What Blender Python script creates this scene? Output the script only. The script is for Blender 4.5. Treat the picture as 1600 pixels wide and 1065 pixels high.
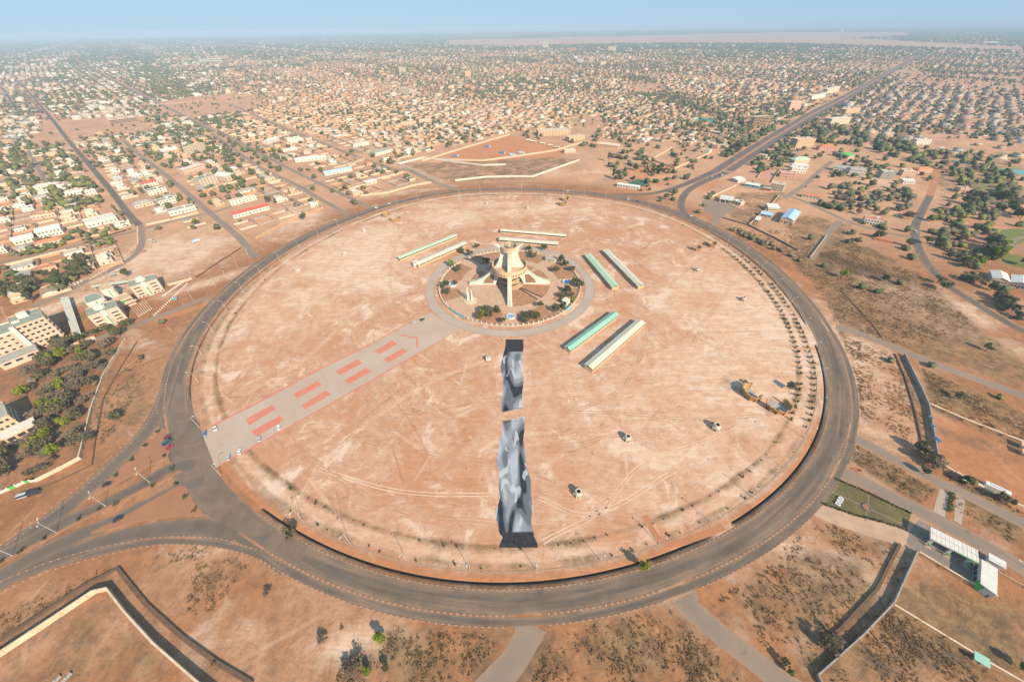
import bpy, math, random
import numpy as np
from mathutils import Matrix, Vector
random.seed(7); RNG = np.random.default_rng(11)
PI = math.pi
for o in list(bpy.data.objects): bpy.data.objects.remove(o)
SC = bpy.context.scene
COL = SC.collection

# ------------------------------------------------------------------ camera, sky, sun, exposure
FPX, HORIZ, ROLL, CAMH = 575.0, 42.0, math.radians(-0.8), 200.0      # focal length in photo pixels, horizon row, roll, flying height (m)
PITCH = math.atan((532.5 - HORIZ) / FPX)
cam_data = bpy.data.cameras.new('camera'); cam = bpy.data.objects.new('camera', cam_data); COL.objects.link(cam)
cam_data.sensor_width = 36.0; cam_data.lens = 36.0 * FPX / 1600.0
cam_data.clip_start = 1.0; cam_data.clip_end = 90000.0
cam.matrix_world = Matrix.Translation((0, 0, CAMH)) @ Matrix.Rotation(PI / 2 - PITCH, 4, 'X') @ Matrix.Rotation(ROLL, 4, 'Z')
SC.camera = cam

SUN_EL, SUN_AZ = math.radians(33), math.radians(145)        # azimuth clockwise from +Y: behind the camera, to its right
w = bpy.data.worlds.new('World'); SC.world = w; w.use_nodes = True
nt = w.node_tree; nt.nodes.clear()
sky = nt.nodes.new('ShaderNodeTexSky'); sky.sky_type = 'NISHITA'; sky.sun_disc = False
sky.sun_elevation = SUN_EL; sky.sun_rotation = SUN_AZ
sky.air_density = 1.0; sky.dust_density = 0.0; sky.ozone_density = 6.0
bg = nt.nodes.new('ShaderNodeBackground'); bg.inputs['Strength'].default_value = 0.055
out = nt.nodes.new('ShaderNodeOutputWorld')
hazy = nt.nodes.new('ShaderNodeMix'); hazy.data_type = 'RGBA'; hazy.inputs[0].default_value = 0.84; hazy.inputs[7].default_value = (3.8, 6.0, 8.0, 1)      # dust-laden, evenly pale blue sky
nt.links.new(sky.outputs[0], hazy.inputs[6]); nt.links.new(hazy.outputs[2], bg.inputs[0]); nt.links.new(bg.outputs[0], out.inputs[0])
sd = bpy.data.lights.new('sun', 'SUN'); sd.energy = 4.3; sd.angle = math.radians(1.2); sd.color = (1.0, 0.83, 0.62)
sun = bpy.data.objects.new('sun', sd); COL.objects.link(sun)
sdir = Vector((math.sin(SUN_AZ) * math.cos(SUN_EL), math.cos(SUN_AZ) * math.cos(SUN_EL), math.sin(SUN_EL)))
sun.rotation_euler = sdir.to_track_quat('Z', 'Y').to_euler(); sun.location = (0, 0, 400)
SC.view_settings.view_transform = 'Standard'; SC.view_settings.look = 'None'
SC.view_settings.gamma = 1.0; SC.view_settings.use_curve_mapping = False
SC.view_settings.exposure = 0.92
HAZE_D = 0.00011
SC.render.engine = 'CYCLES'
try:
    SC.cycles.use_denoising = True; SC.cycles.max_bounces = 5; SC.cycles.diffuse_bounces = 3; SC.cycles.volume_bounces = 0
except Exception: pass

# ------------------------------------------------------------------ helpers
CR, SR = math.cos(ROLL), math.sin(ROLL); CP, SP = math.cos(PITCH), math.sin(PITCH)
def G(px, py, z=0.0):
    """ground point (metres) seen at a photo pixel"""
    x, y = px - 800.0, -(py - 532.5)
    x, y = CR * x - SR * y, SR * x + CR * y
    dy, dz = FPX * CP + y * SP, -FPX * SP + y * CP
    t = -(CAMH - z) / dz
    return (x * t, dy * t)
def PX(x, y, z=0.0):
    """photo pixel of a world point"""
    x = np.asarray(x, float); y = np.asarray(y, float); zz = z - CAMH
    u = y * SP + zz * CP; d = y * CP - zz * SP
    a, b = FPX * x / d, FPX * u / d
    a, b = CR * a + SR * b, -SR * a + CR * b
    return 800 + a, 532.5 - b, d
def GP(s):
    """'x,y x,y' -> list of ground points"""
    return [G(*map(float, q.split(','))) for q in s.split()]
def smooth(pts, n=8, closed=False):
    """Catmull-Rom through points"""
    P = [np.array(p, float) for p in pts]; out = []
    m = len(P)
    for i in range(m if closed else m - 1):
        p0 = P[(i - 1) % m] if closed or i > 0 else 2 * P[0] - P[1]
        p1, p2 = P[i], P[(i + 1) % m]
        p3 = P[(i + 2) % m] if closed or i + 2 < m else 2 * P[-1] - P[-2]
        for k in range(n):
            t = k / n
            out.append(0.5 * (2 * p1 + (p2 - p0) * t + (2 * p0 - 5 * p1 + 4 * p2 - p3) * t * t + (3 * p1 - p0 - 3 * p2 + p3) * t ** 3))
    if not closed: out.append(P[-1])
    return out
def offset(pts, d):
    """polyline moved sideways (left positive)"""
    P = np.array(pts); T = np.gradient(P, axis=0); T /= np.linalg.norm(T, axis=1)[:, None] + 1e-9
    return P + d * np.c_[-T[:, 1], T[:, 0]]
def resample(pts, step):
    P = np.array(pts); s = np.r_[0, np.cumsum(np.linalg.norm(np.diff(P, axis=0), axis=1))]
    q = np.arange(0, s[-1], step)
    return np.c_[np.interp(q, s, P[:, 0]), np.interp(q, s, P[:, 1])], q
def inpoly(x, y, poly):
    x = np.asarray(x); y = np.asarray(y); r = np.zeros(x.shape, bool); n = len(poly)
    for i in range(n):
        x1, y1 = poly[i]; x2, y2 = poly[(i + 1) % n]
        c = ((y1 > y) != (y2 > y)) & (x < (x2 - x1) * (y - y1) / (y2 - y1 + 1e-12) + x1)
        r ^= c
    return r
def seg_dist(x, y, pts):
    d = np.full(np.shape(x), 1e9)
    for (x1, y1), (x2, y2) in zip(pts[:-1], pts[1:]):
        L = (x2 - x1) ** 2 + (y2 - y1) ** 2 + 1e-9
        t = np.clip(((x - x1) * (x2 - x1) + (y - y1) * (y2 - y1)) / L, 0, 1)
        d = np.minimum(d, np.hypot(x - x1 - t * (x2 - x1), y - y1 - t * (y2 - y1)))
    return d
class MB:
    """collects faces with material slots, then links them as ONE mesh object"""
    def __init__(s): s.v = []; s.f = []; s.m = []
    def quad(s, a, b, c, d, m=0):
        n = len(s.v); s.v += [a, b, c, d]; s.f.append((n, n + 1, n + 2, n + 3)); s.m.append(m)
    def poly(s, pts, m=0):
        n = len(s.v); s.v += list(pts); s.f.append(tuple(range(n, n + len(pts)))); s.m.append(m)
    def prism(s, pts, z0, z1, m=0, mt=None, bottom=False, inset=0):
        n = len(pts); k = len(s.v)
        s.v += [(p[0], p[1], z0) for p in pts] + [(p[0], p[1], z1) for p in pts]
        for i in range(n):
            j = (i + 1) % n; s.f.append((k + i, k + j, k + n + j, k + n + i)); s.m.append(m)
        s.f.append(tuple(k + n + i for i in range(n))); s.m.append(m if mt is None else mt)
        if bottom: s.f.append(tuple(k + i for i in reversed(range(n)))); s.m.append(m)
    def box(s, x0, x1, y0, y1, z0, z1, m=0, mt=None, bottom=True):
        s.prism([(x0, y0), (x1, y0), (x1, y1), (x0, y1)], z0, z1, m, mt, bottom)
    def obox(s, c, ux, hx, hy, z0, z1, m=0, mt=None):
        """box at c=(x,y), unit axis ux, half sizes"""
        a = np.array(ux); b = np.array((-a[1], a[0])); c = np.array(c)
        s.prism([tuple(c + i * hx * a + j * hy * b) for i, j in ((-1, -1), (1, -1), (1, 1), (-1, 1))], z0, z1, m, mt, True)
    def strip(s, A, B, z, m=0, closed=False):
        k = len(s.v); n = len(A); zz = z if hasattr(z, '__len__') else [z] * n
        for i in range(n): s.v += [(A[i][0], A[i][1], zz[i]), (B[i][0], B[i][1], zz[i])]
        for i in range(n if closed else n - 1):
            j = (i + 1) % n; s.f.append((k + 2 * i, k + 2 * i + 1, k + 2 * j + 1, k + 2 * j)); s.m.append(m)
    def tube(s, p0, p1, r0, r1, n=6, m=0, cap=True):
        p0, p1 = Vector(p0), Vector(p1); d = (p1 - p0); 
        if d.length < 1e-6: return
        d.normalize(); a = d.orthogonal().normalized(); b = d.cross(a); k = len(s.v)
        for p, r in ((p0, r0), (p1, r1)):
            for i in range(n):
                t = 2 * PI * i / n; q = p + a * (r * math.cos(t)) + b * (r * math.sin(t)); s.v.append(tuple(q))
        for i in range(n):
            j = (i + 1) % n; s.f.append((k + i, k + j, k + n + j, k + n + i)); s.m.append(m)
        if cap: s.f.append(tuple(k + n + i for i in range(n))); s.m.append(m)
    def lathe(s, prof, n=24, c=(0, 0), m=0, a0=0.0, a1=2 * PI):
        """profile [(r,z)] turned about the vertical through c"""
        k = len(s.v); full = abs(a1 - a0 - 2 * PI) < 1e-6; cols = n if full else n + 1; q = len(prof)
        for i in range(cols):
            t = a0 + (a1 - a0) * i / n
            for r, z in prof: s.v.append((c[0] + r * math.cos(t), c[1] + r * math.sin(t), z))
        for i in range(n):
            j = (i + 1) % cols
            for e in range(q - 1):
                s.f.append((k + i * q + e, k + j * q + e, k + j * q + e + 1, k + i * q + e + 1)); s.m.append(m)
    def disc(s, c, r, z, n=32, m=0):
        s.poly([(c[0] + r * math.cos(2 * PI * i / n), c[1] + r * math.sin(2 * PI * i / n), z) for i in range(n)], m)
    def mesh(s, name, mats):
        me = bpy.data.meshes.new(name); me.from_pydata([tuple(map(float, v)) for v in s.v], [], s.f)
        for m in (mats if isinstance(mats, (list, tuple)) else [mats]): me.materials.append(m)
        me.polygons.foreach_set('material_index', s.m); me.update()
        return me
    def build(s, name, mats, parent=None, loc=None):
        return link(name, s.mesh(name, mats), parent, loc)
def link(name, data, parent=None, loc=None, rz=0.0):
    o = bpy.data.objects.new(name, data); COL.objects.link(o)
    if parent is not None: o.parent = parent
    if loc is not None: o.location = loc
    if rz: o.rotation_euler = (0, 0, rz)
    return o
def tag(o, label=None, cat=None, group=None, kind=None):
    if label: o['label'] = label
    if cat: o['category'] = cat
    if group: o['group'] = group
    if kind: o['kind'] = kind
    return o
def thing(name, label, cat, loc=(0, 0, 0), rz=0.0, group=None):
    return tag(link(name, None, None, loc, rz), label, cat, group)
def copy_tree(o, parent=None):
    c = o.copy(); COL.objects.link(c)
    if parent is not None: c.parent = parent
    for ch in list(o.children): copy_tree(ch, c)
    return c
def structure(o): o['kind'] = 'structure'; return o
def ordinal(n):
    w = ['', 'nearest', 'second nearest', 'third nearest', 'fourth nearest', 'fifth nearest', 'sixth nearest', 'seventh nearest', 'eighth nearest', 'ninth nearest', 'tenth nearest']
    if n < len(w): return w[n]
    suf = 'th' if 10 < n % 100 < 20 else {1: 'st', 2: 'nd', 3: 'rd'}.get(n % 10, 'th')
    return f'{n}{suf} nearest'

# ------------------------------------------------------------------ materials
def nodes(name):
    m = bpy.data.materials.new(name); m.use_nodes = True; t = m.node_tree; t.nodes.clear()
    o = t.nodes.new('ShaderNodeOutputMaterial'); b = t.nodes.new('ShaderNodeBsdfPrincipled'); t.links.new(b.outputs[0], o.inputs[0])
    return m, t, b
def N(t, typ, **kw):
    n = t.nodes.new(typ)
    for k, v in kw.items(): setattr(n, k, v)
    return n
def mixc(t, fac, a, b):
    n = t.nodes.new('ShaderNodeMix'); n.data_type = 'RGBA'
    for sock, v in ((n.inputs[0], fac), (n.inputs[6], a), (n.inputs[7], b)):
        if hasattr(v, 'is_output'): t.links.new(v, sock)
        elif isinstance(v, (tuple, list)): sock.default_value = (*v, 1)
        else: sock.default_value = v
    return n.outputs[2]
def mth(t, op, a, b=None, clamp=False):
    n = t.nodes.new('ShaderNodeMath'); n.operation = op; n.use_clamp = clamp
    for sock, v in zip(n.inputs, (a, b)):
        if v is None: continue
        if hasattr(v, 'is_output'): t.links.new(v, sock)
        else: sock.default_value = v
    return n.outputs[0]
def noise(t, vec, scale, detail=5, rough=0.6, dist=0.0):
    n = t.nodes.new('ShaderNodeTexNoise'); n.inputs['Scale'].default_value = scale; n.inputs['Detail'].default_value = detail
    n.inputs['Roughness'].default_value = rough; n.inputs['Distortion'].default_value = dist
    if vec is not None: t.links.new(vec, n.inputs['Vector'])
    return n.outputs[0]
def ramp(t, v, lo, hi):
    n = t.nodes.new('ShaderNodeMapRange'); n.clamp = True
    t.links.new(v, n.inputs[0]); n.inputs[1].default_value = lo; n.inputs[2].default_value = hi
    return n.outputs[0]
def attr(t, name):
    n = t.nodes.new('ShaderNodeAttribute'); n.attribute_name = name; return n
_mats = {}
def pm(name, c1, c2=None, scale=0.5, rough=0.85, bump=0.0, bscale=None, lo=0.35, hi=0.65, metal=0.0, spec=0.3):
    """two-tone weathered material"""
    if name in _mats: return _mats[name]
    m, t, b = nodes(name)
    pos = N(t, 'ShaderNodeNewGeometry').outputs['Position']
    if c2 is None: c2 = tuple(x * 0.8 for x in c1)
    f = ramp(t, noise(t, pos, scale, 6), lo, hi)
    t.links.new(mixc(t, f, c1, c2), b.inputs['Base Color'])
    b.inputs['Roughness'].default_value = rough; b.inputs['Metallic'].default_value = metal
    b.inputs['Specular IOR Level'].default_value = spec
    if bump:
        bn = N(t, 'ShaderNodeBump'); bn.inputs['Strength'].default_value = bump; bn.inputs['Distance'].default_value = 0.2
        t.links.new(noise(t, pos, bscale or scale * 4, 6), bn.inputs['Height']); t.links.new(bn.outputs[0], b.inputs['Normal'])
    _mats[name] = m; return m
def attrmat(name, rough=0.9, nscale=0.3, amt=0.25):
    """colour from the mesh's own 'col' face attribute, weathered by noise"""
    m, t, b = nodes(name)
    pos = N(t, 'ShaderNodeNewGeometry').outputs['Position']
    c = attr(t, 'col').outputs['Color']
    dark = N(t, 'ShaderNodeMix', data_type='RGBA', blend_type='MULTIPLY'); dark.inputs[0].default_value = 1.0
    t.links.new(c, dark.inputs[6])
    f = ramp(t, noise(t, pos, nscale, 5), 0.3, 0.7)
    t.links.new(mixc(t, f, (1, 1, 1), (1 - amt,) * 3), dark.inputs[7])
    t.links.new(dark.outputs[2], b.inputs['Base Color']); b.inputs['Roughness'].default_value = rough
    b.inputs['Specular IOR Level'].default_value = 0.2
    return m
def leafmat(name, c1, c2):
    m, t, b = nodes(name)
    pos = N(t, 'ShaderNodeNewGeometry').outputs['Position']
    oi = N(t, 'ShaderNodeObjectInfo').outputs['Random']
    f = mth(t, 'ADD', mth(t, 'MULTIPLY', ramp(t, noise(t, pos, 0.7, 4), 0.3, 0.7), 0.65), mth(t, 'MULTIPLY', oi, 0.35))
    t.links.new(mixc(t, f, c1, c2), b.inputs['Base Color']); b.inputs['Roughness'].default_value = 0.7
    b.inputs['Specular IOR Level'].default_value = 0.15
    tr = N(t, 'ShaderNodeBsdfTranslucent'); mx = N(t, 'ShaderNodeMixShader'); mx.inputs[0].default_value = 0.38; o_ = [n for n in t.nodes if n.type == 'OUTPUT_MATERIAL'][0]
    t.links.new(b.inputs['Base Color'].links[0].from_socket, tr.inputs[0]); t.links.new(b.outputs[0], mx.inputs[1]); t.links.new(tr.outputs[0], mx.inputs[2]); t.links.new(mx.outputs[0], o_.inputs[0])
    return m

ASPH = None
def road_mat(name, c1, c2, dust, lanes=False):
    m, t, b = nodes(name)
    pos = N(t, 'ShaderNodeNewGeometry').outputs['Position']
    n1 = ramp(t, noise(t, pos, 0.035, 5, 0.6), 0.35, 0.65); n2 = ramp(t, noise(t, pos, 1.2, 5, 0.7), 0.3, 0.75)
    c = mixc(t, n1, c1, c2)
    v = N(t, 'ShaderNodeVectorMath', operation='SUBTRACT'); t.links.new(pos, v.inputs[0]); v.inputs[1].default_value = (-2.0, 328.0, 0)
    ln = N(t, 'ShaderNodeVectorMath', operation='LENGTH'); t.links.new(v.outputs[0], ln.inputs[0]); nm = N(t, 'ShaderNodeVectorMath', operation='NORMALIZE'); t.links.new(v.outputs[0], nm.inputs[0])
    sx = N(t, 'ShaderNodeSeparateXYZ'); t.links.new(nm.outputs[0], sx.inputs[0]); cb = N(t, 'ShaderNodeCombineXYZ')
    t.links.new(mth(t, 'MULTIPLY', ln.outputs['Value'], .45), cb.inputs[0]); t.links.new(mth(t, 'MULTIPLY', sx.outputs[0], 7), cb.inputs[1]); t.links.new(mth(t, 'MULTIPLY', sx.outputs[1], 7), cb.inputs[2])
    lane = noise(t, cb.outputs[0], 1.0, 4, .6)
    if lanes: c = mixc(t, mth(t, 'MULTIPLY', ramp(t, lane, .50, .66), .6), c, tuple(x * .62 for x in c1)); c = mixc(t, mth(t, 'MULTIPLY', ramp(t, lane, .48, .34), .45), c, dust)
    c = mixc(t, mth(t, 'MULTIPLY', ramp(t, noise(t, pos, .09, 6, .75, .8), .60, .66), .35), c, tuple(x * .5 for x in c1))
    at = attr(t, 'edge').outputs['Fac']
    d = mth(t, 'MULTIPLY', at, ramp(t, noise(t, pos, 0.12, 6, 0.65), 0.25, 0.7), True)
    c = mixc(t, d, c, dust)
    c = mixc(t, mth(t, 'MULTIPLY', n2, 0.3), c, tuple(x * 0.6 for x in c1))
    t.links.new(c, b.inputs['Base Color']); b.inputs['Roughness'].default_value = 0.8; b.inputs['Specular IOR Level'].default_value = 0.3
    return m
M_ASPH = road_mat('dusty_asphalt', (0.10, 0.08, 0.068), (0.145, 0.112, 0.09), (0.31, 0.20, 0.125))
M_RINGA = road_mat('ring_asphalt', (0.10, 0.08, 0.068), (0.145, 0.112, 0.09), (0.31, 0.20, 0.125), True)
M_PAVE = road_mat('grey_paving', (0.44, 0.355, 0.30), (0.39, 0.30, 0.24), (0.42, 0.26, 0.17))
M_TRACK = road_mat('dusty_side_road', (0.20, 0.158, 0.128), (0.26, 0.19, 0.145), (0.34, 0.21, 0.13))
M_KERB = pm('kerb_concrete', (0.36, 0.265, 0.195), (0.30, 0.205, 0.14), 0.4)
M_KERBR = pm('kerb_red', (0.27, 0.12, 0.07), (0.24, 0.13, 0.08), 0.4)
M_WHITE = pm('white_paint', (0.61, 0.58, 0.53), (0.52, 0.48, 0.42), 0.3, 0.7)
M_CREAM = pm('cream_render', (0.54, 0.46, 0.35), (0.46, 0.38, 0.28), 0.3)
M_TAN = pm('tan_render', (0.52, 0.38, 0.24), (0.43, 0.30, 0.18), 0.3)
M_PEACH = pm('peach_render', (0.60, 0.43, 0.33), (0.52, 0.36, 0.27), 0.3)
M_OCHRE = pm('ochre_render', (0.42, 0.265, 0.12), (0.31, 0.185, 0.085), 0.5)
M_PINK = pm('pink_render', (0.55, 0.33, 0.26), (0.46, 0.28, 0.22), 0.3)
M_GREY = pm('grey_concrete', (0.36, 0.34, 0.31), (0.27, 0.255, 0.23), 0.3)
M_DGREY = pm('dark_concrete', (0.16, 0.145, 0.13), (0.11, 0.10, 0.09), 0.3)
M_BROWNW = pm('brown_earth_bank', (0.15, 0.085, 0.05), (0.10, 0.06, 0.04), 0.5)
M_GLASS = pm('dark_window', (0.03, 0.035, 0.04), (0.05, 0.055, 0.06), 0.5, 0.15, spec=0.6)
M_ROOFP = pm('pale_sheet_roof', (0.56, 0.54, 0.44), (0.48, 0.46, 0.37), 0.15, 0.5)
M_ROOFG = pm('green_sheet_roof', (0.33, 0.50, 0.36), (0.40, 0.52, 0.38), 0.15, 0.5)
M_ROOFT = pm('teal_sheet_roof', (0.22, 0.44, 0.35), (0.28, 0.46, 0.37), 0.15, 0.5)
M_ROOFR = pm('red_sheet_roof', (0.52, 0.10, 0.07), (0.42, 0.10, 0.07), 0.2, 0.6)
M_ROOFB = pm('blue_sheet_roof', (0.30, 0.46, 0.66), (0.38, 0.52, 0.68), 0.2, 0.5)
M_ROOFW = pm('white_sheet_roof', (0.62, 0.60, 0.56), (0.52, 0.50, 0.46), 0.2, 0.5)
M_ROOFGR = pm('greenish_roof_deck', (0.25, 0.28, 0.23), (0.20, 0.23, 0.19), 0.3, 0.8)
M_ROOFO = pm('orange_tile_roof', (0.52, 0.20, 0.10), (0.42, 0.17, 0.09), 0.3, 0.8)
M_STEEL = pm('painted_steel', (0.55, 0.54, 0.52), (0.45, 0.43, 0.40), 0.5, 0.5, metal=0.2)
M_BARK = pm('bark', (0.14, 0.10, 0.07), (0.09, 0.065, 0.045), 2.0)
M_BLUE = pm('blue_tarp', (0.06, 0.22, 0.52), (0.05, 0.16, 0.40), 0.8, 0.6)
M_AQUA = pm('aqua_paint', (0.08, 0.45, 0.55), (0.08, 0.36, 0.45), 0.8, 0.6)
M_LIME = pm('green_paint', (0.06, 0.36, 0.07), (0.08, 0.40, 0.09), 0.8, 0.6)
M_REDP = pm('red_paving', (0.52, 0.15, 0.10), (0.45, 0.21, 0.15), 0.22, 0.85, lo=.35, hi=.75)
M_DRAIN = pm('drain_lining', (0.12, 0.078, 0.052), (0.08, 0.055, 0.04), 0.8)
M_VERGE = pm('verge_soil', (0.24, 0.145, 0.085), (0.15, 0.095, 0.055), 0.5)
M_BLACK = pm('black_rubber', (0.02, 0.02, 0.02), (0.03, 0.03, 0.03), 1.0)
M_LAWN = pm('green_lawn', (0.10, 0.135, 0.035), (0.14, 0.12, 0.05), 0.12, 0.95, 0.3, 2.0)
M_DLAWN = pm('dry_lawn', (0.15, 0.115, 0.048), (0.085, 0.075, 0.032), 0.15, 0.95, 0.3, 2.0)
M_COURT = pm('green_court', (0.04, 0.10, 0.065), (0.05, 0.115, 0.075), 0.3)
M_SOILR = pm('red_soil', (0.40, 0.17, 0.085), (0.34, 0.15, 0.08), 0.1, 0.95)
M_SOILB = pm('red_brown_soil', (0.27, 0.125, 0.07), (0.31, 0.15, 0.085), 0.06, 0.95, 0.3, 0.8)
M_LEAFG = leafmat('leaf_green', (0.085, 0.11, 0.04), (0.15, 0.155, 0.065))
M_LEAFO = leafmat('leaf_olive', (0.14, 0.13, 0.07), (0.20, 0.175, 0.10))
M_LEAFL = leafmat('leaf_lime', (0.27, 0.30, 0.03), (0.20, 0.24, 0.035))
M_LEAFT = leafmat('leaf_thorn', (0.29, 0.225, 0.16), (0.21, 0.165, 0.12))
M_LEAFD = leafmat('leaf_dry', (0.34, 0.225, 0.11), (0.19, 0.13, 0.065))
# ------------------------------------------------------------------ ring geometry (traced in plan, metres)
C0 = np.array((-2.0, 328.0))
R_IN_PX = "800,924 700,915 600,894 500,858 400,810 335,732 305,680 294,640 291,582 300,550 310,532 325,511 362,466 400,426 450,392 500,366 550,343 600,325 650,312 720,301 800,297 880,301 975,313 1025,326 1065,338 1125,373 1165,396 1200,420 1237,471 1270,531 1287,560 1300,595 1300,630 1292,662 1275,700 1250,732 1207,782 1160,820 1100,853 1000,891 900,914"
R_OUT_PX = "260,590 275,557 285,531 300,501 332,463 400,405 450,378 500,356 547,336 600,318 650,308 720,297 800,292 880,296 955,304 1125,360 1150,374 1200,405 1232,427 1265,451 1292,491 1310,531 1325,557 1332,594 1334,645 1330,677 1315,720 1302,752 1265,804 1237,825 1200,856 1150,893 1112,912 1042,941 975,961 925,971 862,977 800,978 725,977 650,971 600,962 550,948 500,925 450,903"
def fourier_fit(pts, order, base=None):
    P = np.array(pts) - C0; th = np.arctan2(P[:, 1], P[:, 0]); r = np.hypot(P[:, 0], P[:, 1])
    if base is not None: r = r - base(th)
    A = np.column_stack([np.ones_like(th)] + [f(k * th) for k in range(1, order + 1) for f in (np.cos, np.sin)])
    reg = np.diag([0.0] + [0.02 * k ** 2 for k in range(1, order + 1) for _ in (0, 1)])
    c = np.linalg.solve(A.T @ A + reg, A.T @ r)
    def ev(t):
        t = np.asarray(t, float)
        return c[0] + sum(c[2 * k - 1] * np.cos(k * t) + c[2 * k] * np.sin(k * t) for k in range(1, order + 1))
    return ev
R_IN = fourier_fit(GP(R_IN_PX), 7)
_wd = fourier_fit(GP(R_OUT_PX), 2, R_IN)
def R_OUT(t): return R_IN(t) + np.clip(_wd(t), 12.0, 17.0)
def pol(r, t): return np.stack([C0[0] + r * np.cos(t), C0[1] + r * np.sin(t)], -1)
def ang(px, py):
    x, y = G(px, py); return math.atan2(y - C0[1], x - C0[0])
def frac(px, py):
    x, y = G(px, py); t = math.atan2(y - C0[1], x - C0[0]); return math.hypot(x - C0[0], y - C0[1]) / float(R_IN(t))
NT = 720
TH = np.linspace(0, 2 * PI, NT, endpoint=False)
RI = R_IN(TH); RO = R_OUT(TH)
A = {k: ang(*v) % (2 * PI) for k, v in dict(bl_lo=(405, 800), bl_hi=(305, 640), gap1a=(1108, 838), gap1b=(1148, 818), gap2a=(1280, 541), gap2b=(1265, 507), tree_a=(1003, 884), tree_b=(1016, 879)).items()}
def between(t, a, b): return ((t - a) % (2 * PI)) <= ((b - a) % (2 * PI))
def ditch_open(t):
    t = np.asarray(t) % (2 * PI); m = np.ones(t.shape, bool)
    m &= ~between(t, A['bl_hi'], A['bl_lo']); m &= ~between(t, A['gap1a'], A['gap1b']); m &= ~between(t, A['gap2a'], A['gap2b'])
    m &= ~between(t, A['tree_a'], A['tree_b'])
    return m
DIN, DW = 2.3, 1.15         # ditch: distance of its near edge inside the asphalt, width

# ------------------------------------------------------------------ ground: one sheet to the horizon, ditch sunk into it
rel = list(np.arange(0.0, 0.93, 0.0115)) + list(np.linspace(0.93, 0.972, 5))
out_r = [1.0, 1.012, 1.03, 1.06]; r = 1.06
while r < 110: r *= 1.0155 if r < 3.0 else (1.05 if r < 12 else 1.22); out_r.append(r)
DL = [DIN + DW + 0.35, DIN + DW, DIN + DW - 0.02, DIN, DIN - 0.02]
rings = [(RI * f, None) for f in rel]
op = ditch_open(TH)
for k, d in enumerate(DL):
    z = np.where(op, -1.6, 0.0) if k in (2, 3) else np.zeros(NT)
    rings.append((RI - d, z))
mean_r = RI.mean()
for f in out_r:
    wgt = np.clip((2.0 - f) / 1.0, 0, 1)
    rings.append((RI * f * wgt + mean_r * f * (1 - wgt), None))
RR = np.array([q[0] for q in rings]); NR = len(rings)
GX = C0[0] + RR * np.cos(TH); GY = C0[1] + RR * np.sin(TH)
GZ = np.array([q[1] if q[1] is not None else np.zeros(NT) for q in rings])
# soil zones: where the ground itself is paler, grassier, burnt, redder
def blob(spec, soft=0.35):
    """'px,py,rx,ry,rot,weight; ...' ellipses in metres -> weight per ground vertex"""
    wv = np.zeros(GX.shape)
    for s in spec.split(';'):
        px, py, rx, ry, rot, a = map(float, s.split(',')); cx, cy = G(px, py); c, sn = math.cos(math.radians(rot)), math.sin(math.radians(rot))
        dx, dy = GX - cx, GY - cy; u, v = (c * dx + sn * dy) / rx, (-sn * dx + c * dy) / ry
        q = np.hypot(u, v); wv = np.maximum(wv, a * np.clip((1 + soft - q) / (2 * soft), 0, 1))
    return wv
def polyzone(spec, soft, a=1.0):
    P = GP(spec); ins = inpoly(GX, GY, P); d = seg_dist(GX, GY, P + [P[0]])
    return a * np.clip(0.5 + np.where(ins, d, -d) / (2 * soft), 0, 1)
RN = np.hypot(GX - C0[0], GY - C0[1]) / (R_IN(np.arctan2(GY - C0[1], GX - C0[0])))
z_plaza = np.clip((0.985 - RN) / 0.02, 0, 1)
mean_r = RI.mean()
z_pale = np.maximum.reduce([blob("1050,640,170,150,0,.5;1190,500,70,110,20,0.9;1130,600,80,60,-20,0.7;560,400,75,90,0,0.9;700,340,60,35,0,0.8;470,470,80,60,40,0.6;850,330,120,25,0,0.6;1000,640,90,60,0,0.45;1060,480,60,60,0,0.5;690,540,60,25,0,0.3", 0.8),
    blob("1430,470,60,45,-40,0.75;1500,520,70,20,-45,0.6;1300,880,16,40,60,0.7;570,1005,26,8,0,0.7;340,990,30,20,0,0.4;1240,900,25,25,0,0.35;1380,285,40,30,0,0.5;300,860,30,4,0,0.5;100,475,60,18,45,0.7;260,400,75,75,0,0.75;470,340,60,30,-45,0.6;450,360,40,40,0,.5;330,440,50,12,45,.6;230,540,14,60,60,.35;760,320,200,16,0,.55;900,270,110,30,0,.4;640,300,90,12,20,0.5;560,300,60,30,0,0.3;1000,330,40,16,0,0.3", 0.6)])
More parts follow.
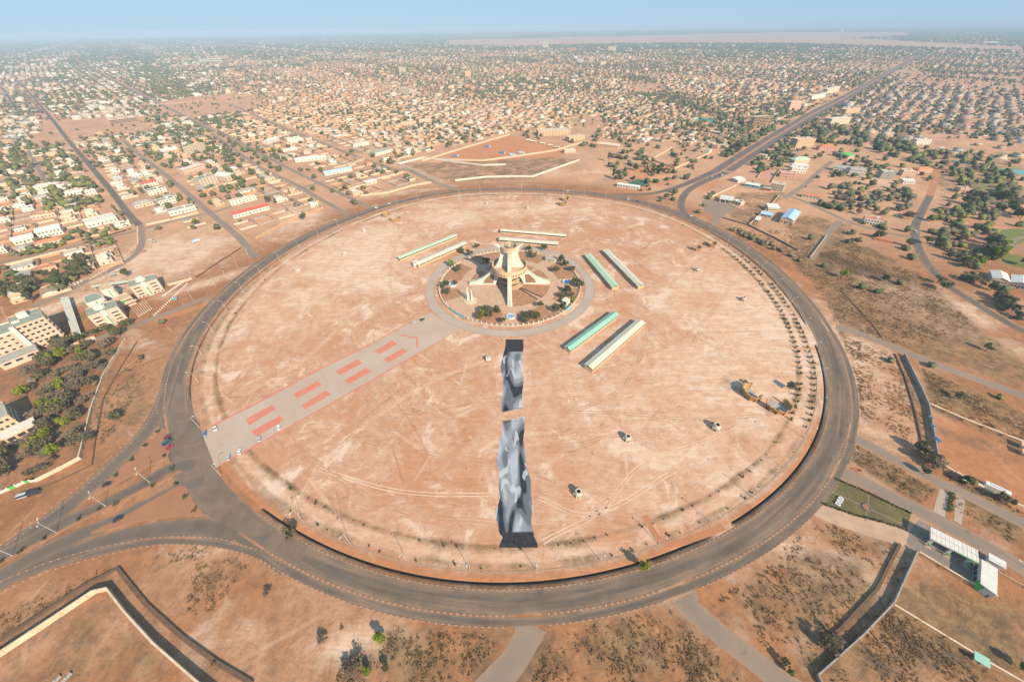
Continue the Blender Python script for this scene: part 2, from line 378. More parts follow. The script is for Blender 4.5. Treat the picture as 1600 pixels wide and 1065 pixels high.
z_grass = np.maximum.reduce([polyzone("1400,895 1600,935 1600,1070 1200,1070", 6, .75), polyzone("820,985 1060,950 1180,1070 780,1070", 7, 0.7), polyzone("1105,945 1290,815 1400,850 1370,930 1270,1010", 6, 0.6),
    polyzone("620,980 790,985 740,1070 520,1070", 9, 0.8), polyzone("1300,700 1330,690 1465,765 1440,792", 3, 0.9), polyzone("1430,570 1620,650 1620,720 1455,640", 3, 0.7), polyzone("1335,660 1330,560 1290,470 1230,400 1320,370 1430,420 1520,500 1600,560 1620,610 1450,560 1320,520", 6, 0.7),
    polyzone("0,970 140,900 180,890 80,960 0,1010", 4, 0.6), polyzone("300,880 390,865 330,950 290,960", 6, 0.5), polyzone("170,640 215,560 240,640 150,730 60,790 140,730", 4, 0.45),
    polyzone("1480,740 1600,790 1600,860 1500,800", 4, 0.8), polyzone("1150,300 1230,300 1180,360 1140,340", 4, 0.6), polyzone("625,255 870,245 905,250 830,280 700,285", 8, 0.6), polyzone("420,160 560,160 560,100 420,110", 30, 0.0),
    polyzone("1220,330 1330,350 1310,420 1240,400", 6, 0.7), polyzone("0,560 190,530 140,700 0,770", 4, 0.35), polyzone("0,1035 150,935 172,928 315,1070 0,1075", 3, .45), polyzone("430,1000 520,985 590,1070 420,1070", 8, 0.25), polyzone("1440,230 1600,240 1600,330 1440,290", 25, 0.5)])
z_dark = np.maximum.reduce([blob("1330,415,22,9,-40,0.9;1360,430,26,8,-30,0.8;1300,400,14,10,0,0.9;1290,420,10,5,0,.9;1395,430,20,8,-30,.6;1250,1040,8,3,0,0;1190,930,14,6,60,.45;1420,1000,6,4,-40,1;1365,1030,4,2.2,-40,1;1380,1040,5,2.2,-40,1;1450,1035,4,3,-40,.9;1495,1030,5,3,-30,.9;1530,1000,12,2,-40,.7;1395,985,5,2,-30,.8;1520,690,30,8,-35,.5;830,1030,6,22,-30,.5;900,1010,10,6,0,.4;560,1040,9,8,0,.6;760,1045,6,14,-20,.5;110,940,24,5,35,.5;30,1000,20,5,30,.5;1130,965,8,5,0,.5;1180,960,10,5,60,.4;1140,600,8,9,0,.5;1205,640,8,5,0,.4", 0.6),
    polyzone("0,1000 130,912 185,885 230,945 285,995 395,1070 320,1070 245,1005 172,925 150,930 0,1030", 1.5, 0.5), polyzone("1408,855 1430,863 1393,943 1345,993 1275,1055 1260,1030 1310,985 1370,920", 1.5, 0.55),
    polyzone("1398,553 1412,560 1447,632 1462,718 1440,690 1428,640", 1.2, 0.6), polyzone("0,530 200,520 150,690 0,770", 6, 0.35), polyzone("195,532 215,532 165,620 150,700 128,715 145,640", 2, .35)])
z_red = np.maximum.reduce([polyzone("1452,640 1590,692 1620,700 1620,820 1465,730", 2, .55), blob("870,862,8,3,0,0;1040,840,3,9,10,.9;1085,838,16,3,20,.9;1270,545,3,25,80,.7;430,410,20,6,-45,.7;620,350,15,6,-45,.6;780,390,60,5,0,.5;800,388,70,4,0,.5;1010,430,18,40,50,.5;1100,470,30,25,0,.5;870,720,10,35,10,.5;600,850,150,10,-10,.3;800,900,200,3,0,.5;600,880,120,3,-20,.5;275,490,30,5,35,.9;1270,330,25,8,45,.4;1010,290,60,12,20,.7;1110,290,40,10,45,.8;960,300,60,6,0,.6;230,425,15,30,40,.5;1290,600,3,30,95,.4;1270,440,40,10,-50,.7;1430,665,18,30,0,.4;1110,420,30,30,0,.3;320,870,40,3,0,.4;700,740,110,30,8,.35;1490,395,20,8,0,.5;1325,260,12,3,0,.8", 0.7),
    polyzone("690,243 796,211 905,232 870,246 811,248 746,255", 8, .9), polyzone("960,272 1010,250 1060,262 1000,292", 10, .6)])
z_green = np.maximum.reduce([polyzone("1556,360 1620,352 1620,372 1580,385 1545,375", 3, 1), polyzone("1560,392 1620,405 1620,425 1570,412", 3, 1), polyzone("1470,262 1560,275 1620,300 1620,322 1500,290", 14, .55), polyzone("1540,255 1620,262 1620,280 1540,268", 20, .55),
    polyzone("870,188 900,182 935,188 905,200", 14, .35), polyzone("1,680 35,660 60,665 40,700 0,712", 3, .6), blob("70,700,6,5,0,.0;145,470,10,5,30,.8;128,496,3,9,30,.8", .4)])
def band(px, py, half, soft=1.2):
    f = frac(px, py); d = np.abs(RN - f) * mean_r; return np.clip((half + soft - d) / soft, 0, 1)
lowhalf = np.clip((620 - PX(GX, GY)[1]) / -60, 0, 1)
z_red = np.maximum(z_red, .75 * band(800, 903, 1.2) * lowhalf); z_grass = np.maximum(z_grass, .78 * band(800, 856.5, .7, 2) + .7 * band(800, 887, .6, 2)); z_dark = np.maximum(z_dark, .55 * np.clip(1 - np.abs(RN * mean_r - (mean_r - 1.2)) / 1.4, 0, 1))
z_pale = np.maximum(z_pale, .5 * band(800, 872, 3.0, 2))
GYP = PX(GX, GY)[1]
z_city = np.clip((RN - 1.1) / 0.15, 0, 1) * np.clip((GY - 330) / 160, 0, 1)
tx = np.arange(NT); verts = np.stack([GX, GY, GZ], -1).reshape(-1, 3)
ii, jj = np.meshgrid(np.arange(NR - 1), tx, indexing='ij'); j2 = (jj + 1) % NT
quads = np.stack([ii * NT + jj, (ii + 1) * NT + jj, (ii + 1) * NT + j2, ii * NT + j2], -1).reshape(-1, 4)
def np_mesh(name, V, F, mats, mi=None, smooth_=False):
    me = bpy.data.meshes.new(name); V = np.asarray(V, np.float32); F = np.asarray(F, np.int32)
    me.vertices.add(len(V)); me.vertices.foreach_set('co', V.ravel())
    n = F.shape[1]; me.loops.add(F.size); me.loops.foreach_set('vertex_index', F.ravel())
    me.polygons.add(len(F)); me.polygons.foreach_set('loop_start', np.arange(0, F.size, n, dtype=np.int32))
    for m in (mats if isinstance(mats, (list, tuple)) else [mats]): me.materials.append(m)
    if mi is not None: me.polygons.foreach_set('material_index', np.asarray(mi, np.int32))
    me.update(calc_edges=True)
    return me
def fattr(me, name, vals, dom='POINT'):
    a = me.attributes.new(name, 'FLOAT', dom); a.data.foreach_set('value', np.asarray(vals, np.float32).ravel())
def cattr(me, cols):
    a = me.attributes.new('col', 'FLOAT_COLOR', 'FACE'); c = np.ones((len(cols), 4), np.float32); c[:, :3] = cols
    a.data.foreach_set('color', c.ravel())

def ground_material():
    m, t, b = nodes('laterite_earth')
    pos = N(t, 'ShaderNodeNewGeometry').outputs['Position']
    L = lambda a, c: t.links.new(a, c)
    z = {k: attr(t, k).outputs['Fac'] for k in ('z_plaza', 'z_pale', 'z_grass', 'z_dark', 'z_red', 'z_green', 'z_city')}
    # noise families
    big = noise(t, pos, 0.010, 6, 0.6); mid = noise(t, pos, 0.045, 7, 0.65, 0.4); fine = noise(t, pos, 0.35, 7, 0.7)
    # grader and tyre marks: long streaks round the circle's centre
    ctr = N(t, 'ShaderNodeVectorMath', operation='SUBTRACT'); L(pos, ctr.inputs[0]); ctr.inputs[1].default_value = (C0[0] + 30, C0[1] - 20, 0)
    ln = N(t, 'ShaderNodeVectorMath', operation='LENGTH'); L(ctr.outputs[0], ln.inputs[0])
    nm = N(t, 'ShaderNodeVectorMath', operation='NORMALIZE'); L(ctr.outputs[0], nm.inputs[0])
    sx = N(t, 'ShaderNodeSeparateXYZ'); L(nm.outputs[0], sx.inputs[0])
    warp = mth(t, 'MULTIPLY', mth(t, 'SUBTRACT', noise(t, pos, 0.014, 3), 0.5), 60.0)
    cb = N(t, 'ShaderNodeCombineXYZ'); L(mth(t, 'MULTIPLY', mth(t, 'ADD', ln.outputs['Value'], warp), 0.30), cb.inputs[0])
    L(mth(t, 'MULTIPLY', sx.outputs[0], 4.5), cb.inputs[1]); L(mth(t, 'MULTIPLY', sx.outputs[1], 4.5), cb.inputs[2])
    st1 = noise(t, cb.outputs[0], 1.0, 6, 0.65)
    mp = N(t, 'ShaderNodeMapping'); L(pos, mp.inputs[0]); mp.inputs['Rotation'].default_value = (0, 0, math.radians(38)); mp.inputs['Scale'].default_value = (0.035, 0.25, 1)
    st2 = noise(t, mp.outputs[0], 1.0, 6, 0.65, 1.2)
    mp3 = N(t, 'ShaderNodeMapping'); L(pos, mp3.inputs[0]); mp3.inputs['Rotation'].default_value = (0, 0, math.radians(-30)); mp3.inputs['Scale'].default_value = (0.03, 0.2, 1)
    st3 = noise(t, mp3.outputs[0], 1.0, 5, 0.6, 1.5)
    # base outside: orange-brown laterite
    out_c = mixc(t, ramp(t, mid, 0.36, 0.64), (0.36, 0.168, 0.078), (0.25, 0.113, 0.054))
    out_c = mixc(t, ramp(t, big, 0.5, 0.68), out_c, (0.43, 0.255, 0.16))
    grit = noise(t, pos, 0.16, 9, 0.78, 0.3); spk = noise(t, pos, 0.75, 6, 0.8)
    out_c = mixc(t, mth(t, 'MULTIPLY', ramp(t, grit, 0.46, 0.62), 0.65), out_c, (0.185, 0.098, 0.055))
    out_c = mixc(t, mth(t, 'MULTIPLY', ramp(t, grit, 0.44, 0.30), 0.5), out_c, (0.44, 0.27, 0.17))
    out_c = mixc(t, mth(t, 'MULTIPLY', ramp(t, fine, 0.52, 0.75), 0.45), out_c, (0.17, 0.085, 0.045))
    # base of the big circle: sand, pale pink to orange, streaked
    in_c = mixc(t, ramp(t, mid, 0.3, 0.7), (0.50, 0.30, 0.205), (0.43, 0.235, 0.15))
    in_c = mixc(t, mth(t, 'MULTIPLY', ramp(t, st1, 0.50, 0.72), 0.75), in_c, (0.33, 0.155, 0.075))
    in_c = mixc(t, mth(t, 'MULTIPLY', ramp(t, st2, 0.52, 0.72), 0.6), in_c, (0.57, 0.38, 0.265))
    in_c = mixc(t, mth(t, 'MULTIPLY', ramp(t, st3, 0.56, 0.74), 0.5), in_c, (0.36, 0.18, 0.10))
    in_c = mixc(t, mth(t, 'MULTIPLY', ramp(t, grit, 0.48, 0.62), 0.5), in_c, (0.33, 0.175, 0.10))
    in_c = mixc(t, mth(t, 'MULTIPLY', ramp(t, grit, 0.45, 0.28), 0.5), in_c, (0.60, 0.43, 0.32))
    cb2 = N(t, 'ShaderNodeCombineXYZ'); L(mth(t, 'MULTIPLY', mth(t, 'ADD', ln.outputs['Value'], mth(t, 'MULTIPLY', warp, .5)), 1.1), cb2.inputs[0]); L(mth(t, 'MULTIPLY', sx.outputs[0], 9.0), cb2.inputs[1]); L(mth(t, 'MULTIPLY', sx.outputs[1], 9.0), cb2.inputs[2])
    st4 = noise(t, cb2.outputs[0], 1.0, 5, 0.7)
    in_c = mixc(t, mth(t, 'MULTIPLY', ramp(t, st4, 0.58, 0.72), 0.6), in_c, (0.30, 0.14, 0.07))
    in_c = mixc(t, mth(t, 'MULTIPLY', ramp(t, fine, 0.6, 0.8), 0.30), in_c, (0.26, 0.13, 0.07))
    in_c = mixc(t, mth(t, 'MULTIPLY', ramp(t, spk, 0.66, 0.74), 0.5), in_c, (0.17, 0.09, 0.05))
    p30 = noise(t, pos, 0.028, 8, 0.72, 1.0)
    in_c = mixc(t, mth(t, 'MULTIPLY', ramp(t, p30, 0.50, 0.58), 0.65), in_c, (0.42, 0.20, 0.10))
    in_c = mixc(t, mth(t, 'MULTIPLY', ramp(t, p30, 0.46, 0.38), 0.75), in_c, (0.63, 0.48, 0.38))
    def tracks(rot, sc, w):                        # pairs of thin wheel tracks
        mp_ = N(t, 'ShaderNodeMapping'); L(pos, mp_.inputs[0]); mp_.inputs['Rotation'].default_value = (0, 0, rot)
        wv = N(t, 'ShaderNodeTexWave'); wv.inputs['Scale'].default_value = sc; wv.inputs['Distortion'].default_value = 14; wv.inputs['Detail'].default_value = 2; wv.inputs['Detail Scale'].default_value = .22; L(mp_.outputs[0], wv.inputs['Vector'])
        return mth(t, 'MULTIPLY', ramp(t, wv.outputs['Fac'], 1 - w, 1.0), ramp(t, noise(t, pos, .02, 4, .6, rot), .52, .62))
    trk = mth(t, 'MAXIMUM', tracks(.7, .012, .02), mth(t, 'MAXIMUM', tracks(-.5, .016, .022), tracks(1.4, .010, .016)))
    in_c = mixc(t, mth(t, 'MULTIPLY', trk, .55), in_c, (0.27, 0.135, 0.07))
    trk2 = mth(t, 'MAXIMUM', tracks(.2, .013, .02), tracks(2.3, .011, .02)); in_c = mixc(t, mth(t, 'MULTIPLY', trk2, .4), in_c, (0.62, 0.47, 0.37))
    out_c = mixc(t, mth(t, 'MULTIPLY', mth(t, 'MAXIMUM', trk2, tracks(.9, .009, .015)), .5), out_c, (0.46, 0.29, 0.185))
    c = mixc(t, z['z_plaza'], out_c, in_c)
    city = mixc(t, ramp(t, noise(t, pos, 0.02, 5, 0.65), 0.35, 0.65), (0.50, 0.285, 0.17), (0.37, 0.215, 0.135))
    city = mixc(t, mth(t, 'MULTIPLY', ramp(t, fine, 0.55, 0.75), 0.4), city, (0.24, 0.14, 0.09))
    c = mixc(t, z['z_city'], c, city)
    edge = lambda zz, amt=0.9, s=None: ramp(t, mth(t, 'ADD', zz, mth(t, 'MULTIPLY', mth(t, 'SUBTRACT', s or mid, 0.5), amt)), 0.25, 0.75)
    pale = mixc(t, ramp(t, st2, 0.40, 0.60), (0.64, 0.49, 0.39), (0.53, 0.345, 0.23))
    pale = mixc(t, mth(t, 'MULTIPLY', ramp(t, grit, 0.50, 0.62), 0.5), pale, (0.40, 0.23, 0.14))
    c = mixc(t, mth(t, 'MULTIPLY', edge(z['z_pale'], 1.6), 0.85), c, pale)
    c = mixc(t, mth(t, 'MULTIPLY', edge(z['z_red'], 1.2), 0.8), c, mixc(t, ramp(t, fine, 0.4, 0.7), (0.46, 0.195, 0.085), (0.37, 0.15, 0.07)))
    gr = mixc(t, ramp(t, grit, 0.40, 0.58), (0.29, 0.18, 0.09), (0.125, 0.08, 0.044))
    gr = mixc(t, mth(t, 'MULTIPLY', ramp(t, spk, 0.5, 0.7), 0.6), gr, (0.12, 0.075, 0.04))
    gr = mixc(t, ramp(t, noise(t, pos, 0.12, 7, 0.75), 0.5, 0.66), gr, (0.115, 0.075, 0.042))
    c = mixc(t, mth(t, 'MULTIPLY', edge(z['z_grass'], 2.0), 0.88), c, gr)
    dk = mixc(t, ramp(t, fine, 0.35, 0.65), (0.085, 0.066, 0.053), (0.15, 0.105, 0.073))
    c = mixc(t, mth(t, 'MULTIPLY', edge(z['z_dark'], 1.3, noise(t, pos, 0.1, 7, 0.7)), 0.85), c, dk)
    c = mixc(t, edge(z['z_green'], 0.8), c, mixc(t, ramp(t, fine, 0.35, 0.65), (0.12, 0.145, 0.04), (0.165, 0.165, 0.06)))
    L(c, b.inputs['Base Color']); b.inputs['Roughness'].default_value = 0.95; b.inputs['Specular IOR Level'].default_value = 0.1
    h = mth(t, 'ADD', mth(t, 'ADD', mth(t, 'MULTIPLY', st4, .8), mth(t, 'MULTIPLY', grit, 1.6)), mth(t, 'ADD', mth(t, 'MULTIPLY', fine, 1.0), mth(t, 'MULTIPLY', st2, 0.8)))
    bn = N(t, 'ShaderNodeBump'); bn.inputs['Strength'].default_value = 0.42; bn.inputs['Distance'].default_value = 0.6
    L(h, bn.inputs['Height']); L(bn.outputs[0], b.inputs['Normal'])
    return m
kd = len(rel) + np.arange(5); mi = np.where(np.isin(ii, kd[1:4]) & (op[jj] | op[j2]), 1, 0).ravel()
me = np_mesh('ground', verts, quads, [ground_material(), M_DRAIN], mi)
for k, v in dict(z_plaza=z_plaza, z_pale=z_pale, z_grass=z_grass, z_dark=z_dark, z_red=z_red, z_green=z_green, z_city=z_city).items(): fattr(me, k, v)
structure(link('ground', me))

# ------------------------------------------------------------------ roads
ROADS = []                                         # (centre line, half width) kept free of houses and trees
def road(name, pts, width, mat=M_ASPH, z=0.05, n=8, dusty=0.8, kind='structure', sm=True):
    """a road sheet along a centre line, dusty towards its edges (an 'edge' attribute for the material)"""
    P = smooth(pts, n) if sm else [np.array(p) for p in pts]
    P = np.array(P); wd = width if hasattr(width, '__len__') else [width] * len(pts)
    ww = np.interp(np.linspace(0, 1, len(P)), np.linspace(0, 1, len(wd)), wd)
    k = 6; T = np.gradient(P, axis=0); T /= np.linalg.norm(T, axis=1)[:, None]; Nn = np.c_[-T[:, 1], T[:, 0]]
    V = []; E = []
    for s in np.linspace(-1, 1, k + 1):
        V.append(np.c_[P + Nn * (ww / 2 * s)[:, None], np.full(len(P), z)]); E.append(np.full(len(P), dusty * abs(s) ** 3 + 0.12))
    V = np.array(V); m = len(P)
    a, b_ = np.meshgrid(np.arange(k), np.arange(m - 1), indexing='ij')
    F = np.stack([a * m + b_, a * m + b_ + 1, (a + 1) * m + b_ + 1, (a + 1) * m + b_], -1).reshape(-1, 4)[:, ::-1]
    me = np_mesh(name, V.reshape(-1, 3), F, mat); fattr(me, 'edge', np.array(E))
    ROADS.append((P, ww.max() / 2)); o = link(name, me); o['kind'] = kind
    return P
def sheet(name, poly, mat, z, edge=0.3):
    me = bpy.data.meshes.new(name); me.from_pydata([(x, y, z) for x, y in poly], [], [tuple(range(len(poly)))]); me.materials.append(mat)
    if me.polygons[0].normal.z < 0: me.flip_normals()
    fattr(me, 'edge', np.full(len(poly), edge)); me.update()
    return structure(link(name, me))
# the ring: carriageway, divider, cycle lane
def ring_strip(name, r0, r1, z, mat, a0=0.0, a1=2 * PI, n=720, e0=0.9, e1=0.9):
    full = abs(a1 - a0 - 2 * PI) < 1e-6
    t = np.linspace(a0, a1, n, endpoint=not full); ra, rb = r0(t), r1(t); V = []; E = []; k = 6
    for s in np.linspace(0, 1, k + 1):
        V.append(np.c_[pol(ra * (1 - s) + rb * s, t), np.full(len(t), z)]); q = abs(2 * s - 1) ** 3; E.append(np.full(len(t), 0.15 + q * (e0 if s < .5 else e1)))
    m = len(t); V = np.array(V); b_ = np.arange(m if full else m - 1); F = []
    for i in range(k):
        F.append(np.stack([i * m + b_, (i + 1) * m + b_, (i + 1) * m + (b_ + 1) % m, i * m + (b_ + 1) % m], -1))
    me = np_mesh(name, V.reshape(-1, 3), np.concatenate(F), mat); fattr(me, 'edge', np.array(E)); return structure(link(name, me))
R_MAIN = lambda t: R_OUT(t) - 4.3
ring_strip('ring_road', lambda t: R_IN(t), R_MAIN, 0.06, M_RINGA)
ring_strip('cycle_lane', lambda t: R_OUT(t) - 3.3, R_OUT, 0.06, M_RINGA)
ROADS.append((pol((R_IN(TH) + R_OUT(TH)) / 2, TH), 9.0))
jA, jB = ang(262, 640) % (2 * PI), ang(405, 872) % (2 * PI)
def in_junction(t):
    t = np.asarray(t) % (2 * PI); return between(t, jA, jB)
SIDE_GAPS = [ang(*p) % (2 * PI) for p in ((826, 978), (1070, 935), (1334, 680), (1312, 738), (1310, 510), (552, 335), (578, 325), (712, 297), (400, 403), (330, 463), (1000, 310), (1090, 345), (1120, 358))]
def gap_ok(t, r, half=9.0):
    t = np.asarray(t) % (2 * PI); m = ~in_junction(t)
    for g in SIDE_GAPS: m &= np.abs((t - g + PI) % (2 * PI) - PI) * r > half
    return m
def kerb_ring(name, rfun, step, ln, wd, h, mats, skip):
    """kerb of single stones, painted in turn"""
    mb = MB(); L = 2 * PI * 290; n = int(L / step)
    for i in range(n):
        t = 2 * PI * i / n
        if skip(t): continue
        p = pol(rfun(np.array([t])), np.array([t]))[0]; mb.obox(p, (-math.sin(t), math.cos(t)), ln / 2, wd / 2, -0.02, h, i % 2 if len(mats) > 1 else 0)
    return structure(mb.build(name, mats))
kerb_ring('inner_kerb', lambda t: R_IN(t) - 0.25, 1.5, 1.1, 0.45, 0.28, [M_KERB, M_KERBR], lambda t: bool(between(t, A['bl_hi'], A['bl_lo'])))
kerb_ring('divider_kerb', lambda t: R_MAIN(t) + 0.5, 1.5, 1.05, 0.8, 0.22, [M_KERB, M_KERBR], lambda t: not gap_ok(t, 290))
kerb_ring('outer_kerb', lambda t: R_OUT(t) + 0.25, 1.5, 1.1, 0.45, 0.22, [M_KERB, M_KERBR], lambda t: not gap_ok(t, 290))

# lower-left interchange
road('exit_road', GP("277,556 262,600 243,650 215,690 180,724 140,762 90,802 40,838 -20,878 -120,940"), [8, 9, 10.5, 11, 11, 11, 11, 11, 11, 11], z=0.08)
mb = MB()
road('avenue_lane', GP("305,726 268,731 220,758 160,790 110,812 60,838 0,870 -60,902 -150,950"), [12, 9, 8.2, 8.2, 8.5, 8.5, 8.5, 8.5, 8.5], z=0.10)
road('avenue_lane', GP("320,748 280,764 230,788 180,813 120,838 60,866 0,900 -60,930 -150,975"), [12, 9.5, 8.6, 8.6, 9, 9, 9, 9, 9], z=0.12)
road('entry_road', GP("372,832 345,828 310,823 262,826 210,834 150,850 90,872 40,890 -20,915 -120,965"), [12, 11, 10, 9.2, 9, 9, 9, 9, 9, 9], z=0.07)
road('cycle_lane', GP("440,895 400,867 350,851 300,846 250,846 200,853 125,870 62,890 0,917 -60,945 -150,990"), 2.6, z=0.066)
sheet('junction_apron', GP("302,640 292,600 276,600 262,650 266,700 274,752 310,800 330,806 400,846 470,880 478,858 400,812 340,740"), M_ASPH, 0.09, 0.5)
def kerb_line(name, pts, ln=1.1, step=1.5, wd=0.45, h=0.2):
    P, s = resample(smooth(pts, 8), step); mb = MB()
    for i in range(len(P) - 1):
        d = P[i + 1] - P[i]; d /= np.linalg.norm(d); mb.obox(P[i], d, ln / 2, wd / 2, 0, h, i % 2)
    return structure(mb.build(name, [M_KERB, M_KERBR]))
kerb_line('cycle_kerb', GP("400,858 350,843 300,838 250,839 200,846 125,863 62,883 0,909 -60,937"))
kerb_line('cycle_kerb', GP("440,900 400,872 350,857 300,851 250,851 200,859 125,877 62,897 0,925 -60,952"))
kerb_line('exit_kerb', GP("258,600 238,648 212,684 175,720 136,757 86,797 36,833 -20,872"))
kerb_line('exit_kerb', GP("254,600 234,645 208,680 171,715 132,752 82,792 32,828 -20,866"))
def island(name, px, mat=M_SOILB, h=0.18):
    P = [tuple(p) for p in smooth(GP(px), 5, True)]
    mb = MB(); mb.prism(P, 0.0, h, 1, 0)
    c = np.mean(P, axis=0); return structure(mb.build(name, [mat, M_KERB]))
island('traffic_island', "256,668 262,690 262,712 220,734 170,762 128,785 150,764 200,722 235,690")
island('traffic_island', "284,758 300,780 316,803 280,806 225,813 140,834 190,808 240,780")
med = GP("283,735 240,757 180,787 122,815 70,843 0,879 -60,910"); mb = MB()
Pm = np.array(smooth(med, 8)); La, Ra = offset(Pm, 1.0), offset(Pm, -1.0)
mb.strip(Ra, La, 0.22, 0); mb.strip(La, offset(Pm, 1.02), 0.1, 1)
kk = len(Pm)
for i in range(kk - 1):
    for S, sg in ((La, 1), (Ra, -1)):
        a_, b_ = S[i], S[i + 1]; mb.quad((a_[0], a_[1], 0.05), (b_[0], b_[1], 0.05), (b_[0], b_[1], 0.22), (a_[0], a_[1], 0.22), 1)
structure(mb.build('median_strip', [M_SOILB, M_KERB]))

# roads leaving the ring
road('side_road', GP("828,976 822,998 800,1035 772,1066 740,1100"), [15, 11, 10.5, 10.5, 10.5], M_TRACK, 0.04)
road('side_road', GP("1068,932 1082,952 1125,990 1180,1032 1225,1068 1290,1110"), [14, 10, 9, 9, 9.5, 10], M_TRACK, 0.04)
road('side_road', GP("1332,682 1370,702 1425,732 1512,774 1600,818 1720,880"), [9, 7.5, 7.5, 7.5, 7.5, 7.5], M_TRACK, 0.04)
road('side_road', GP("1308,735 1345,751 1400,779 1470,815 1538,852 1600,888 1720,955"), [10, 9, 9, 9, 9, 9, 9], M_TRACK, 0.04)
road('side_road', GP("1306,510 1340,520 1425,554 1500,583 1600,618 1720,662"), 8.5, M_TRACK, 0.04)
road('east_road', GP("1740,580 1600,518 1512,466 1475,440 1446,408 1432,378 1430,355 1440,331 1453,306"), 9, M_ASPH, 0.04)
road('dirt_road', GP("1453,306 1458,290 1466,262"), 9, M_SOILR, 0.04)
road('dirt_road', GP("1430,372 1380,362 1330,348 1290,330 1250,312 1215,303"), 7.5, M_TRACK, 0.035)
road('dirt_road', GP("1265,405 1290,370 1312,345"), 8, M_TRACK, 0.03)
road('dirt_road', GP("1225,310 1258,288 1275,272 1300,252"), 8, M_TRACK, 0.034)
road('dirt_road', GP("1440,331 1480,340 1560,352 1640,362"), 6, M_SOILR, 0.03)
# the big avenue to the upper right with its loop roads
AV = GP("1130,266 1200,221 1275,176 1325,150 1390,113 1440,84")
road('avenue', offset(np.array(AV), 9.5), 15, M_ASPH, 0.05)
road('avenue', offset(np.array(AV), -9.5), 15, M_ASPH, 0.05)
avm = np.array(smooth(AV, 6)); mb = MB(); mb.strip(offset(avm, -1.5), offset(avm, 1.5), 0.15); structure(mb.build('median_strip', [M_SOILR]))
road('loop_road', GP("955,305 1012,303 1050,295 1087,281 1124,264"), [9, 10, 11, 13, 15], M_ASPH, 0.08)
road('loop_road', GP("1136,269 1095,286 1073,300 1064,318 1072,336 1092,349 1128,366"), [15, 12, 11, 11, 11, 11, 10], M_ASPH, 0.10)
# roads of the left-hand quarter
road('side_road', GP("547,336 500,311 467,291 415,266 399,257 350,222 330,208"), 8, M_TRACK, 0.04)
road('side_road', GP("582,326 540,306 500,287 455,265 400,236 362,216 340,204"), 8, M_TRACK, 0.04)
road('side_road', GP("335,206 285,180 215,145 160,116 120,95"), 13, M_TRACK, 0.04)
road('side_road', GP("714,297 675,283 637,266 612,263 550,242 500,222 425,192 360,163"), 9, M_TRACK, 0.04)
road('side_road', GP("400,402 370,368 330,334 287,297 250,266 212,237 190,217"), 8.5, M_TRACK, 0.04)
road('west_road', GP("218,352 200,333 175,300 147,266 135,252 105,217 80,185 50,150 20,115"), 9, M_ASPH, 0.045)
road('west_road', GP("218,352 222,375 212,397 175,421 137,438 100,458 50,480"), 8, M_TRACK, 0.04)
road('west_road', GP("0,411 50,400 105,387 160,373 212,361 260,348 312,336 345,328 400,309 475,292 540,273 590,262"), 6.5, M_TRACK, 0.043)
road('side_road', GP("325,464 300,474 260,490 237,498 200,512 160,526 130,538"), 7, M_TRACK, 0.04)
road('west_road', GP("20,165 5,140 -30,110"), 9, M_ASPH, 0.04)
road('west_road', GP("-30,300 60,255 100,240"), 6, M_TRACK, 0.03)
road('west_road', GP("75,290 55,255 45,235"), 7, M_TRACK, 0.03)

# paved boulevard from the ring to the monument, with its red panels
bl = GP("303,684 350,656 400,632 500,578 590,533 640,505 672,488 690,500 720,514 682,535 647,555 560,605 480,650 400,694 332,734 318,712")
sheet('boulevard', bl, M_PAVE, 0.05, 0.35)
RP = ["585,548 612,532 621,537 592,553", "599,561 630,544 637,549 606,567", "524,580 559,561 566,567 531,586", "538,594 572,574 580,580 545,600", "458,616 496,595 503,601 464,622", "471,633 510,609 517,616 477,639", "383,655 426,632 431,639 390,664", "392,674 437,649 444,656 402,681"]
for s in RP: structure(sheet('red_paving_panel', GP(s), M_REDP, 0.065))
for s in ("626,522.5 653,527 653,529 626,524.5", "650,529 653,528 654,542 651,543", "331,664 400,629 500,575 590,531 640,503 640,504.5 590,532.5 500,577 400,631.5 331,667", "345,727 400,697 480,652 560,607 647,557 682,537 682,535.5 647,555 560,605 480,650 400,694 345,724"):
    structure(sheet('red_paving_line', GP(s), M_REDP, 0.065))

for px, py, wd, m in ((800, 893.5, .45, M_KERB),):
    f_ = frac(px, py); a0, a1 = A['bl_lo'], A['bl_hi'] - (2 * PI if A['bl_hi'] > A['bl_lo'] else 0)
    a1 = A['bl_lo'] + ((A['bl_hi'] - A['bl_lo']) % (2 * PI))
    ring_strip('verge_kerb', lambda t: R_IN(t) * f_ - wd / 2, lambda t: R_IN(t) * f_ + wd / 2, .12, m, a0 + .02, a1 - .02, 600)

mb = MB()
for i in range(14):                                # faded hatching on the splitter area of the junction
    a = np.array(G(283 + 3.0 * i, 760 + 3.4 * i)); b_ = np.array(G(290 + 3.2 * i, 758 + 3.2 * i)); d = (b_ - a) / np.hypot(*(b_ - a)); mb.obox((a + b_) / 2, d, np.hypot(*(b_ - a)) / 2, .12, .09, .135)
structure(mb.build('road_marking', pm('worn_marking', (.34, .24, .18), (.24, .17, .13), .6)))
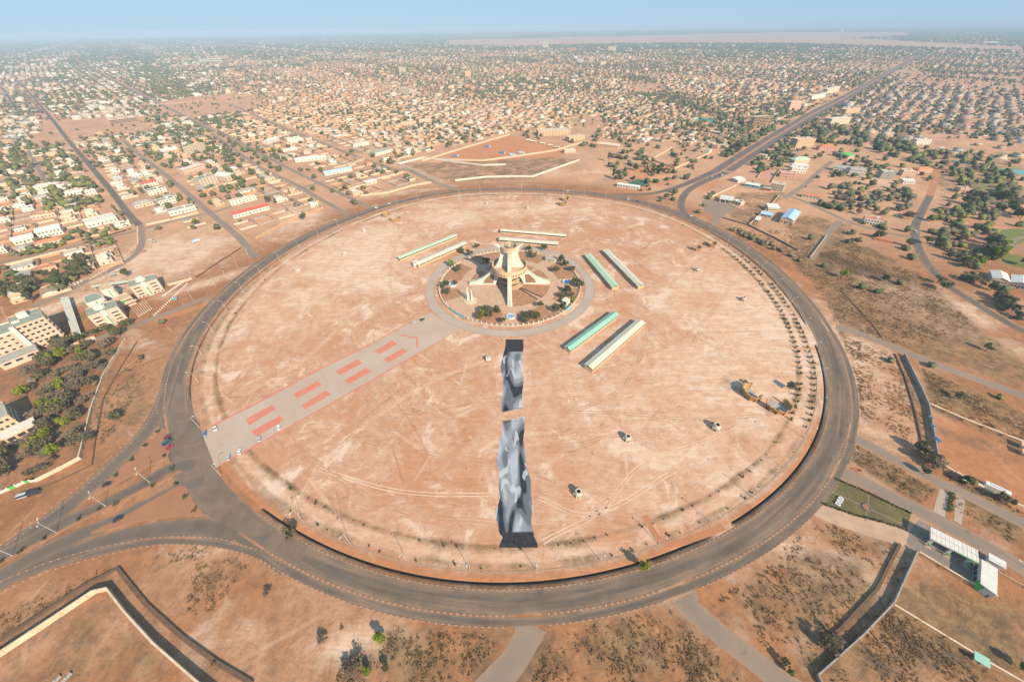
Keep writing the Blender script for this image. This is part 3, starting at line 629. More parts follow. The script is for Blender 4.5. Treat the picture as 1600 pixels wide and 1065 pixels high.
# ------------------------------------------------------------------ the monument's round garden
MC = np.array((-1.6, 325.5))
def mring(name, r0, r1, z, mat, a0=0, a1=360, n=96, kind='structure'):
    mb = MB(); t = np.radians(np.linspace(a0, a1, n + 1))
    A_ = [(MC[0] + r0 * math.cos(x), MC[1] + r0 * math.sin(x)) for x in t]; B_ = [(MC[0] + r1 * math.cos(x), MC[1] + r1 * math.sin(x)) for x in t]
    mb.strip(A_, B_, z); o = mb.build(name, mat); fattr(o.data, 'edge', np.full(len(o.data.vertices), .25)); return structure(o)
M_CIRC = road_mat('grey_circular_road', (0.40, 0.34, 0.30), (0.34, 0.27, 0.22), (0.44, 0.28, 0.19))
M_TERR = pm('terracotta_paving', (0.47, 0.31, 0.22), (0.41, 0.26, 0.18), 0.25, 0.9)
M_SAND = pm('pale_sand_paving', (0.47, 0.32, 0.235), (0.41, 0.27, 0.19), 0.2, 0.9)
M_BED = pm('garden_bed_soil', (0.36, 0.19, 0.11), (0.27, 0.14, 0.08), 0.25, 0.95, 0.3, 1.5)
mring('circular_road', 77, 85, 0.06, M_CIRC)
mring('circular_kerb', 76.3, 77, 0.12, M_KERB); mring('circular_kerb', 85, 85.6, 0.10, M_KERB)
mring('garden_paving', 0.0, 71.5, 0.05, M_TERR)
def sector(name, r0, r1, a0, a1, z0, z1, mat, mside=None):
    t = np.radians(np.linspace(a0, a1, max(4, int((a1 - a0) / 4))))
    P = [(MC[0] + r1 * math.cos(x), MC[1] + r1 * math.sin(x)) for x in t] + [(MC[0] + r0 * math.cos(x), MC[1] + r0 * math.sin(x)) for x in t[::-1]]
    mb = MB(); mb.prism(P, z0, z1, 1, 0); return structure(mb.build(name, [mat, mside or M_BROWNW]))
for a0, a1 in ((8, 38), (52, 84), (96, 128), (142, 172), (190, 206), (246, 263), (277, 309), (324, 350)):
    sector('garden_bed', 51, 70, a0, a1, 0.0, 0.35, M_BED)
sector('garden_bed', 13, 40, 184, 266, 0, 0.30, M_SAND, M_KERB)
for a0, a1 in ((275, 311), (320, 352), (10, 41), (49, 82), (98, 131), (139, 170)):
    sector('garden_bed', 15, 41, a0, a1, 0.0, 0.35, M_BED)
for a in (311.5, 319.5):
    t = math.radians(a); d = np.array((math.cos(t), math.sin(t))); mb = MB(); mb.obox(MC + d * 28, d, 13, 0.6, 0, 0.9)
    tag(mb.build('clipped_hedge', M_LEAFO), f"low clipped hedge on the {'near' if a < 315 else 'far'} side of the garden's right-hand path", 'hedge', 'hedges along the garden path')

mon = thing('monument', 'tall white four-legged monument tower with a round ring platform at the circle centre', 'monument', (*MC, 0))
def fin(ang_, wd=4.4, flare=True):
    """one swept leg: curved foot, waist, flared horn; profile in (r,z), then given its thickness"""
    outer = [(41, 0), (41, 2.4), (35, 4.0), (28, 7.2), (22.0, 11.8), (17.2, 16.6), (12.6, 22.5), (10.4, 27), (9.0, 32), (8.6, 36.5), (10.0, 40.3), (13.4, 43.4)]
    inner = [(14, 0), (13.6, 2.5), (12.2, 6), (9.5, 10), (6.5, 13), (2.2, 14.5), (2.2, 20), (2.2, 27), (2.2, 33), (3.0, 37), (6.5, 41), (12.0, 43.6)]
    if not flare: outer, inner = outer[:-2], inner[:-2]
    c, s = math.cos(ang_), math.sin(ang_); mb = MB(); hw = wd / 2
    P = lambda r, z, q: (c * r - s * q, s * r + c * q, z)
    n = len(outer)
    for i in range(n - 1):
        o0, o1, i0, i1 = outer[i], outer[i + 1], inner[i], inner[i + 1]; w0 = hw * (1 - 0.35 * i / n); w1 = hw * (1 - 0.35 * (i + 1) / n)
        mb.quad(P(*i0, -w0), P(*o0, -w0), P(*o1, -w1), P(*i1, -w1)); mb.quad(P(*o0, w0), P(*i0, w0), P(*i1, w1), P(*o1, w1))
        mb.quad(P(*o0, -w0), P(*o0, w0), P(*o1, w1), P(*o1, -w1)); mb.quad(P(*i0, w0), P(*i0, -w0), P(*i1, -w1), P(*i1, w1))
    w1 = hw * 0.65; mb.quad(P(*outer[-1], -w1), P(*outer[-1], w1), P(*inner[-1], w1), P(*inner[-1], -w1))
    return mb
for k, a in enumerate((0, 90, 180, 270)):
    t = math.radians(a); leg = fin(t, flare=k % 2 == 0).build('leg', M_WHITE, mon)
    c, s = math.cos(t), math.sin(t)
    P = lambda r, z, q: (c * r - s * q, s * r + c * q, z)
    for sg in (-1, 1):                                     # brown panel set into each side of the foot
        q = sg * 2.22; pts = [(16.5, 1.8), (27, 1.8), (25, 6.4), (19.5, 11.6), (15.2, 11.4)]
        mb = MB(); mb.poly([P(r, z, q) for r, z in (pts if sg < 0 else pts[::-1])], 0); mb.build('side_panel', pm('brown_panel', (0.24, 0.15, 0.09), (0.19, 0.12, 0.07), .4), leg)
    mb = MB()                                              # glazed strip running up the spine
    ol = [(41.06, 0.2), (41.06, 2.45), (35.06, 4.1), (28.08, 7.3), (22.1, 11.9), (17.3, 16.7), (12.7, 22.6), (10.5, 27), (9.1, 32), (8.7, 36.5)]
    for (r0, z0), (r1, z1) in zip(ol[:-1], ol[1:]):
        mb.quad(P(r0 + .05, z0 + .05, -1.2), P(r0 + .05, z0 + .05, 1.2), P(r1 + .05, z1 + .05, 1.05), P(r1 + .05, z1 + .05, -1.05))
    mb.build('spine_strip', pm('pale_green_cladding', (0.42, 0.45, 0.31), (0.36, 0.39, 0.26), 0.4, 0.6), leg)
mb = MB(); mb.lathe([(11, 14.8), (16.6, 16.0), (17.0, 16.0), (17.0, 22.2), (16.5, 22.2), (16.5, 19.4), (2.0, 19.4)], 64); rp = mb.build('ring_platform', pm('sand_render', (0.60, 0.42, 0.25), (0.53, 0.36, 0.21), 0.3), mon)
mb = MB(); mb.lathe([(2.0, 19.45), (16.4, 19.45)], 48); mb.build('deck', M_TERR, rp)
wmb = MB(); wmb.box(-0.75, 0.75, -0.06, 0.06, 0, 1.2); wme = wmb.mesh('window', M_GLASS)
for i in range(36):
    t = 2 * PI * i / 36 + .05
    if any(abs(((t - q + PI) % (2 * PI)) - PI) < 0.16 for q in (0, PI / 2, PI, 1.5 * PI)): continue
    link('window', wme, rp, (17.02 * math.cos(t), 17.02 * math.sin(t), 17.3), t + PI / 2)
mb = MB(); mb.lathe([(2.6, 14), (2.6, 38), (2.0, 38.2)], 16); mb.build('shaft', M_CREAM, mon)
mb = MB(); mb.lathe([(2.6, 35.5), (6.6, 37.2), (7.8, 37.6), (7.9, 41.6), (7.3, 41.6), (7.2, 38.6), (0, 38.6)], 40); cr = mb.build('crown', M_CREAM, mon)
mb = MB(); mb.lathe([(7.95, 40.2), (8.25, 40.2), (8.25, 41.9), (7.2, 41.9)], 40); mb.build('rim', M_TAN, cr)
for i in range(12):
    t = 2 * PI * i / 12; mb = MB(); mb.tube((2 * math.cos(t), 2 * math.sin(t), 41.2), (7.4 * math.cos(t), 7.4 * math.sin(t), 41.2), .22, .22, 5); mb.build('spoke', M_DGREY, cr)
mb = MB(); mb.lathe([(1.5, 38.5), (1.5, 41.5), (.8, 42.6), (0, 42.8)], 12); mb.build('cupola', M_TAN, mon)
mb = MB(); mb.tube((0, 0, 43.5), (0, 0, 50), .35, .15, 6); mb.build('mast', M_WHITE, mon)
mb = MB(); mb.lathe([(12.5, 0.4), (12.5, 1.0), (8.6, 1.0), (8.6, 4.2), (10.2, 4.6), (10.2, 5.4), (7.2, 5.6), (7.2, 9.0), (8.6, 9.4), (8.6, 10.2), (2, 10.6)], 40); ks = mb.build('base_hall', M_TAN, mon)
mb = MB(); mb.lathe([(8.66, 1.6), (8.66, 3.4)], 40); mb.build('window_band', M_GLASS, ks)
mb = MB(); mb.lathe([(7.26, 6.4), (7.26, 8.3)], 40); mb.build('window_band', M_GLASS, ks)

# white fence round the garden: posts and panels
fence = thing('garden_fence', 'round white post and panel fence enclosing the garden of the monument', 'fence', (*MC, 0))
pmb = MB(); pmb.box(-.35, .35, -.35, .35, 0, 2.4); pmb.box(-.45, .45, -.45, .45, 2.4, 2.6); post_me = pmb.mesh('post', M_WHITE)
pmb = MB(); pmb.box(-1.9, 1.9, -.1, .1, 0.1, .7); pmb.box(-1.9, 1.9, -.06, .06, 1.5, 1.65)
for i in range(6): pmb.box(-1.65 + .66 * i - .07, -1.65 + .66 * i + .07, -.05, .05, .7, 1.9)
pan_me = pmb.mesh('panel', [M_CREAM])
NF = 96
for i in range(NF):
    t = 2 * PI * (i + .5) / NF; d = math.degrees(t)
    if 216 < d < 236 or 40 < d < 50 or 131 < d < 140 or 316 < d < 323: continue
    link('post', post_me, fence, (71.5 * math.cos(t), 71.5 * math.sin(t), 0), t + PI / 2)
    t2 = t + PI / NF; link('panel', pan_me, fence, (71.5 * math.cos(t2), 71.5 * math.sin(t2), 0), t2 + PI / 2)
for d0, n, lab in ((226, 5, 'aqua blue gate of the garden where the striped boulevard arrives'), (319.5, 2, 'aqua gate beside the white lodge on the garden right side')):
    gt = thing('garden_gate', lab, 'gate', (*MC, 0))
    for i in range(n * 2):
        t = math.radians(d0 - n * 1.7 + 1.7 * i + .9); mb = MB(); mb.obox((71.5 * math.cos(t), 71.5 * math.sin(t)), (-math.sin(t), math.cos(t)), 1.0, .12, .1, 2.2); mb.build('gate_leaf', M_AQUA, gt)
# sculpture of white blades, basins, lodge
x, y = G(735, 470); scu = thing('blade_sculpture', 'three white upright blades on a round step in the garden', 'sculpture', (x, y, 0))
mb = MB(); mb.lathe([(6.5, .05), (6.5, .5), (4.5, .5), (4.5, .9), (0, .9)], 32); mb.build('plinth', M_CREAM, scu)
for dx, dy, h in ((-2.0, .6, 15), (.2, 1.4, 11), (1.8, -.6, 13)):
    mb = MB(); b0 = [(dx - 1.1, dy - .4), (dx + 1.1, dy - .6), (dx + .9, dy + .4), (dx - 1.0, dy + .5)]; n = len(mb.v)
    mb.v += [(p[0], p[1], .9) for p in b0] + [(dx + (p[0] - dx) * .45, dy + (p[1] - dy) * .5, h if i < 2 else h * .88) for i, p in enumerate(b0)]
    mb.f += [(0, 1, 5, 4), (1, 2, 6, 5), (2, 3, 7, 6), (3, 0, 4, 7), (4, 5, 6, 7)]; mb.m += [0] * 5; mb.build('blade', M_WHITE, scu)
for px, py, l in ((798, 495, 'round white basin with blue water before the front garden bed'), (885, 441, 'round white basin with blue water on the garden right side'), (707.5, 445, 'round white basin with blue water among trees on the garden left side')):
    x, y = G(px, py); b = thing('water_basin', l, 'fountain basin', (x, y, 0), group='round water basins in the garden')
    mb = MB(); mb.lathe([(4.2, .05), (4.2, 1.3), (3.3, 1.3), (3.3, .4)], 28); mb.build('rim', M_WHITE, b)
    mb = MB(); mb.disc((0, 0), 3.3, .9, 28); mb.build('water', pm('basin_water', (0.16, 0.30, 0.48), (0.20, 0.34, 0.52), .5, .2), b)

# ------------------------------------------------------------------ long open-sided sheds round the garden
def shed(label, a, b, width, h, roof, wallh=2.0):
    a, b = np.array(G(*a, h)), np.array(G(*b, h)); d = b - a; L = np.hypot(*d); rz = math.atan2(d[1], d[0]); c = (a + b) / 2
    t = thing('long_shed', label, 'shed', (*c, 0), rz, 'long sheds round the monument')
    hw = width / 2; n = int(L / 5)
    for s in (-1, 1):
        mb = MB(); k = int(L / 1.2)
        for i in range(k):                                # trapezoidal roofing sheets, each with its rib
            x0, x1 = -L / 2 - .5 + (L + 1) * i / k, -L / 2 - .5 + (L + 1) * (i + 1) / k
            y0, y1, z0, z1 = s * (hw + .4), 0.0, h - .5, h + .75
            e = .07 * (i % 2)
            q = [(x0, y0, z0 + e), (x1, y0, z0 + e), (x1, y1, z1 + e), (x0, y1, z1 + e)]
            mb.poly(q if s < 0 else q[::-1], 0)
        mb.build('roof_slope', roof, t)
    pmb = MB(); pmb.box(-.14, .14, -.14, .14, 0, h - .3); pme = pmb.mesh('post', M_TAN)
    for i in range(n + 1):
        for s in (-1, 1): link('post', pme, t, (-L / 2 + L * i / n, s * (hw - .3), 0))
    for s in (-1, 1):
        mb = MB(); mb.box(-L / 2, L / 2, s * (hw - .1) - .1, s * (hw - .1) + .1, 0, wallh); mb.build('low_wall', M_TAN, t)
    mb = MB(); mb.box(-L / 2, L / 2, -hw, hw, 0.02, .22); mb.build('floor_slab', M_GREY, t)
    for s in (-1, 1):
        mb = MB(); y_ = hw - .3; mb.prism([(s * L / 2 - .1, -y_), (s * L / 2 + .1, -y_), (s * L / 2 + .1, y_), (s * L / 2 - .1, y_)], 0.2, h - .6); mb.build('end_wall', M_TAN, t)
    return t
shed('pale green roofed long shed close to the circular road, right of the monument', (919, 397), (962, 447), 7.5, 4.2, M_ROOFG)
shed('cream roofed long shed beyond the green one, right of the monument', (946.7, 390), (1002, 445.5), 7.0, 4.2, M_ROOFP)
shed('teal green roofed long shed right of the painted strip', (962, 488.5), (887, 543.5), 6.5, 4.2, M_ROOFT)
shed('widest cream roofed long shed with a small brown hut at its side', (1002, 501), (920, 572), 7.6, 4.6, M_ROOFP)
shed('thin green roofed long shed farthest to the left of the monument', (622.5, 402), (712, 366.5), 5.5, 4.0, M_ROOFG)
shed('pale roofed long shed left of the monument with a white cabin at its end', (650, 411), (726, 378), 9, 4.2, M_ROOFP)
shed('grey roofed long shed, the farther one behind the monument', (783, 358.5), (884, 367), 6, 4.0, M_ROOFP)
shed('cream roofed long shed directly behind the monument tower', (781, 371.5), (872, 379), 9, 4.2, M_ROOFP)

# ------------------------------------------------------------------ white hollow huts and ochre shells on the sand
def hut(px, py, s, lab):
    x, y = G(px, py); t = thing('conical_hut', lab, 'hut', (x, y, 0), random.uniform(0, 6), 'white hollow huts on the sand')
    mb = MB(); mb.lathe([(2.7 * s, 0), (2.6 * s, 1.2 * s), (2.05 * s, 2.7 * s), (1.5 * s, 3.6 * s), (1.2 * s, 3.6 * s), (1.7 * s, 2.5 * s), (2.2 * s, .1)], 24); mb.build('shell', pm('old_whitewash', (0.60, 0.52, 0.43), (0.36, 0.28, 0.22), 0.9), t)
    mb = MB(); mb.lathe([(1.75 * s, 3.45 * s), (1.75 * s, 3.75 * s), (1.15 * s, 3.75 * s), (1.15 * s, 3.45 * s)], 24); mb.build('rim', M_CREAM, t)
    nmb = MB(); nmb.obox((0, 0), (1, 0), .45 * s, .12, 0.5 * s, 1.7 * s); nme = nmb.mesh('niche', M_DGREY)
    for i in range(7):
        a = 2 * PI * i / 7; link('niche', nme, t, (2.58 * s * math.cos(a), 2.58 * s * math.sin(a), 0), a + PI / 2)
    bmb = MB(); bmb.obox((0, 0), (1, 0), .16, .28, 0, 2.3 * s); bme = bmb.mesh('buttress', M_CREAM)
    for i in range(7):
        a = 2 * PI * (i + .5) / 7; link('buttress', bme, t, (2.62 * s * math.cos(a), 2.62 * s * math.sin(a), 0), a + PI / 2)
for q in ((903, 772, 1.0, 'white hollow hut closest to the lower end of the painted strip'), (980, 686, 1.0, 'white hollow hut standing alone on the sand right of the strip middle'),
          (1118, 669, 1.15, 'white hollow hut near the ochre shells, with rubble beside it'), (1089, 423, .95, 'white hollow hut between the long sheds and the ring road bend'),
          (1161, 469, .95, 'white hollow hut on pale sand near the right verge bushes'), (824, 326, .95, 'low white hut behind the monument near the far ring road'),
          (761, 318.5, .95, 'white hut nearest the far edge of the circle, left of centre'), (569, 361.5, .95, 'white hut on pale sand below the yellow shells at upper left'),
          (539, 397, 1.0, 'white hut on the sand left of the thin green shed'), (466, 424, 1.05, 'white hut nearest the left bend of the ring road')): hut(*q)
def shell(px, py, r, h, a0, a1, lab, sx=1.0):
    x, y = G(px, py); t = thing('ochre_shell', lab, 'ruin', (x, y, 0), 0, 'unfinished ochre shells on the sand')
    mb = MB(); n = 22; M_IN = M_GREY; rs = np.random.default_rng(int(px))
    aa = np.radians(np.linspace(a0, a1, n + 1)); hh = h * (0.78 + .3 * rs.random(n + 1)); k = len(mb.v)
    for a, q in zip(aa, hh):
        for rr, z in ((r * 1.0, 0), (r * 1.12, q * .55), (r * 1.22, q), (r * 1.10, q), (r * .98, q * .5), (r * .86, 0)): mb.v.append((sx * rr * math.cos(a), rr * math.sin(a), z))
    for i in range(n):
        for e in range(5):
            f = (k + 6 * i + e, k + 6 * i + 6 + e, k + 6 * i + 7 + e, k + 6 * i + e + 1); mb.f.append(f); mb.m.append(0)
    for i in (0, n): mb.f.append(tuple(k + 6 * i + e for e in range(6))); mb.m.append(0)
    mb.build('wall', M_OCHRE, t)
    for i in range(2, n - 1, 3):
        a = aa[i]; q = MB(); q.obox((0, 0), (1, 0), .35, .5, 0, hh[i] * 1.05); q.build('rib', M_OCHRE, t, (sx * r * 1.12 * math.cos(a), r * 1.12 * math.sin(a), 0)).rotation_euler = (0, 0, a + PI / 2)
    mb = MB(); mb.disc((0, 0), r * .86, .12, 24); fl = mb.build('floor', M_GREY, t); fl.scale = (sx, 1, 1)
shell(1172, 616, 6.2, 5.2, 60, 330, 'ochre curved shell with open side, the left one of the pair by the verge', .8)
shell(1214, 636, 6.2, 4.6, 150, 400, 'ochre curved shell, the right one of the pair, nearest the verge bushes', 1.1)
shell(1087, 389, 5, 3.6, 150, 420, 'low ochre curved shell on the sand left of the round one')
shell(1112, 384, 4.6, 4.4, 0, 300, 'round ochre shell beside the ring road bend at upper right')
shell(879, 320, 5.2, 4.4, 140, 410, 'ochre shell, the nearer of two behind the monument')
shell(883, 313, 4.8, 5.0, 0, 270, 'ochre shell, the farther of two behind the monument')
shell(604, 338, 4.6, 6.0, 20, 290, 'tall yellow shell at upper left beside the block-like one')
shell(618, 344, 5.2, 4.2, 150, 430, 'wide yellow shell at upper left, nearer of the pair', 1.2)

# the big painted strip on the sand: a plain grey abstract band
def painted_strip():
    top = [(530, 790, 817), (546, 788, 818), (560, 786, 816), (580, 784, 817), (600, 785, 816), (620, 784, 815), (640, 783, 818)]
    bot = [(655, 785, 819), (680, 782, 819), (705, 780, 822), (730, 779, 825), (755, 777, 827), (780, 778, 829), (805, 778, 832), (828, 781, 835), (840, 781, 837), (855, 780, 840)]
    m, t, b = nodes('grey_ground_paint'); pos = N(t, 'ShaderNodeNewGeometry').outputs['Position']
    mp = N(t, 'ShaderNodeMapping'); t.links.new(pos, mp.inputs[0]); mp.inputs['Rotation'].default_value = (0, 0, .25); mp.inputs['Scale'].default_value = (0.085, 0.026, 1)
    nz = noise(t, mp.outputs[0], 1.0, 1, .4, .9); n1 = mth(t, 'ADD', mth(t, 'MULTIPLY', ramp(t, nz, .40, .43), .3), mth(t, 'ADD', mth(t, 'MULTIPLY', ramp(t, nz, .49, .53), .35), mth(t, 'MULTIPLY', ramp(t, nz, .58, .64), .35))); n2 = ramp(t, noise(t, pos, .12, 5, .6), .3, .75)
    sp = N(t, 'ShaderNodeSeparateXYZ'); t.links.new(pos, sp.inputs[0])
    c = mixc(t, n1, (0.018, 0.021, 0.03), (0.36, 0.39, 0.44)); c = mixc(t, mth(t, 'MULTIPLY', n2, .35), c, (0.07, 0.075, 0.09))
    c = mixc(t, mth(t, 'MULTIPLY', ramp(t, noise(t, mp.outputs[0], 2.3, 1, .5, .6), .60, .63), .75), c, (0.42, 0.45, 0.49))
    wv = ramp(t, noise(t, pos, .5, 5, .6), .4, .7); y0, y1, y2, y3 = G(800, 829)[1], G(800, 834)[1], G(800, 550)[1], G(800, 546)[1]
    ends = mth(t, 'MAXIMUM', ramp(t, sp.outputs[1], y0, y0 - 1.0), ramp(t, sp.outputs[1], y2, y2 + 1.0))
    c = mixc(t, ends, c, mixc(t, wv, (0.022, 0.022, 0.028), (0.055, 0.05, 0.052)))
    t.links.new(c, b.inputs['Base Color']); b.inputs['Roughness'].default_value = .95; b.inputs['Specular IOR Level'].default_value = .1
    root = thing('ground_painting', 'wide strip of grey and black paint laid over the sand', 'ground painting', (0, 0, 0))
    for rows, wob in ((top, 1.0), (bot, 1.4)):
        Lp = smooth([G(l, y) for y, l, r in rows], 10); Rp = smooth([G(r, y) for y, l, r in rows], 10); n = len(Lp); fd = lambda i: min(1.0, i / 12, (n - 1 - i) / 12)
        L2 = [(p[0] + fd(i) * wob * .9 * math.sin(i * .16 + 1) + fd(i) * wob * .3 * math.sin(i * .41), p[1]) for i, p in enumerate(Lp)]; R2 = [(p[0] + fd(i) * wob * .7 * math.sin(i * .13 + 2) + fd(i) * wob * .25 * math.sin(i * .37), p[1]) for i, p in enumerate(Rp)]
        if rows is top: L2[-1] = (L2[-1][0], L2[-1][1] - 2.2); R2[-1] = (R2[-1][0], R2[-1][1] + 1.6); 
        else: L2[0] = (L2[0][0], L2[0][1] - 1.8); R2[0] = (R2[0][0], R2[0][1] + 2.2)
        mb = MB(); mb.strip(R2, L2, 0.02); o = mb.build('painted_area', m, root)
        if o.data.polygons[0].normal.z < 0: o.data.flip_normals()
painted_strip()

# wheel tracks worn into the sand: pairs of narrow strips
M_TRK = pm('worn_track_dark', (0.36, 0.19, 0.105), (0.46, 0.27, 0.17), 0.12, 0.95, lo=.4, hi=.6); M_TRKL = pm('worn_track_pale', (0.60, 0.44, 0.33), (0.50, 0.32, 0.215), 0.12, 0.95, lo=.4, hi=.6)
def wheel_track(px, dark=True, w_=.55, gap=1.9):
    P = np.array(smooth(GP(px), 10)); P = P + np.c_[np.sin(np.arange(len(P)) * .31 + len(px)), np.cos(np.arange(len(P)) * .23)] * .9; mb = MB()
    for s in (-1, 1): mb.strip(offset(P, s * gap / 2 - w_ / 2), offset(P, s * gap / 2 + w_ / 2), .012 + .004 * dark)
    structure(mb.build('wheel_track', M_TRK if dark else M_TRKL))
for i, q in enumerate(("440,640 560,600 700,560 780,545", "525,700 600,640 690,590 770,560", "640,640 700,655 778,680", "560,690 660,705 776,722", "500,735 620,765 772,772", "470,715 560,765 660,805 776,818", "845,700 905,692 960,680 1040,690", "840,620 960,610 1080,590 1180,570", "900,590 1000,560 1100,500 1150,440", "990,470 1050,440 1100,400 1130,395", "850,850 930,800 1000,730 1100,690 1200,650", "840,645 980,645 1100,655 1195,650", "700,500 600,470 500,440 420,432", "570,470 520,520 480,560 385,615", "640,345 620,380 610,440 620,500", "940,420 990,470 1010,520 980,600 900,640", "840,780 900,800 960,790 1050,740", "560,640 640,640 740,620 785,610", "400,560 470,540 560,500 640,470", "900,330 980,350 1060,390 1120,450 1160,520", "500,400 600,360 720,330 850,325")): wheel_track(q, i % 3 != 1)
road('dirt_road', GP("1008,805 1022,832 1040,848 1060,848 1085,840 1112,830 1130,822"), 3.4, M_SOILR, 0.03)
# ------------------------------------------------------------------ buildings
LAND = []                                           # (name, x, y) landmarks the labels refer to
FOOT = []                                           # footprints kept free: (x, y, radius)
_wme = {}
def win_mesh(w_, h_, frame):
    k = (round(w_, 1), round(h_, 1), frame.name)
    if k not in _wme:
        mb = MB(); mb.box(-w_ / 2, w_ / 2, -.05, .05, 0, h_, 0); mb.box(-w_ / 2 - .12, w_ / 2 + .12, -.14, .06, -.16, -.003, 1); mb.box(-w_ / 2 - .12, w_ / 2 + .12, -.14, .06, h_ + .003, h_ + .14, 1)
        _wme[k] = mb.mesh('window', [M_GLASS, frame])
    return _wme[k]
def windows(t, W, x0, x1, y, z0, floors, fh, n, ww, wh, frame, rot=0.0):
    """windows on a wall running x0..x1 (front: rot 0); rot 90 puts them on a side wall at x=y"""
    me = win_mesh(ww, wh, frame)
    for f in range(floors):
        for i in range(n):
            u = x0 + (x1 - x0) * (i + .5) / n; z = z0 + f * fh + fh * .32
            if rot == 0: link('window', me, t, (u, y - .03, z))
            elif rot > 0: link('window', me, t, (y + .03, u, z), PI / 2)
            else: link('window', me, t, (y - .03, u, z), -PI / 2)
def walls_roof(t, W, D, h, wall, roof, kind, x0=0, y0=0, z0=0, over=.6, rise=None):
    x1, y1 = x0 + W, y0 + D
    mb = MB(); mb.box(x0, x1, y0, y1, z0, h, 0, 0); body = mb.build('wall', wall, t)
    mb = MB()
    if kind == 'flat':
        mb.box(x0 + .25, x1 - .25, y0 + .25, y1 - .25, h - .05, h + .1, 0)
        r = mb.build('roof', roof, t); mb = MB(); p = .6
        mb.box(x0 - .05, x1 + .05, y0 - .05, y0 + .25, h + .004, h + p, 0); mb.box(x0 - .05, x1 + .05, y1 - .25, y1 + .05, h + .004, h + p, 0)
        mb.box(x0 - .05, x0 + .25, y0 + .252, y1 - .252, h + .004, h + p, 0); mb.box(x1 - .25, x1 + .05, y0 + .252, y1 - .252, h + .004, h + p, 0)
        mb.build('parapet', wall, r); return r
    X0, X1, Y0, Y1 = x0 - over, x1 + over, y0 - over, y1 + over; rise = rise or min(W, D) * .16
    if kind == 'gable':
        if W >= D:
            ym = (y0 + y1) / 2; mb.quad((X0, Y0, h - .1), (X1, Y0, h - .1), (X1, ym, h + rise), (X0, ym, h + rise)); mb.quad((X1, Y1, h - .1), (X0, Y1, h - .1), (X0, ym, h + rise), (X1, ym, h + rise))
            g = MB(); g.poly([(x0, y0, h), (x0, ym, h + rise - .15), (x0, y1, h)]); g.poly([(x1, y0, h), (x1, y1, h), (x1, ym, h + rise - .15)])
        else:
            xm = (x0 + x1) / 2; mb.quad((X0, Y1, h - .1), (X0, Y0, h - .1), (xm, Y0, h + rise), (xm, Y1, h + rise)); mb.quad((X1, Y0, h - .1), (X1, Y1, h - .1), (xm, Y1, h + rise), (xm, Y0, h + rise))
            g = MB(); g.poly([(x0, y0, h), (x1, y0, h), (xm, y0, h + rise - .15)]); g.poly([(x1, y1, h), (x0, y1, h), (xm, y1, h + rise - .15)])
        r = mb.build('roof', roof, t); g.build('gable_end', wall, t); return r
    if kind == 'hip':
        q = min(W, D) / 2
        a, b_ = ((x0 + q, (y0 + y1) / 2), (x1 - q, (y0 + y1) / 2)) if W >= D else (((x0 + x1) / 2, y0 + q), ((x0 + x1) / 2, y1 - q))
        A_, B_ = (*a, h + rise * 1.5), (*b_, h + rise * 1.5); c = [(X0, Y0, h), (X1, Y0, h), (X1, Y1, h), (X0, Y1, h)]
        if W >= D: mb.quad(c[0], c[1], B_, A_); mb.poly([c[1], c[2], B_]); mb.quad(c[2], c[3], A_, B_); mb.poly([c[3], c[0], A_])
        else: mb.poly([c[0], c[1], A_]); mb.quad(c[1], c[2], B_, A_); mb.poly([c[2], c[3], B_]); mb.quad(c[3], c[0], A_, B_)
        return mb.build('roof', roof, t)
    mb.poly([(X0, Y0, h), (X1, Y0, h), (X1, Y1, h + rise), (X0, Y1, h + rise)]); return mb.build('roof', roof, t)
def bld(name, label, cat, p1, p2, D, h, wall, roof, kind='flat', floors=1, nw=4, nside=3, frame=None, land=None, win=True, ww=1.5, over=.6, tank=False, group=None, box=False):
    """a building whose near front edge runs between two photo pixels"""
    a, b_ = np.array(G(*p1)), np.array(G(*p2)); d = b_ - a; W = float(np.hypot(*d)); rz = math.atan2(d[1], d[0])
    t = thing(name, label, cat, (*a, 0), rz, group)
    walls_roof(t, W, D, h, wall, roof, kind, over=over)
    frame = frame or M_CREAM; fh = h / floors; wh = min(1.6, fh * .45)
    if win:
        windows(t, W, .6, W - .6, 0, 0, floors, fh, nw, min(ww, (W / nw) * .6), wh, frame)
        windows(t, W, .8, D - .8, W, 0, floors, fh, nside, min(ww, (D / max(nside, 1)) * .55), wh, frame, 90)
        windows(t, W, .8, D - .8, 0, 0, floors, fh, nside, min(ww, (D / max(nside, 1)) * .55), wh, frame, -90)
    mb = MB(); mb.box(W * .47 - .6, W * .47 + .6, -.08, .05, 0, 2.2)
    if win and kind != 'mono': mb.build('door', M_BARK, t)
    if tank or (kind == 'flat' and W > 12 and win):
        mb = MB(); mb.box(W * .6, W * .6 + 3, D * .5, D * .5 + 2.6, h + .1, h + 2.3); mb.build('stair_hut', wall, t)
    c = a + d / 2 + np.array((-math.sin(rz), math.cos(rz))) * D / 2; FOOT.append((c[0], c[1], math.hypot(W, D) / 2 + 2))
    if land: LAND.append((land, c[0], c[1]))
    return t
LAND += [('the monument', *MC)]
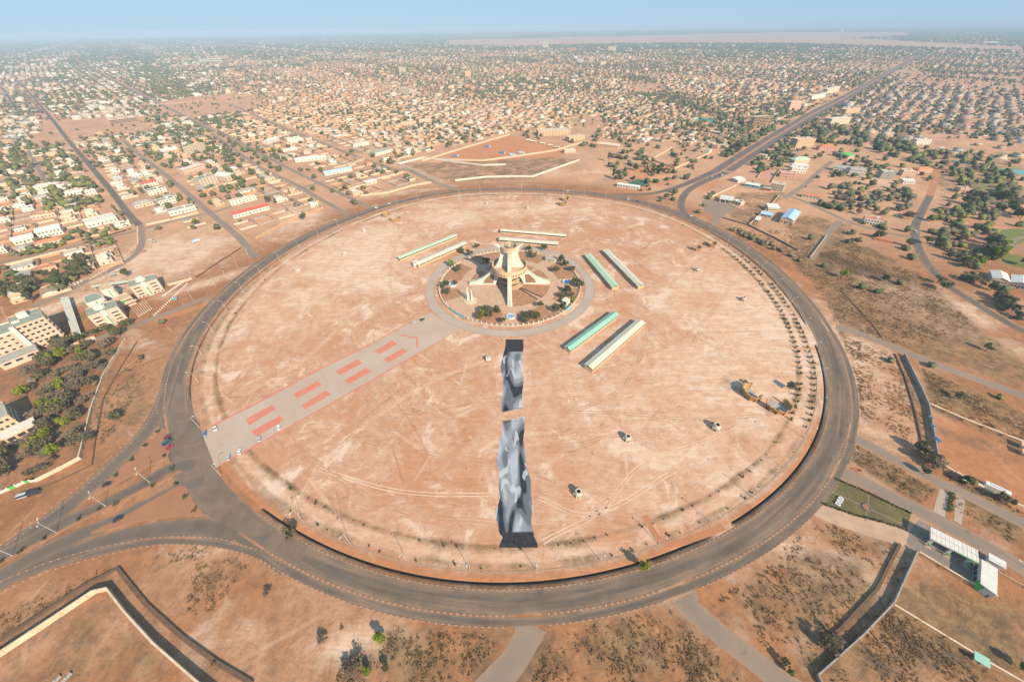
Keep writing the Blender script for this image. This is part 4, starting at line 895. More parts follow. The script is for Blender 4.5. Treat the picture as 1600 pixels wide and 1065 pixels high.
B = [
 # label, p1, p2, depth, height, wall, roof, kind, floors, nw, nside, landmark
 ('long white hall with a red pitched roof beyond the left bend of the ring', (366, 342), (422, 327), 13, 5.5, M_WHITE, M_ROOFR, 'gable', 1, 10, 3, 'the red-roofed hall'),
 ('white flat-roofed annex right behind the long red-roofed hall', (362, 322), (402, 312), 9, 6, M_WHITE, M_CREAM, 'flat', 2, 7, 2, None),
 ('cream four-storey block with a greenish flat roof near the dual road', (317, 294), (342, 285), 16, 13, M_CREAM, M_ROOFGR, 'flat', 4, 5, 4, 'the cream four-storey block'),
 ('white warehouse with a low pitched roof right of the cream four-storey block', (357, 283), (374, 277), 30, 7, M_CREAM, M_ROOFW, 'gable', 1, 3, 4, 'the white warehouse by the dual road'),
 ('long pale two-storey school block behind the cream four-storey block', (290, 273), (322, 263), 13, 8, M_PEACH, M_ROOFW, 'flat', 2, 9, 3, None),
 ('tan warehouse with a bright white roof at the left road fork', (255, 242), (281, 237), 22, 6, M_TAN, M_ROOFW, 'gable', 1, 5, 3, 'the white-roofed tan warehouse'),
 ('cream multi-storey block with tan upper rooms left of the dual road', (300, 241), (323, 233), 15, 13, M_CREAM, M_TAN, 'flat', 3, 6, 4, None),
 ('big white flat-roofed villa inside a clipped hedge at the left road corner', (138, 357), (186, 345), 20, 6.5, M_WHITE, M_WHITE, 'flat', 1, 7, 4, 'the big white villa'),
 ('white hall with a bright white roof, left of two by the left street', (25, 384), (58, 376), 15, 6, M_WHITE, M_ROOFW, 'gable', 1, 5, 3, None),
 ('taller white hall with a white roof, right of two by the left street', (63, 373), (101, 365), 17, 8, M_WHITE, M_ROOFW, 'gable', 2, 6, 4, 'the tall white hall'),
 ('pale low house with a coral roof in front of the tall white hall', (58, 387), (101, 378), 9, 4.5, M_CREAM, M_ROOFO, 'hip', 1, 6, 2, None),
 ('white villa with a small red roof room beside the left avenue', (225, 294), (249, 288), 13, 6.5, M_WHITE, M_ROOFR, 'gable', 2, 5, 3, 'the villa with the red roof room'),
 ('white villa with a grey flat roof and trees along its side', (234, 306), (262, 299), 13, 6.5, M_WHITE, M_ROOFGR, 'flat', 2, 5, 3, None),
 ('white two-storey villa with a greenish roof, third along the left avenue', (252, 323), (277, 316), 13, 7.5, M_WHITE, M_ROOFGR, 'flat', 2, 5, 3, None),
 ('wide white house with grey flat roof at the corner of the brown dirt field', (267, 338), (308, 328), 13, 6, M_WHITE, M_GREY, 'flat', 1, 7, 3, 'the corner house by the dirt field'),
 ('pale house with porch and grey roof left of the corner house', (212, 326), (242, 319), 12, 5, M_CREAM, M_GREY, 'hip', 1, 5, 3, None),
 ('orange rendered house with two roofs among trees at far left', (52, 344), (89, 338), 12, 5.5, M_PEACH, M_ROOFO, 'flat', 1, 6, 3, 'the orange house at far left'),
 ('white house at the left picture edge beside the straight street', (-12, 400), (13, 394), 12, 6, M_WHITE, M_WHITE, 'flat', 2, 4, 3, None),
 ('long white low house among trees above the big white villa', (55, 297), (93, 293), 13, 5.5, M_WHITE, M_WHITE, 'flat', 1, 7, 3, None),
 ('white house with rounded porch between trees right of the long low one', (104, 307), (134, 302), 12, 6, M_WHITE, M_CREAM, 'flat', 1, 5, 3, None),
 ('small white house next to the west street and its lime trees', (136, 306), (153, 303), 10, 6, M_WHITE, M_WHITE, 'flat', 2, 3, 3, None),
 ('white pavilion house with pitched roof between walls left of centre', (508, 275), (551, 267), 11, 5, M_WHITE, M_ROOFB, 'gable', 1, 8, 3, 'the blue-white pavilion house'),
 ('low white house with many roofs beside the bare walled plots', (462, 254), (510, 249), 13, 5, M_WHITE, M_ROOFW, 'gable', 1, 8, 3, None),
 ('white cube-like three-storey villa beyond the bare plots', (451, 225), (472, 222), 10, 10, M_WHITE, M_WHITE, 'flat', 3, 4, 3, 'the white cube villa'),
 ('white shed with pitched roof left of the white cube villa', (420, 225), (437, 219), 16, 5, M_WHITE, M_ROOFW, 'gable', 1, 3, 3, None),
 ('low white house inside a square white courtyard wall', (443, 238), (465, 234), 8, 4, M_WHITE, M_WHITE, 'flat', 1, 4, 2, None),
 ('white two-storey villa with grey roof on the right of the bare plots', (553, 231), (577, 226), 12, 7, M_WHITE, M_GREY, 'flat', 2, 5, 3, None),
 ('white house with a greenish hip roof beside dark trees', (584, 245), (614, 237), 13, 6, M_WHITE, M_ROOFGR, 'hip', 1, 6, 3, 'the white house with greenish hip roof'),
 ('small grey-roofed shed behind the long cream wall above the ring', (573, 290), (590, 286), 9, 4, M_CREAM, M_ROOFW, 'mono', 1, 2, 2, None),
 ('long cream block, left of a pair among trees in the middle town', (627, 196), (651, 195), 9, 7, M_CREAM, M_TAN, 'flat', 2, 7, 2, None),
 ('long cream block, right of a pair among trees in the middle town', (655, 192), (674, 190), 9, 7, M_CREAM, M_TAN, 'flat', 2, 7, 2, None),
 ('large tan hall with a pale flat roof beyond the orange lorry yard', (841, 213), (891, 211), 30, 10, M_TAN, M_CREAM, 'flat', 2, 10, 5, 'the large tan hall'),
 ('tan block with white roof edge right of the large tan hall', (889, 222), (913, 218), 14, 9, M_TAN, M_CREAM, 'flat', 2, 5, 3, None),
 ('tan roofed long house among tall trees right of the lorry yard', (930, 229), (965, 233), 13, 6, M_TAN, M_PEACH, 'hip', 1, 7, 3, None),
 ('small white gatehouse at the right tip of the lorry yard', (882, 240), (899, 238), 9, 6, M_CREAM, M_WHITE, 'flat', 2, 4, 2, 'the gatehouse of the lorry yard'),
 ('long white shed with pitched roof beside the green sports court', (964, 292), (998, 297), 9, 4.5, M_WHITE, M_ROOFW, 'gable', 1, 8, 2, 'the white shed by the sports court'),
 ('big warehouse with a blue pitched roof and tan walls right of the ring', (1217, 348), (1236, 352.5), 38, 7, M_PEACH, M_ROOFB, 'gable', 1, 4, 6, 'the blue-roofed warehouse'),
 ('white roofed shed behind the blue warehouse yard', (1199, 330), (1216, 331), 12, 5, M_CREAM, M_ROOFW, 'mono', 1, 4, 2, None),
 ('low light-blue roofed shed left of the blue-roofed warehouse', (1187, 337.5), (1204, 341), 8, 3.5, M_GREY, M_ROOFB, 'mono', 1, 3, 2, None),
 ('small white shed at the sharp wall corner left of the blue sheds', (1178, 347), (1185, 348.5), 12, 3.5, M_CREAM, M_ROOFW, 'mono', 1, 2, 2, None),
 ('cream three-storey house with dark balconies right of the shop row', (1201, 296), (1222, 300), 15, 9.5, M_CREAM, M_CREAM, 'flat', 3, 5, 4, 'the cream balcony house'),
 ('pink villa with white balcony rails behind the cream balcony house', (1217, 277), (1240, 279), 14, 7.5, M_PINK, M_PINK, 'flat', 2, 5, 3, 'the pink villa'),
 ('white two-storey villa beyond the pink villa', (1235, 270), (1258, 271), 14, 7.5, M_WHITE, M_WHITE, 'flat', 2, 5, 3, None),
 ('white roofed stall building at the left end of the shop row', (1152, 286), (1164, 284), 12, 4, M_WHITE, M_ROOFW, 'mono', 1, 3, 2, None),
 ('row of low shops with aqua fronts below the walled red court', (1163, 291), (1185, 295), 8, 4, M_AQUA, M_ROOFW, 'mono', 1, 6, 2, 'the aqua shop row'),
 ('red fronted low shop right of the aqua shop row', (1191, 297), (1203, 299), 6, 3.5, M_ROOFR, M_GREY, 'mono', 1, 3, 2, None),
 ('white villa with coral terrace alone in the dry plot at right', (1347, 349), (1376, 354), 14, 6.5, M_WHITE, M_ROOFO, 'flat', 2, 6, 3, 'the lone white villa'),
 ('low house with coral and blue awnings beside the right dirt road', (1252, 308), (1280, 313), 9, 4, M_WHITE, M_ROOFO, 'mono', 1, 5, 2, None),
 ('tan four-storey block with open floors beside the avenue trees', (1242, 231), (1270, 229), 18, 15, M_TAN, M_CREAM, 'flat', 4, 7, 5, 'the tan four-storey block'),
 ('cream five-storey block above the avenue with two wings', (1296, 196), (1326, 193), 15, 14, M_CREAM, M_WHITE, 'flat', 4, 7, 4, 'the cream five-storey block'),
 ('pinkish tower block, tallest building left of the avenue', (1232, 172), (1250, 170), 14, 20, M_PINK, M_WHITE, 'flat', 6, 4, 4, 'the pinkish tower'),
 ('pale slab block close to the avenue beyond the pinkish tower', (1290, 148), (1310, 143), 14, 16, M_CREAM, M_WHITE, 'flat', 5, 6, 4, None),
 ('white block beside the pale slab block near the avenue', (1267, 156), (1289, 152), 13, 11, M_WHITE, M_CREAM, 'flat', 3, 5, 3, None),
 ('tan ribbed block right of the avenue at mid distance', (1320, 178), (1343, 175), 18, 10, M_TAN, M_PEACH, 'flat', 3, 6, 4, 'the tan ribbed block'),
 ('white two-storey block at the dirt lane right of the avenue woods', (1429, 226), (1452, 226), 13, 9, M_WHITE, M_CREAM, 'flat', 2, 5, 3, 'the white block by the woods'),
 ('pink pavilion house beside the garden woods at far right', (1497, 301), (1516, 302), 12, 6, M_PINK, M_PINK, 'flat', 1, 4, 3, 'the pink pavilion house'),
 ('orange topped villa with green awning in the right house row', (1408, 275), (1428, 276), 13, 8, M_PEACH, M_CREAM, 'flat', 2, 5, 3, 'the orange villa'),
 ('grey four-storey frame-like block in the right house row', (1374, 279), (1395, 280), 13, 11, M_GREY, M_CREAM, 'flat', 4, 5, 3, None),
 ('white villa with many columns at the left of the right house row', (1325, 272), (1350, 275), 13, 9, M_WHITE, M_GREY, 'flat', 2, 6, 3, 'the column villa'),
 ('pink long house at the right end of the right house row', (1432, 271), (1455, 270), 12, 6, M_PINK, M_ROOFO, 'hip', 1, 5, 3, None),
 ('white bungalow with a pale roof in front of the right house row', (1410, 287), (1428, 288), 10, 4.5, M_WHITE, M_ROOFW, 'mono', 1, 4, 2, None),
 ('grey shed-roofed house left of the column villa', (1301, 267), (1323, 270), 13, 6, M_WHITE, M_GREY, 'mono', 1, 5, 3, None),
 ('bright green roofed house near the avenue woods', (1314, 247), (1333, 248), 12, 6, M_WHITE, M_LIME, 'hip', 1, 4, 3, 'the green-roofed house'),
 ('salmon roofed villa right of the tan four-storey block', (1279, 235), (1305, 236), 16, 6, M_PINK, M_ROOFO, 'hip', 1, 5, 3, None),
 ('cream villa with pale green roof below the tan four-storey block', (1240, 256), (1264, 254), 14, 6, M_CREAM, M_ROOFG, 'hip', 1, 5, 3, None),
 ('white roofed villa in front of the pale green roofed one', (1235, 263), (1262, 265), 10, 6, M_WHITE, M_ROOFW, 'hip', 1, 5, 3, None),
 ('slender cream high-rise standing alone far off before the airfield', (847, 75), (856, 75), 26, 62, M_CREAM, M_CREAM, 'flat', 14, 5, 4, None),
 ('twin cream block far off right of the slender high-rise', (950, 80), (962, 80), 40, 36, M_CREAM, M_TAN, 'flat', 6, 6, 4, None),
 ('orange block far off right of the slender high-rise', (889, 81), (899, 81), 40, 32, M_OCHRE, M_TAN, 'flat', 6, 5, 4, None),
 ('cream cube block standing above the middle town', (625, 147), (641, 148), 20, 19, M_CREAM, M_CREAM, 'flat', 5, 5, 5, None),
 ('pale high block, left of a pair in the far middle town', (624, 114), (633, 114), 26, 26, M_CREAM, M_CREAM, 'flat', 7, 4, 4, None),
 ('ochre high block, right of a pair in the far middle town', (639, 114), (646, 114), 26, 22, M_OCHRE, M_TAN, 'flat', 6, 4, 4, None),
 ('ochre cube block far off above the monument', (727, 120), (736, 119), 24, 21, M_TAN, M_PEACH, 'flat', 6, 4, 4, None),
 ('tan high block far off, left of the twin cream block', (920, 98), (927, 98), 26, 28, M_TAN, M_CREAM, 'flat', 7, 4, 4, None),
 ('small tan block just right of the far tan high block', (938, 103), (946, 102), 26, 20, M_TAN, M_CREAM, 'flat', 5, 4, 4, None),
 ('grey-green wide block left of the far tan high block', (901, 98), (912, 97), 26, 20, M_GREY, M_CREAM, 'flat', 5, 5, 4, None),
 ('wide white hall far off toward the upper right corner', (1537, 68), (1559, 68), 60, 14, M_WHITE, M_WHITE, 'flat', 2, 6, 4, None),
 ('white terminal hall beyond the airfield', (1303, 51), (1315, 51), 90, 50, M_WHITE, M_WHITE, 'flat', 2, 6, 4, None),
]
for lab, p1, p2, D, h, wl, rf, kd, fl, nw, ns, ld in B:
    nm = 'warehouse' if 'warehouse' in lab else 'hall' if ' hall' in lab else 'shed' if ' shed' in lab and 'roofed shed' not in lab else 'apartment_block' if (' block' in lab or 'high-rise' in lab or 'tower' in lab) else 'house'
    bld(nm, lab, nm.replace('_', ' '), p1, p2, D, h, wl, rf, kd, fl, nw, ns, land=ld, over=.6 if kd != 'flat' else 0)
# extra red-roofed room of the villa, arcade courtyard building under construction, open frame tower
def frame_building(name, label, p1, p2, D, floors, fh, nx, ny, wall, land=None, yard=None):
    a, b_ = np.array(G(*p1)), np.array(G(*p2)); d = b_ - a; W = float(np.hypot(*d)); rz = math.atan2(d[1], d[0]); t = thing(name, label, 'building', (*a, 0), rz)
    for f in range(floors + 1):
        mb = MB(); z = f * fh
        if yard:
            q = yard; mb.box(-.3, W + .3, -.3, q, z, z + .4); mb.box(-.3, W + .3, D - q, D + .3, z, z + .4); mb.box(-.3, q, q + .002, D - q - .002, z, z + .4); mb.box(W - q, W + .3, q + .002, D - q - .002, z, z + .4)
        else: mb.box(-.3, W + .3, -.3, D + .3, z, z + .4)
        mb.build('floor_slab' if f < floors else 'roof', wall, t)
    pmb = MB(); pmb.box(-.28, .28, -.28, .28, .4, fh); pme = pmb.mesh('column', wall)
    for f in range(floors):
        for i in range(nx + 1):
            for j in range(ny + 1):
                if 0 < i < nx and 0 < j < ny: continue
                link('column', pme, t, (W * i / nx, D * j / ny, f * fh))
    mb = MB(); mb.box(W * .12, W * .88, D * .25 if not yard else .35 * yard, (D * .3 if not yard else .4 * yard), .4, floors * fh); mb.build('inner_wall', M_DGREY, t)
    c = a + d / 2 + np.array((-math.sin(rz), math.cos(rz))) * D / 2; FOOT.append((c[0], c[1], math.hypot(W, D) / 2 + 3))
    if land: LAND.append((land, c[0], c[1]))
frame_building('unfinished_building', 'unfinished courtyard building with open arcaded floors beside the bare field', (173, 195), (216, 190), 42, 3, 3.4, 14, 10, M_PEACH, 'the unfinished courtyard building', 11)
frame_building('unfinished_building', 'unfinished concrete frame tower with open floors left of the avenue', (1175, 198), (1201, 196), 18, 6, 3.4, 6, 4, M_TAN, 'the concrete frame tower')

# beige hotel with two wings, at the left picture edge
M_HOT = pm('hotel_render', (0.60, 0.42, 0.31), (0.53, 0.35, 0.25), 0.2)
def big(name, label, cat, p1, p2, D, h, floors, nw, ns, wall, roof, land=None, ww=2.0, bands=True, z0=0):
    a, b_ = np.array(G(*p1)), np.array(G(*p2)); d = b_ - a; W = float(np.hypot(*d)); rz = math.atan2(d[1], d[0]); t = thing(name, label, cat, (*a, 0), rz)
    walls_roof(t, W, D, h, wall, roof, 'flat'); fh = h / floors
    windows(t, W, .8, W - .8, 0, 0, floors, fh, nw, min(ww, W / nw * .55), fh * .42, M_WHITE); windows(t, W, .8, D - .8, W, 0, floors, fh, ns, min(ww, D / ns * .55), fh * .42, M_WHITE, 90); windows(t, W, .8, D - .8, 0, 0, floors, fh, ns, min(ww, D / ns * .55), fh * .42, M_WHITE, -90)
    if bands:
        for f in range(1, floors + 1):
            mb = MB(); mb.box(-.35, W + .35, -.35, D + .35, f * fh - .22, f * fh - .02); mb.build('storey_band', M_CREAM, t)
    c = a + d / 2 + np.array((-math.sin(rz), math.cos(rz))) * D / 2; FOOT.append((c[0], c[1], math.hypot(W, D) / 2 + 3))
    if land: LAND.append((land, c[0], c[1]))
    return t, W
t, W = big('hotel', 'big peach six-storey hotel with greenish flat roofs at the left edge', 'hotel', (58, 547), (104, 529), 23, 23, 6, 5, 4, M_HOT, M_ROOFGR, 'the peach hotel', 2.2)
for k in range(6):                                     # rounded balcony bays on the corner
    mb = MB(); mb.lathe([(0, k * 3.83 + .3), (1.9, k * 3.83 + .3), (1.9, k * 3.83 + 1.6), (1.7, k * 3.83 + 1.6), (1.7, k * 3.83 + .5)], 16, (W - .4, 1.2)); mb.build('balcony', M_HOT, t)
mb = MB(); mb.box(W * .3, W * .62, 13, 19, 23.1, 26.2); mb.build('roof_room', M_WHITE, t)
mb = MB(); mb.box(W * .05, W * .3, 8, 9.2, 23.1, 24.6); mb.build('roof_pergola', M_WHITE, t)
mb = MB(); mb.box(-1.6, 1.2, -1.6, 1.2, 0, 24.4); mb.build('stair_tower', M_WHITE, t)
mb = MB(); mb.box(-24, -1.7, 4, 24, 0, 19.0); rear = mb.build('rear_wing', M_HOT, t)
mb = MB(); mb.box(-23.6, -2.0, 4.4, 23.6, 19.0, 19.25); mb.build('roof', M_ROOFGR, rear)
for s in ((-24.2, -1.6, 3.8, 4.4), (-24.2, -1.6, 23.6, 24.2), (-24.2, -23.6, 4.41, 23.59)):
    mb = MB(); mb.box(*s, 19.0, 20.0); mb.build('parapet', M_WHITE, rear)
wm = win_mesh(2.0, 1.5, M_WHITE)
for f in range(5):
    for i in range(5): link('window', wm, rear, (-22 + 4.2 * i, 3.97, f * 3.8 + 1.3))
mb = MB(); mb.box(-20, 2.0, -13, -1.65, 0, 6.2); pod = mb.build('podium', M_PEACH, t)
mb = MB(); mb.box(-20.3, 2.3, -13.3, -1.3, 6.2, 6.55); mb.build('roof', M_GREY, pod)
wm2 = win_mesh(4.0, 1.9, M_WHITE)
for i in range(3): link('window', wm2, pod, (-16 + 6.5 * i, -13.03, 3.2))
# office block with green roof decks: two wings, curved white halls between
for lab, p1, p2, D, h, ld in (('peach office wing with a green roof deck and round roof drum, nearer of the pair', (156, 515), (201, 499), 17, 14, 'the peach office wings'), ('peach office wing with a green roof deck beside the flag poles, farther of the pair', (217, 467), (258, 454), 16, 13, None)):
    a, b_ = np.array(G(*p1)), np.array(G(*p2)); d = b_ - a; W = float(np.hypot(*d)); rz = math.atan2(d[1], d[0]); t = thing('office_wing', lab, 'office building', (*a, 0), rz)
    walls_roof(t, W, D, h, M_PEACH, M_ROOFGR, 'flat')
    wm = win_mesh(4.6, 1.2, M_CREAM)
    for f in range(3):
        for x_ in (W * .2, W * .8): link('window', wm, t, (x_, -.03, 3.4 + f * 3.3))
    for f in range(3):
        for i in range(3): link('window', win_mesh(2.2, 1.2, M_CREAM), t, (W + .03, D * (i + .5) / 3, 3.4 + f * 3.3), PI / 2); link('window', win_mesh(2.2, 1.2, M_CREAM), t, (-.03, D * (i + .5) / 3, 3.4 + f * 3.3), -PI / 2)
    for i in range(7): link('window', win_mesh(1.6, 1.3, M_CREAM), t, (W * (i + .5) / 7, -.03, .6))
    mb = MB(); mb.box(W * .42, W * .58, -.9, .1, 0, h + 1.6); pn = mb.build('entrance_fin', M_WHITE, t)
    mb = MB(); mb.box(W * .47, W * .5, -.96, -.903, .5, h * .75); mb.build('green_stripe', M_LIME, pn); mb = MB(); mb.box(W * .515, W * .545, -.96, -.903, .5, h * .75); mb.build('dark_stripe', M_DGREY, pn)
    mb = MB(); mb.lathe([(4.2, h + .1), (4.2, h + 2.0), (3.2, h + 2.0), (3.2, h + 3.4), (0, h + 3.6)], 28, (W * .45, D * .62)); mb.build('roof_drum', M_WHITE, t)
    if ld: LAND.append((ld, *(a + d / 2)))
    c = a + d / 2 + np.array((-math.sin(rz), math.cos(rz))) * D / 2; FOOT.append((c[0], c[1], math.hypot(W, D) / 2 + 3))
for lab, p1, p2, D, h in (('white curved assembly hall with green roof between the office wings, nearer one', (148, 490), (176, 479), 15, 12), ('white curved assembly hall with tan roof between the office wings, farther one', (170, 470), (190, 463), 13, 12)):
    a, b_ = np.array(G(*p1)), np.array(G(*p2)); d = b_ - a; W = float(np.hypot(*d)); rz = math.atan2(d[1], d[0]); t = thing('assembly_hall', lab, 'hall', (*a, 0), rz)
    n = 16; P = [(W / 2 - W / 2 * math.cos(PI * i / n), -3.2 * math.sin(PI * i / n)) for i in range(n + 1)] + [(W * .82, D), (W * .18, D)]
    mb = MB(); mb.prism(P, 0, h, 0); mb.build('wall', M_WHITE, t)
    q = [(W / 2 + (x - W / 2) * .9, 2 + (y - 2) * .88) for x, y in P]; mb = MB(); mb.prism(q, h, h + .25); mb.build('roof', M_ROOFGR if 'green' in lab else M_TAN, t)
    mb = MB(); mb.box(W * .45, W * .53, -3.35, -3.1, h * .35, h * .95); mb.build('green_panel', M_LIME, t); mb = MB(); mb.box(W * .8, W * .9, -2.2, -1.8, h * .6, h * .75); mb.build('window', M_GLASS, t)
a, b_ = np.array(G(192, 483)), np.array(G(214, 474)); d = b_ - a; W = float(np.hypot(*d)); t = thing('entrance_block', 'orange entrance block with a green wall panel between the office wings', 'building', (*a, 0), math.atan2(d[1], d[0]))
walls_roof(t, W, 12, 8, M_PEACH, M_TAN, 'flat'); mb = MB(); mb.box(-1.5, W + 1.5, -3.5, 0, 4.2, 4.7); mb.build('canopy', M_PEACH, t)
mb = MB(); mb.box(W * .3, W * .42, -.2, -.02, 1, 7.5); mb.build('green_panel', M_LIME, t)
for i in range(4): link('window', win_mesh(1.6, 1.2, M_CREAM), t, (W * (.5 + .13 * i), -.03, 5.6))
# carport with long pale roof by the hotel
def carport(label, quad, h, mat, cat='carport', ribs=14, post=M_STEEL, name='carport'):
    q = [np.array(G(*p, h)) for p in quad]; t = thing(name, label, cat, (*q[0], 0)); o = q[0]
    mb = MB(); 
    for i in range(ribs):
        u0, u1 = i / ribs, (i + 1) / ribs; e = .12 * (i % 2); A_, B_, C_, D_ = (q[0] + (q[1] - q[0]) * u0 - o, q[0] + (q[1] - q[0]) * u1 - o, q[3] + (q[2] - q[3]) * u1 - o, q[3] + (q[2] - q[3]) * u0 - o)
        mb.prism([tuple(A_), tuple(B_), tuple(C_), tuple(D_)], h - .25 + e, h + e, 0, 0, True)
    mb.build('roof', mat, t); pmb = MB(); pmb.tube((0, 0, 0), (0, 0, h - .2), .18, .18, 6); pme = pmb.mesh('post', post)
    for i in range(4):
        for s in (.12, .88):
            p = (q[0] + (q[1] - q[0]) * (.06 + .88 * i / 3)) * (1 - s) + (q[3] + (q[2] - q[3]) * (.06 + .88 * i / 3)) * s - o; link('post', pme, t, (*p, 0))
    c = sum(q) / 4; FOOT.append((c[0], c[1], np.hypot(*(q[0] - q[2])) / 2)); return t
carport('long pale car shelter between the peach hotel and the office wings', [(94, 465), (107, 463), (127, 522), (115, 528)], 4.5, M_ROOFP)
carport('long grey roofed shelter behind the office wings', [(142, 446), (205, 437), (205, 440), (142, 449)], 4, M_ROOFP)
# glass-fronted office at the left edge below the hotel
t, W = big('glazed_office', 'tan office with white framed glass fronts at the left edge below the hotel', 'office building', (-25, 700), (41, 668), 20, 13, 3, 7, 4, M_TAN, M_GREY, 'the glazed office', 4.2, True)
mb = MB(); mb.box(W - 9, W + 6, -9, -.4, 0, 5); wg = mb.build('entrance_wing', M_TAN, t)
mb = MB(); mb.box(W - 9.4, W + 6.4, -9.4, -.36, 5, 5.5); mb.build('roof', M_WHITE, wg)
for i in range(3): link('window', win_mesh(3.4, 2.6, M_WHITE), wg, (W - 6.5 + 4.6 * i, -9.03, 1.2))
# white market halls at the right edge
for i, (p1, p2) in enumerate((((1546, 441), (1572, 447)), ((1574, 447), (1604, 455)))):
    bld('market_hall', ('long white market hall with skylights near the right edge' if i == 0 else 'white market hall cut by the right picture edge'), 'market hall', p1, p2, 20, 5, M_CREAM, M_ROOFW, 'gable', 1, 5, 3, land='the white market hall' if i == 0 else None)

# fuel station in front of the lawn, and the farther one beside the ring
def column(t, x, y, h, mat, w_=.5):
    mb = MB(); mb.box(x - w_, x + w_, y - w_, y + w_, 0, h); return mb.build('column', mat, t)
def station(label, q, h, shop, near):
    Q = [np.array(G(*p, h)) for p in q]; o = Q[0]; d = Q[1] - Q[0]; W = float(np.hypot(*d)); D = float(np.hypot(*(Q[3] - Q[0]))); rz = math.atan2(d[1], d[0])
    sgn = 1 if d[0] * (Q[3] - Q[0])[1] - d[1] * (Q[3] - Q[0])[0] > 0 else -1
    t = thing('fuel_canopy', label, 'fuel station canopy', (*o, 0), rz); y0, y1 = (0, D) if sgn > 0 else (-D, 0)
    mb = MB(); mb.box(0, W, y0, y1, h - .8, h - .05, 0); mb.build('fascia', M_WHITE, t)
    k = 22 if near else 10; mb = MB()
    for i in range(k): mb.box(W * i / k, W * (i + 1) / k - .06, y0 + .1, y1 - .1, h - .045, h + .03 + .06 * (i % 2))
    rf = mb.build('roof', M_ROOFW, t)
    mb = MB(); mb.box(.1, W - .1, (y0 + y1) / 2 - .15, (y0 + y1) / 2 + .15, h + .1, h + .16); mb.build('gutter', M_TAN, rf)
    mb = MB(); mb.box(W * .5, W + .02, y0 - .06, y0 + .02, h - .75, h - .2); mb.build('green_band', M_LIME, t)
    for i in range(3):
        x_ = W * (.1 + .4 * i); y_ = y0 + .6; column(t, x_, y_ + .4, h - .8, M_WHITE)
    c = o + d / 2; FOOT.append((c[0], c[1], W / 2)); return t, W, y0, y1, o, rz
t, W, y0, y1, o, rz = station('long white fuel station canopy beside the lawn plot at lower right', [(1454, 822), (1528, 859), (1526, 879), (1450, 838)], 5.5, None, True)
LAND.append(('the fuel station by the lawn', *o))
for i in range(3):
    x_ = W * (.1 + .4 * i); c, s = math.cos(rz), math.sin(rz); wx, wy = o[0] + c * x_ - s * (y0 - .7), o[1] + s * x_ + c * (y0 - .7)
    p = thing('fuel_pump', ('green and white fuel pump under the left end of the long canopy', 'green and white fuel pump under the middle of the long canopy', 'green and white fuel pump nearest the station shop')[i], 'fuel pump', (wx, wy, 0), rz, 'pumps under the fuel canopy')
    mb = MB(); mb.box(-1.3, 1.3, -1.3, 1.3, 0.05, .2); mb.build('island', M_KERB, p); mb = MB(); mb.box(-.5, .5, -.35, .35, .2, 1.9); mb.build('body', M_WHITE, p); mb = MB(); mb.box(-.52, .52, -.37, .37, 1.2, 1.7); mb.build('display', M_GLASS, p); mb = MB(); mb.box(-.5, .5, -.35, .35, 1.9, 2.2); mb.build('cap', M_LIME, p)
st = [np.array(G(*p, 5)) for p in ((1532, 911), (1557, 929), (1558.5, 889), (1534, 874))]
t = thing('station_shop', 'white fuel station shop with a green corner and dark windows', 'shop', (*st[0], 0)); P = [tuple(p - st[0]) for p in st]
mb = MB(); mb.prism(P, 0, 4.8, 0); mb.build('wall', M_WHITE, t); c_ = np.mean(P, axis=0); mb = MB(); mb.prism([tuple(c_ + (np.array(p) - c_) * 1.03) for p in P], 4.8, 5.2, 0, 0, True); mb.build('roof', M_ROOFW, t)
def face_panel(t, name, a, b_, u0, u1, z0, z1, mat, off=.08):
    a, b_ = np.array(a), np.array(b_); d = (b_ - a) / np.hypot(*(b_ - a)); L = np.hypot(*(b_ - a)); m_ = a + d * L * (u0 + u1) / 2; mb = MB(); mb.obox(m_, d, L * (u1 - u0) / 2, off, z0, z1); return mb.build(name, mat, t)
for u in (.12, .36, .6): face_panel(t, 'window', P[3], P[0], u, u + .2, .6, 2.8, M_GLASS)
face_panel(t, 'green_corner', P[0], P[1], .0, .34, .1, 4.7, M_LIME); face_panel(t, 'green_corner', P[3], P[0], .84, 1.0, .1, 4.7, M_LIME)
face_panel(t, 'service_door', P[0], P[1], .8, .92, 0, 2.2, M_DGREY)
mb = MB(); sx, sy = np.array(G(1551, 879)); tt = thing('roof_box', 'small white kiosk roof behind the station shop', 'kiosk', (sx, sy, 0)); mb.obox((0, 0), (.7, -.7), 2.6, 1.8, 0, 2.6); mb.build('wall', M_WHITE, tt); mb = MB(); mb.obox((0, 0), (.7, -.7), 3.0, 2.2, 2.6, 2.85); mb.build('roof', M_ROOFW, tt)
sheet('forecourt', GP("1424,826 1436,812 1452,820 1545,872 1560,880 1556,932 1500,905 1430,863 1416,845"), pm('forecourt_concrete', (0.22, 0.175, 0.15), (0.17, 0.14, 0.12), .2), 0.045)
sheet('dirt_ramp', GP("1284,786 1416,827 1428,840 1410,853 1360,838 1300,818 1262,800 1270,790"), pm('pale_dirt_ramp', (0.44, 0.30, 0.21), (0.36, 0.235, 0.16), .15), 0.03)
station('white fuel station canopy beside the ring road at upper right', [(1124, 310), (1145, 313.5), (1147, 307), (1127, 304)], 5, None, False)
bld('station_shop', 'low white shop joined to the upper right fuel canopy', 'shop', (1144, 318), (1156, 322), 10, 4.5, M_CREAM, M_ROOFW, 'flat', 1, 3, 2)
sheet('forecourt', GP("1096,313 1112,311 1144,319 1152,325 1140,332 1124,342 1120,356 1108,354 1116,338 1100,328"), M_TRACK, 0.05)
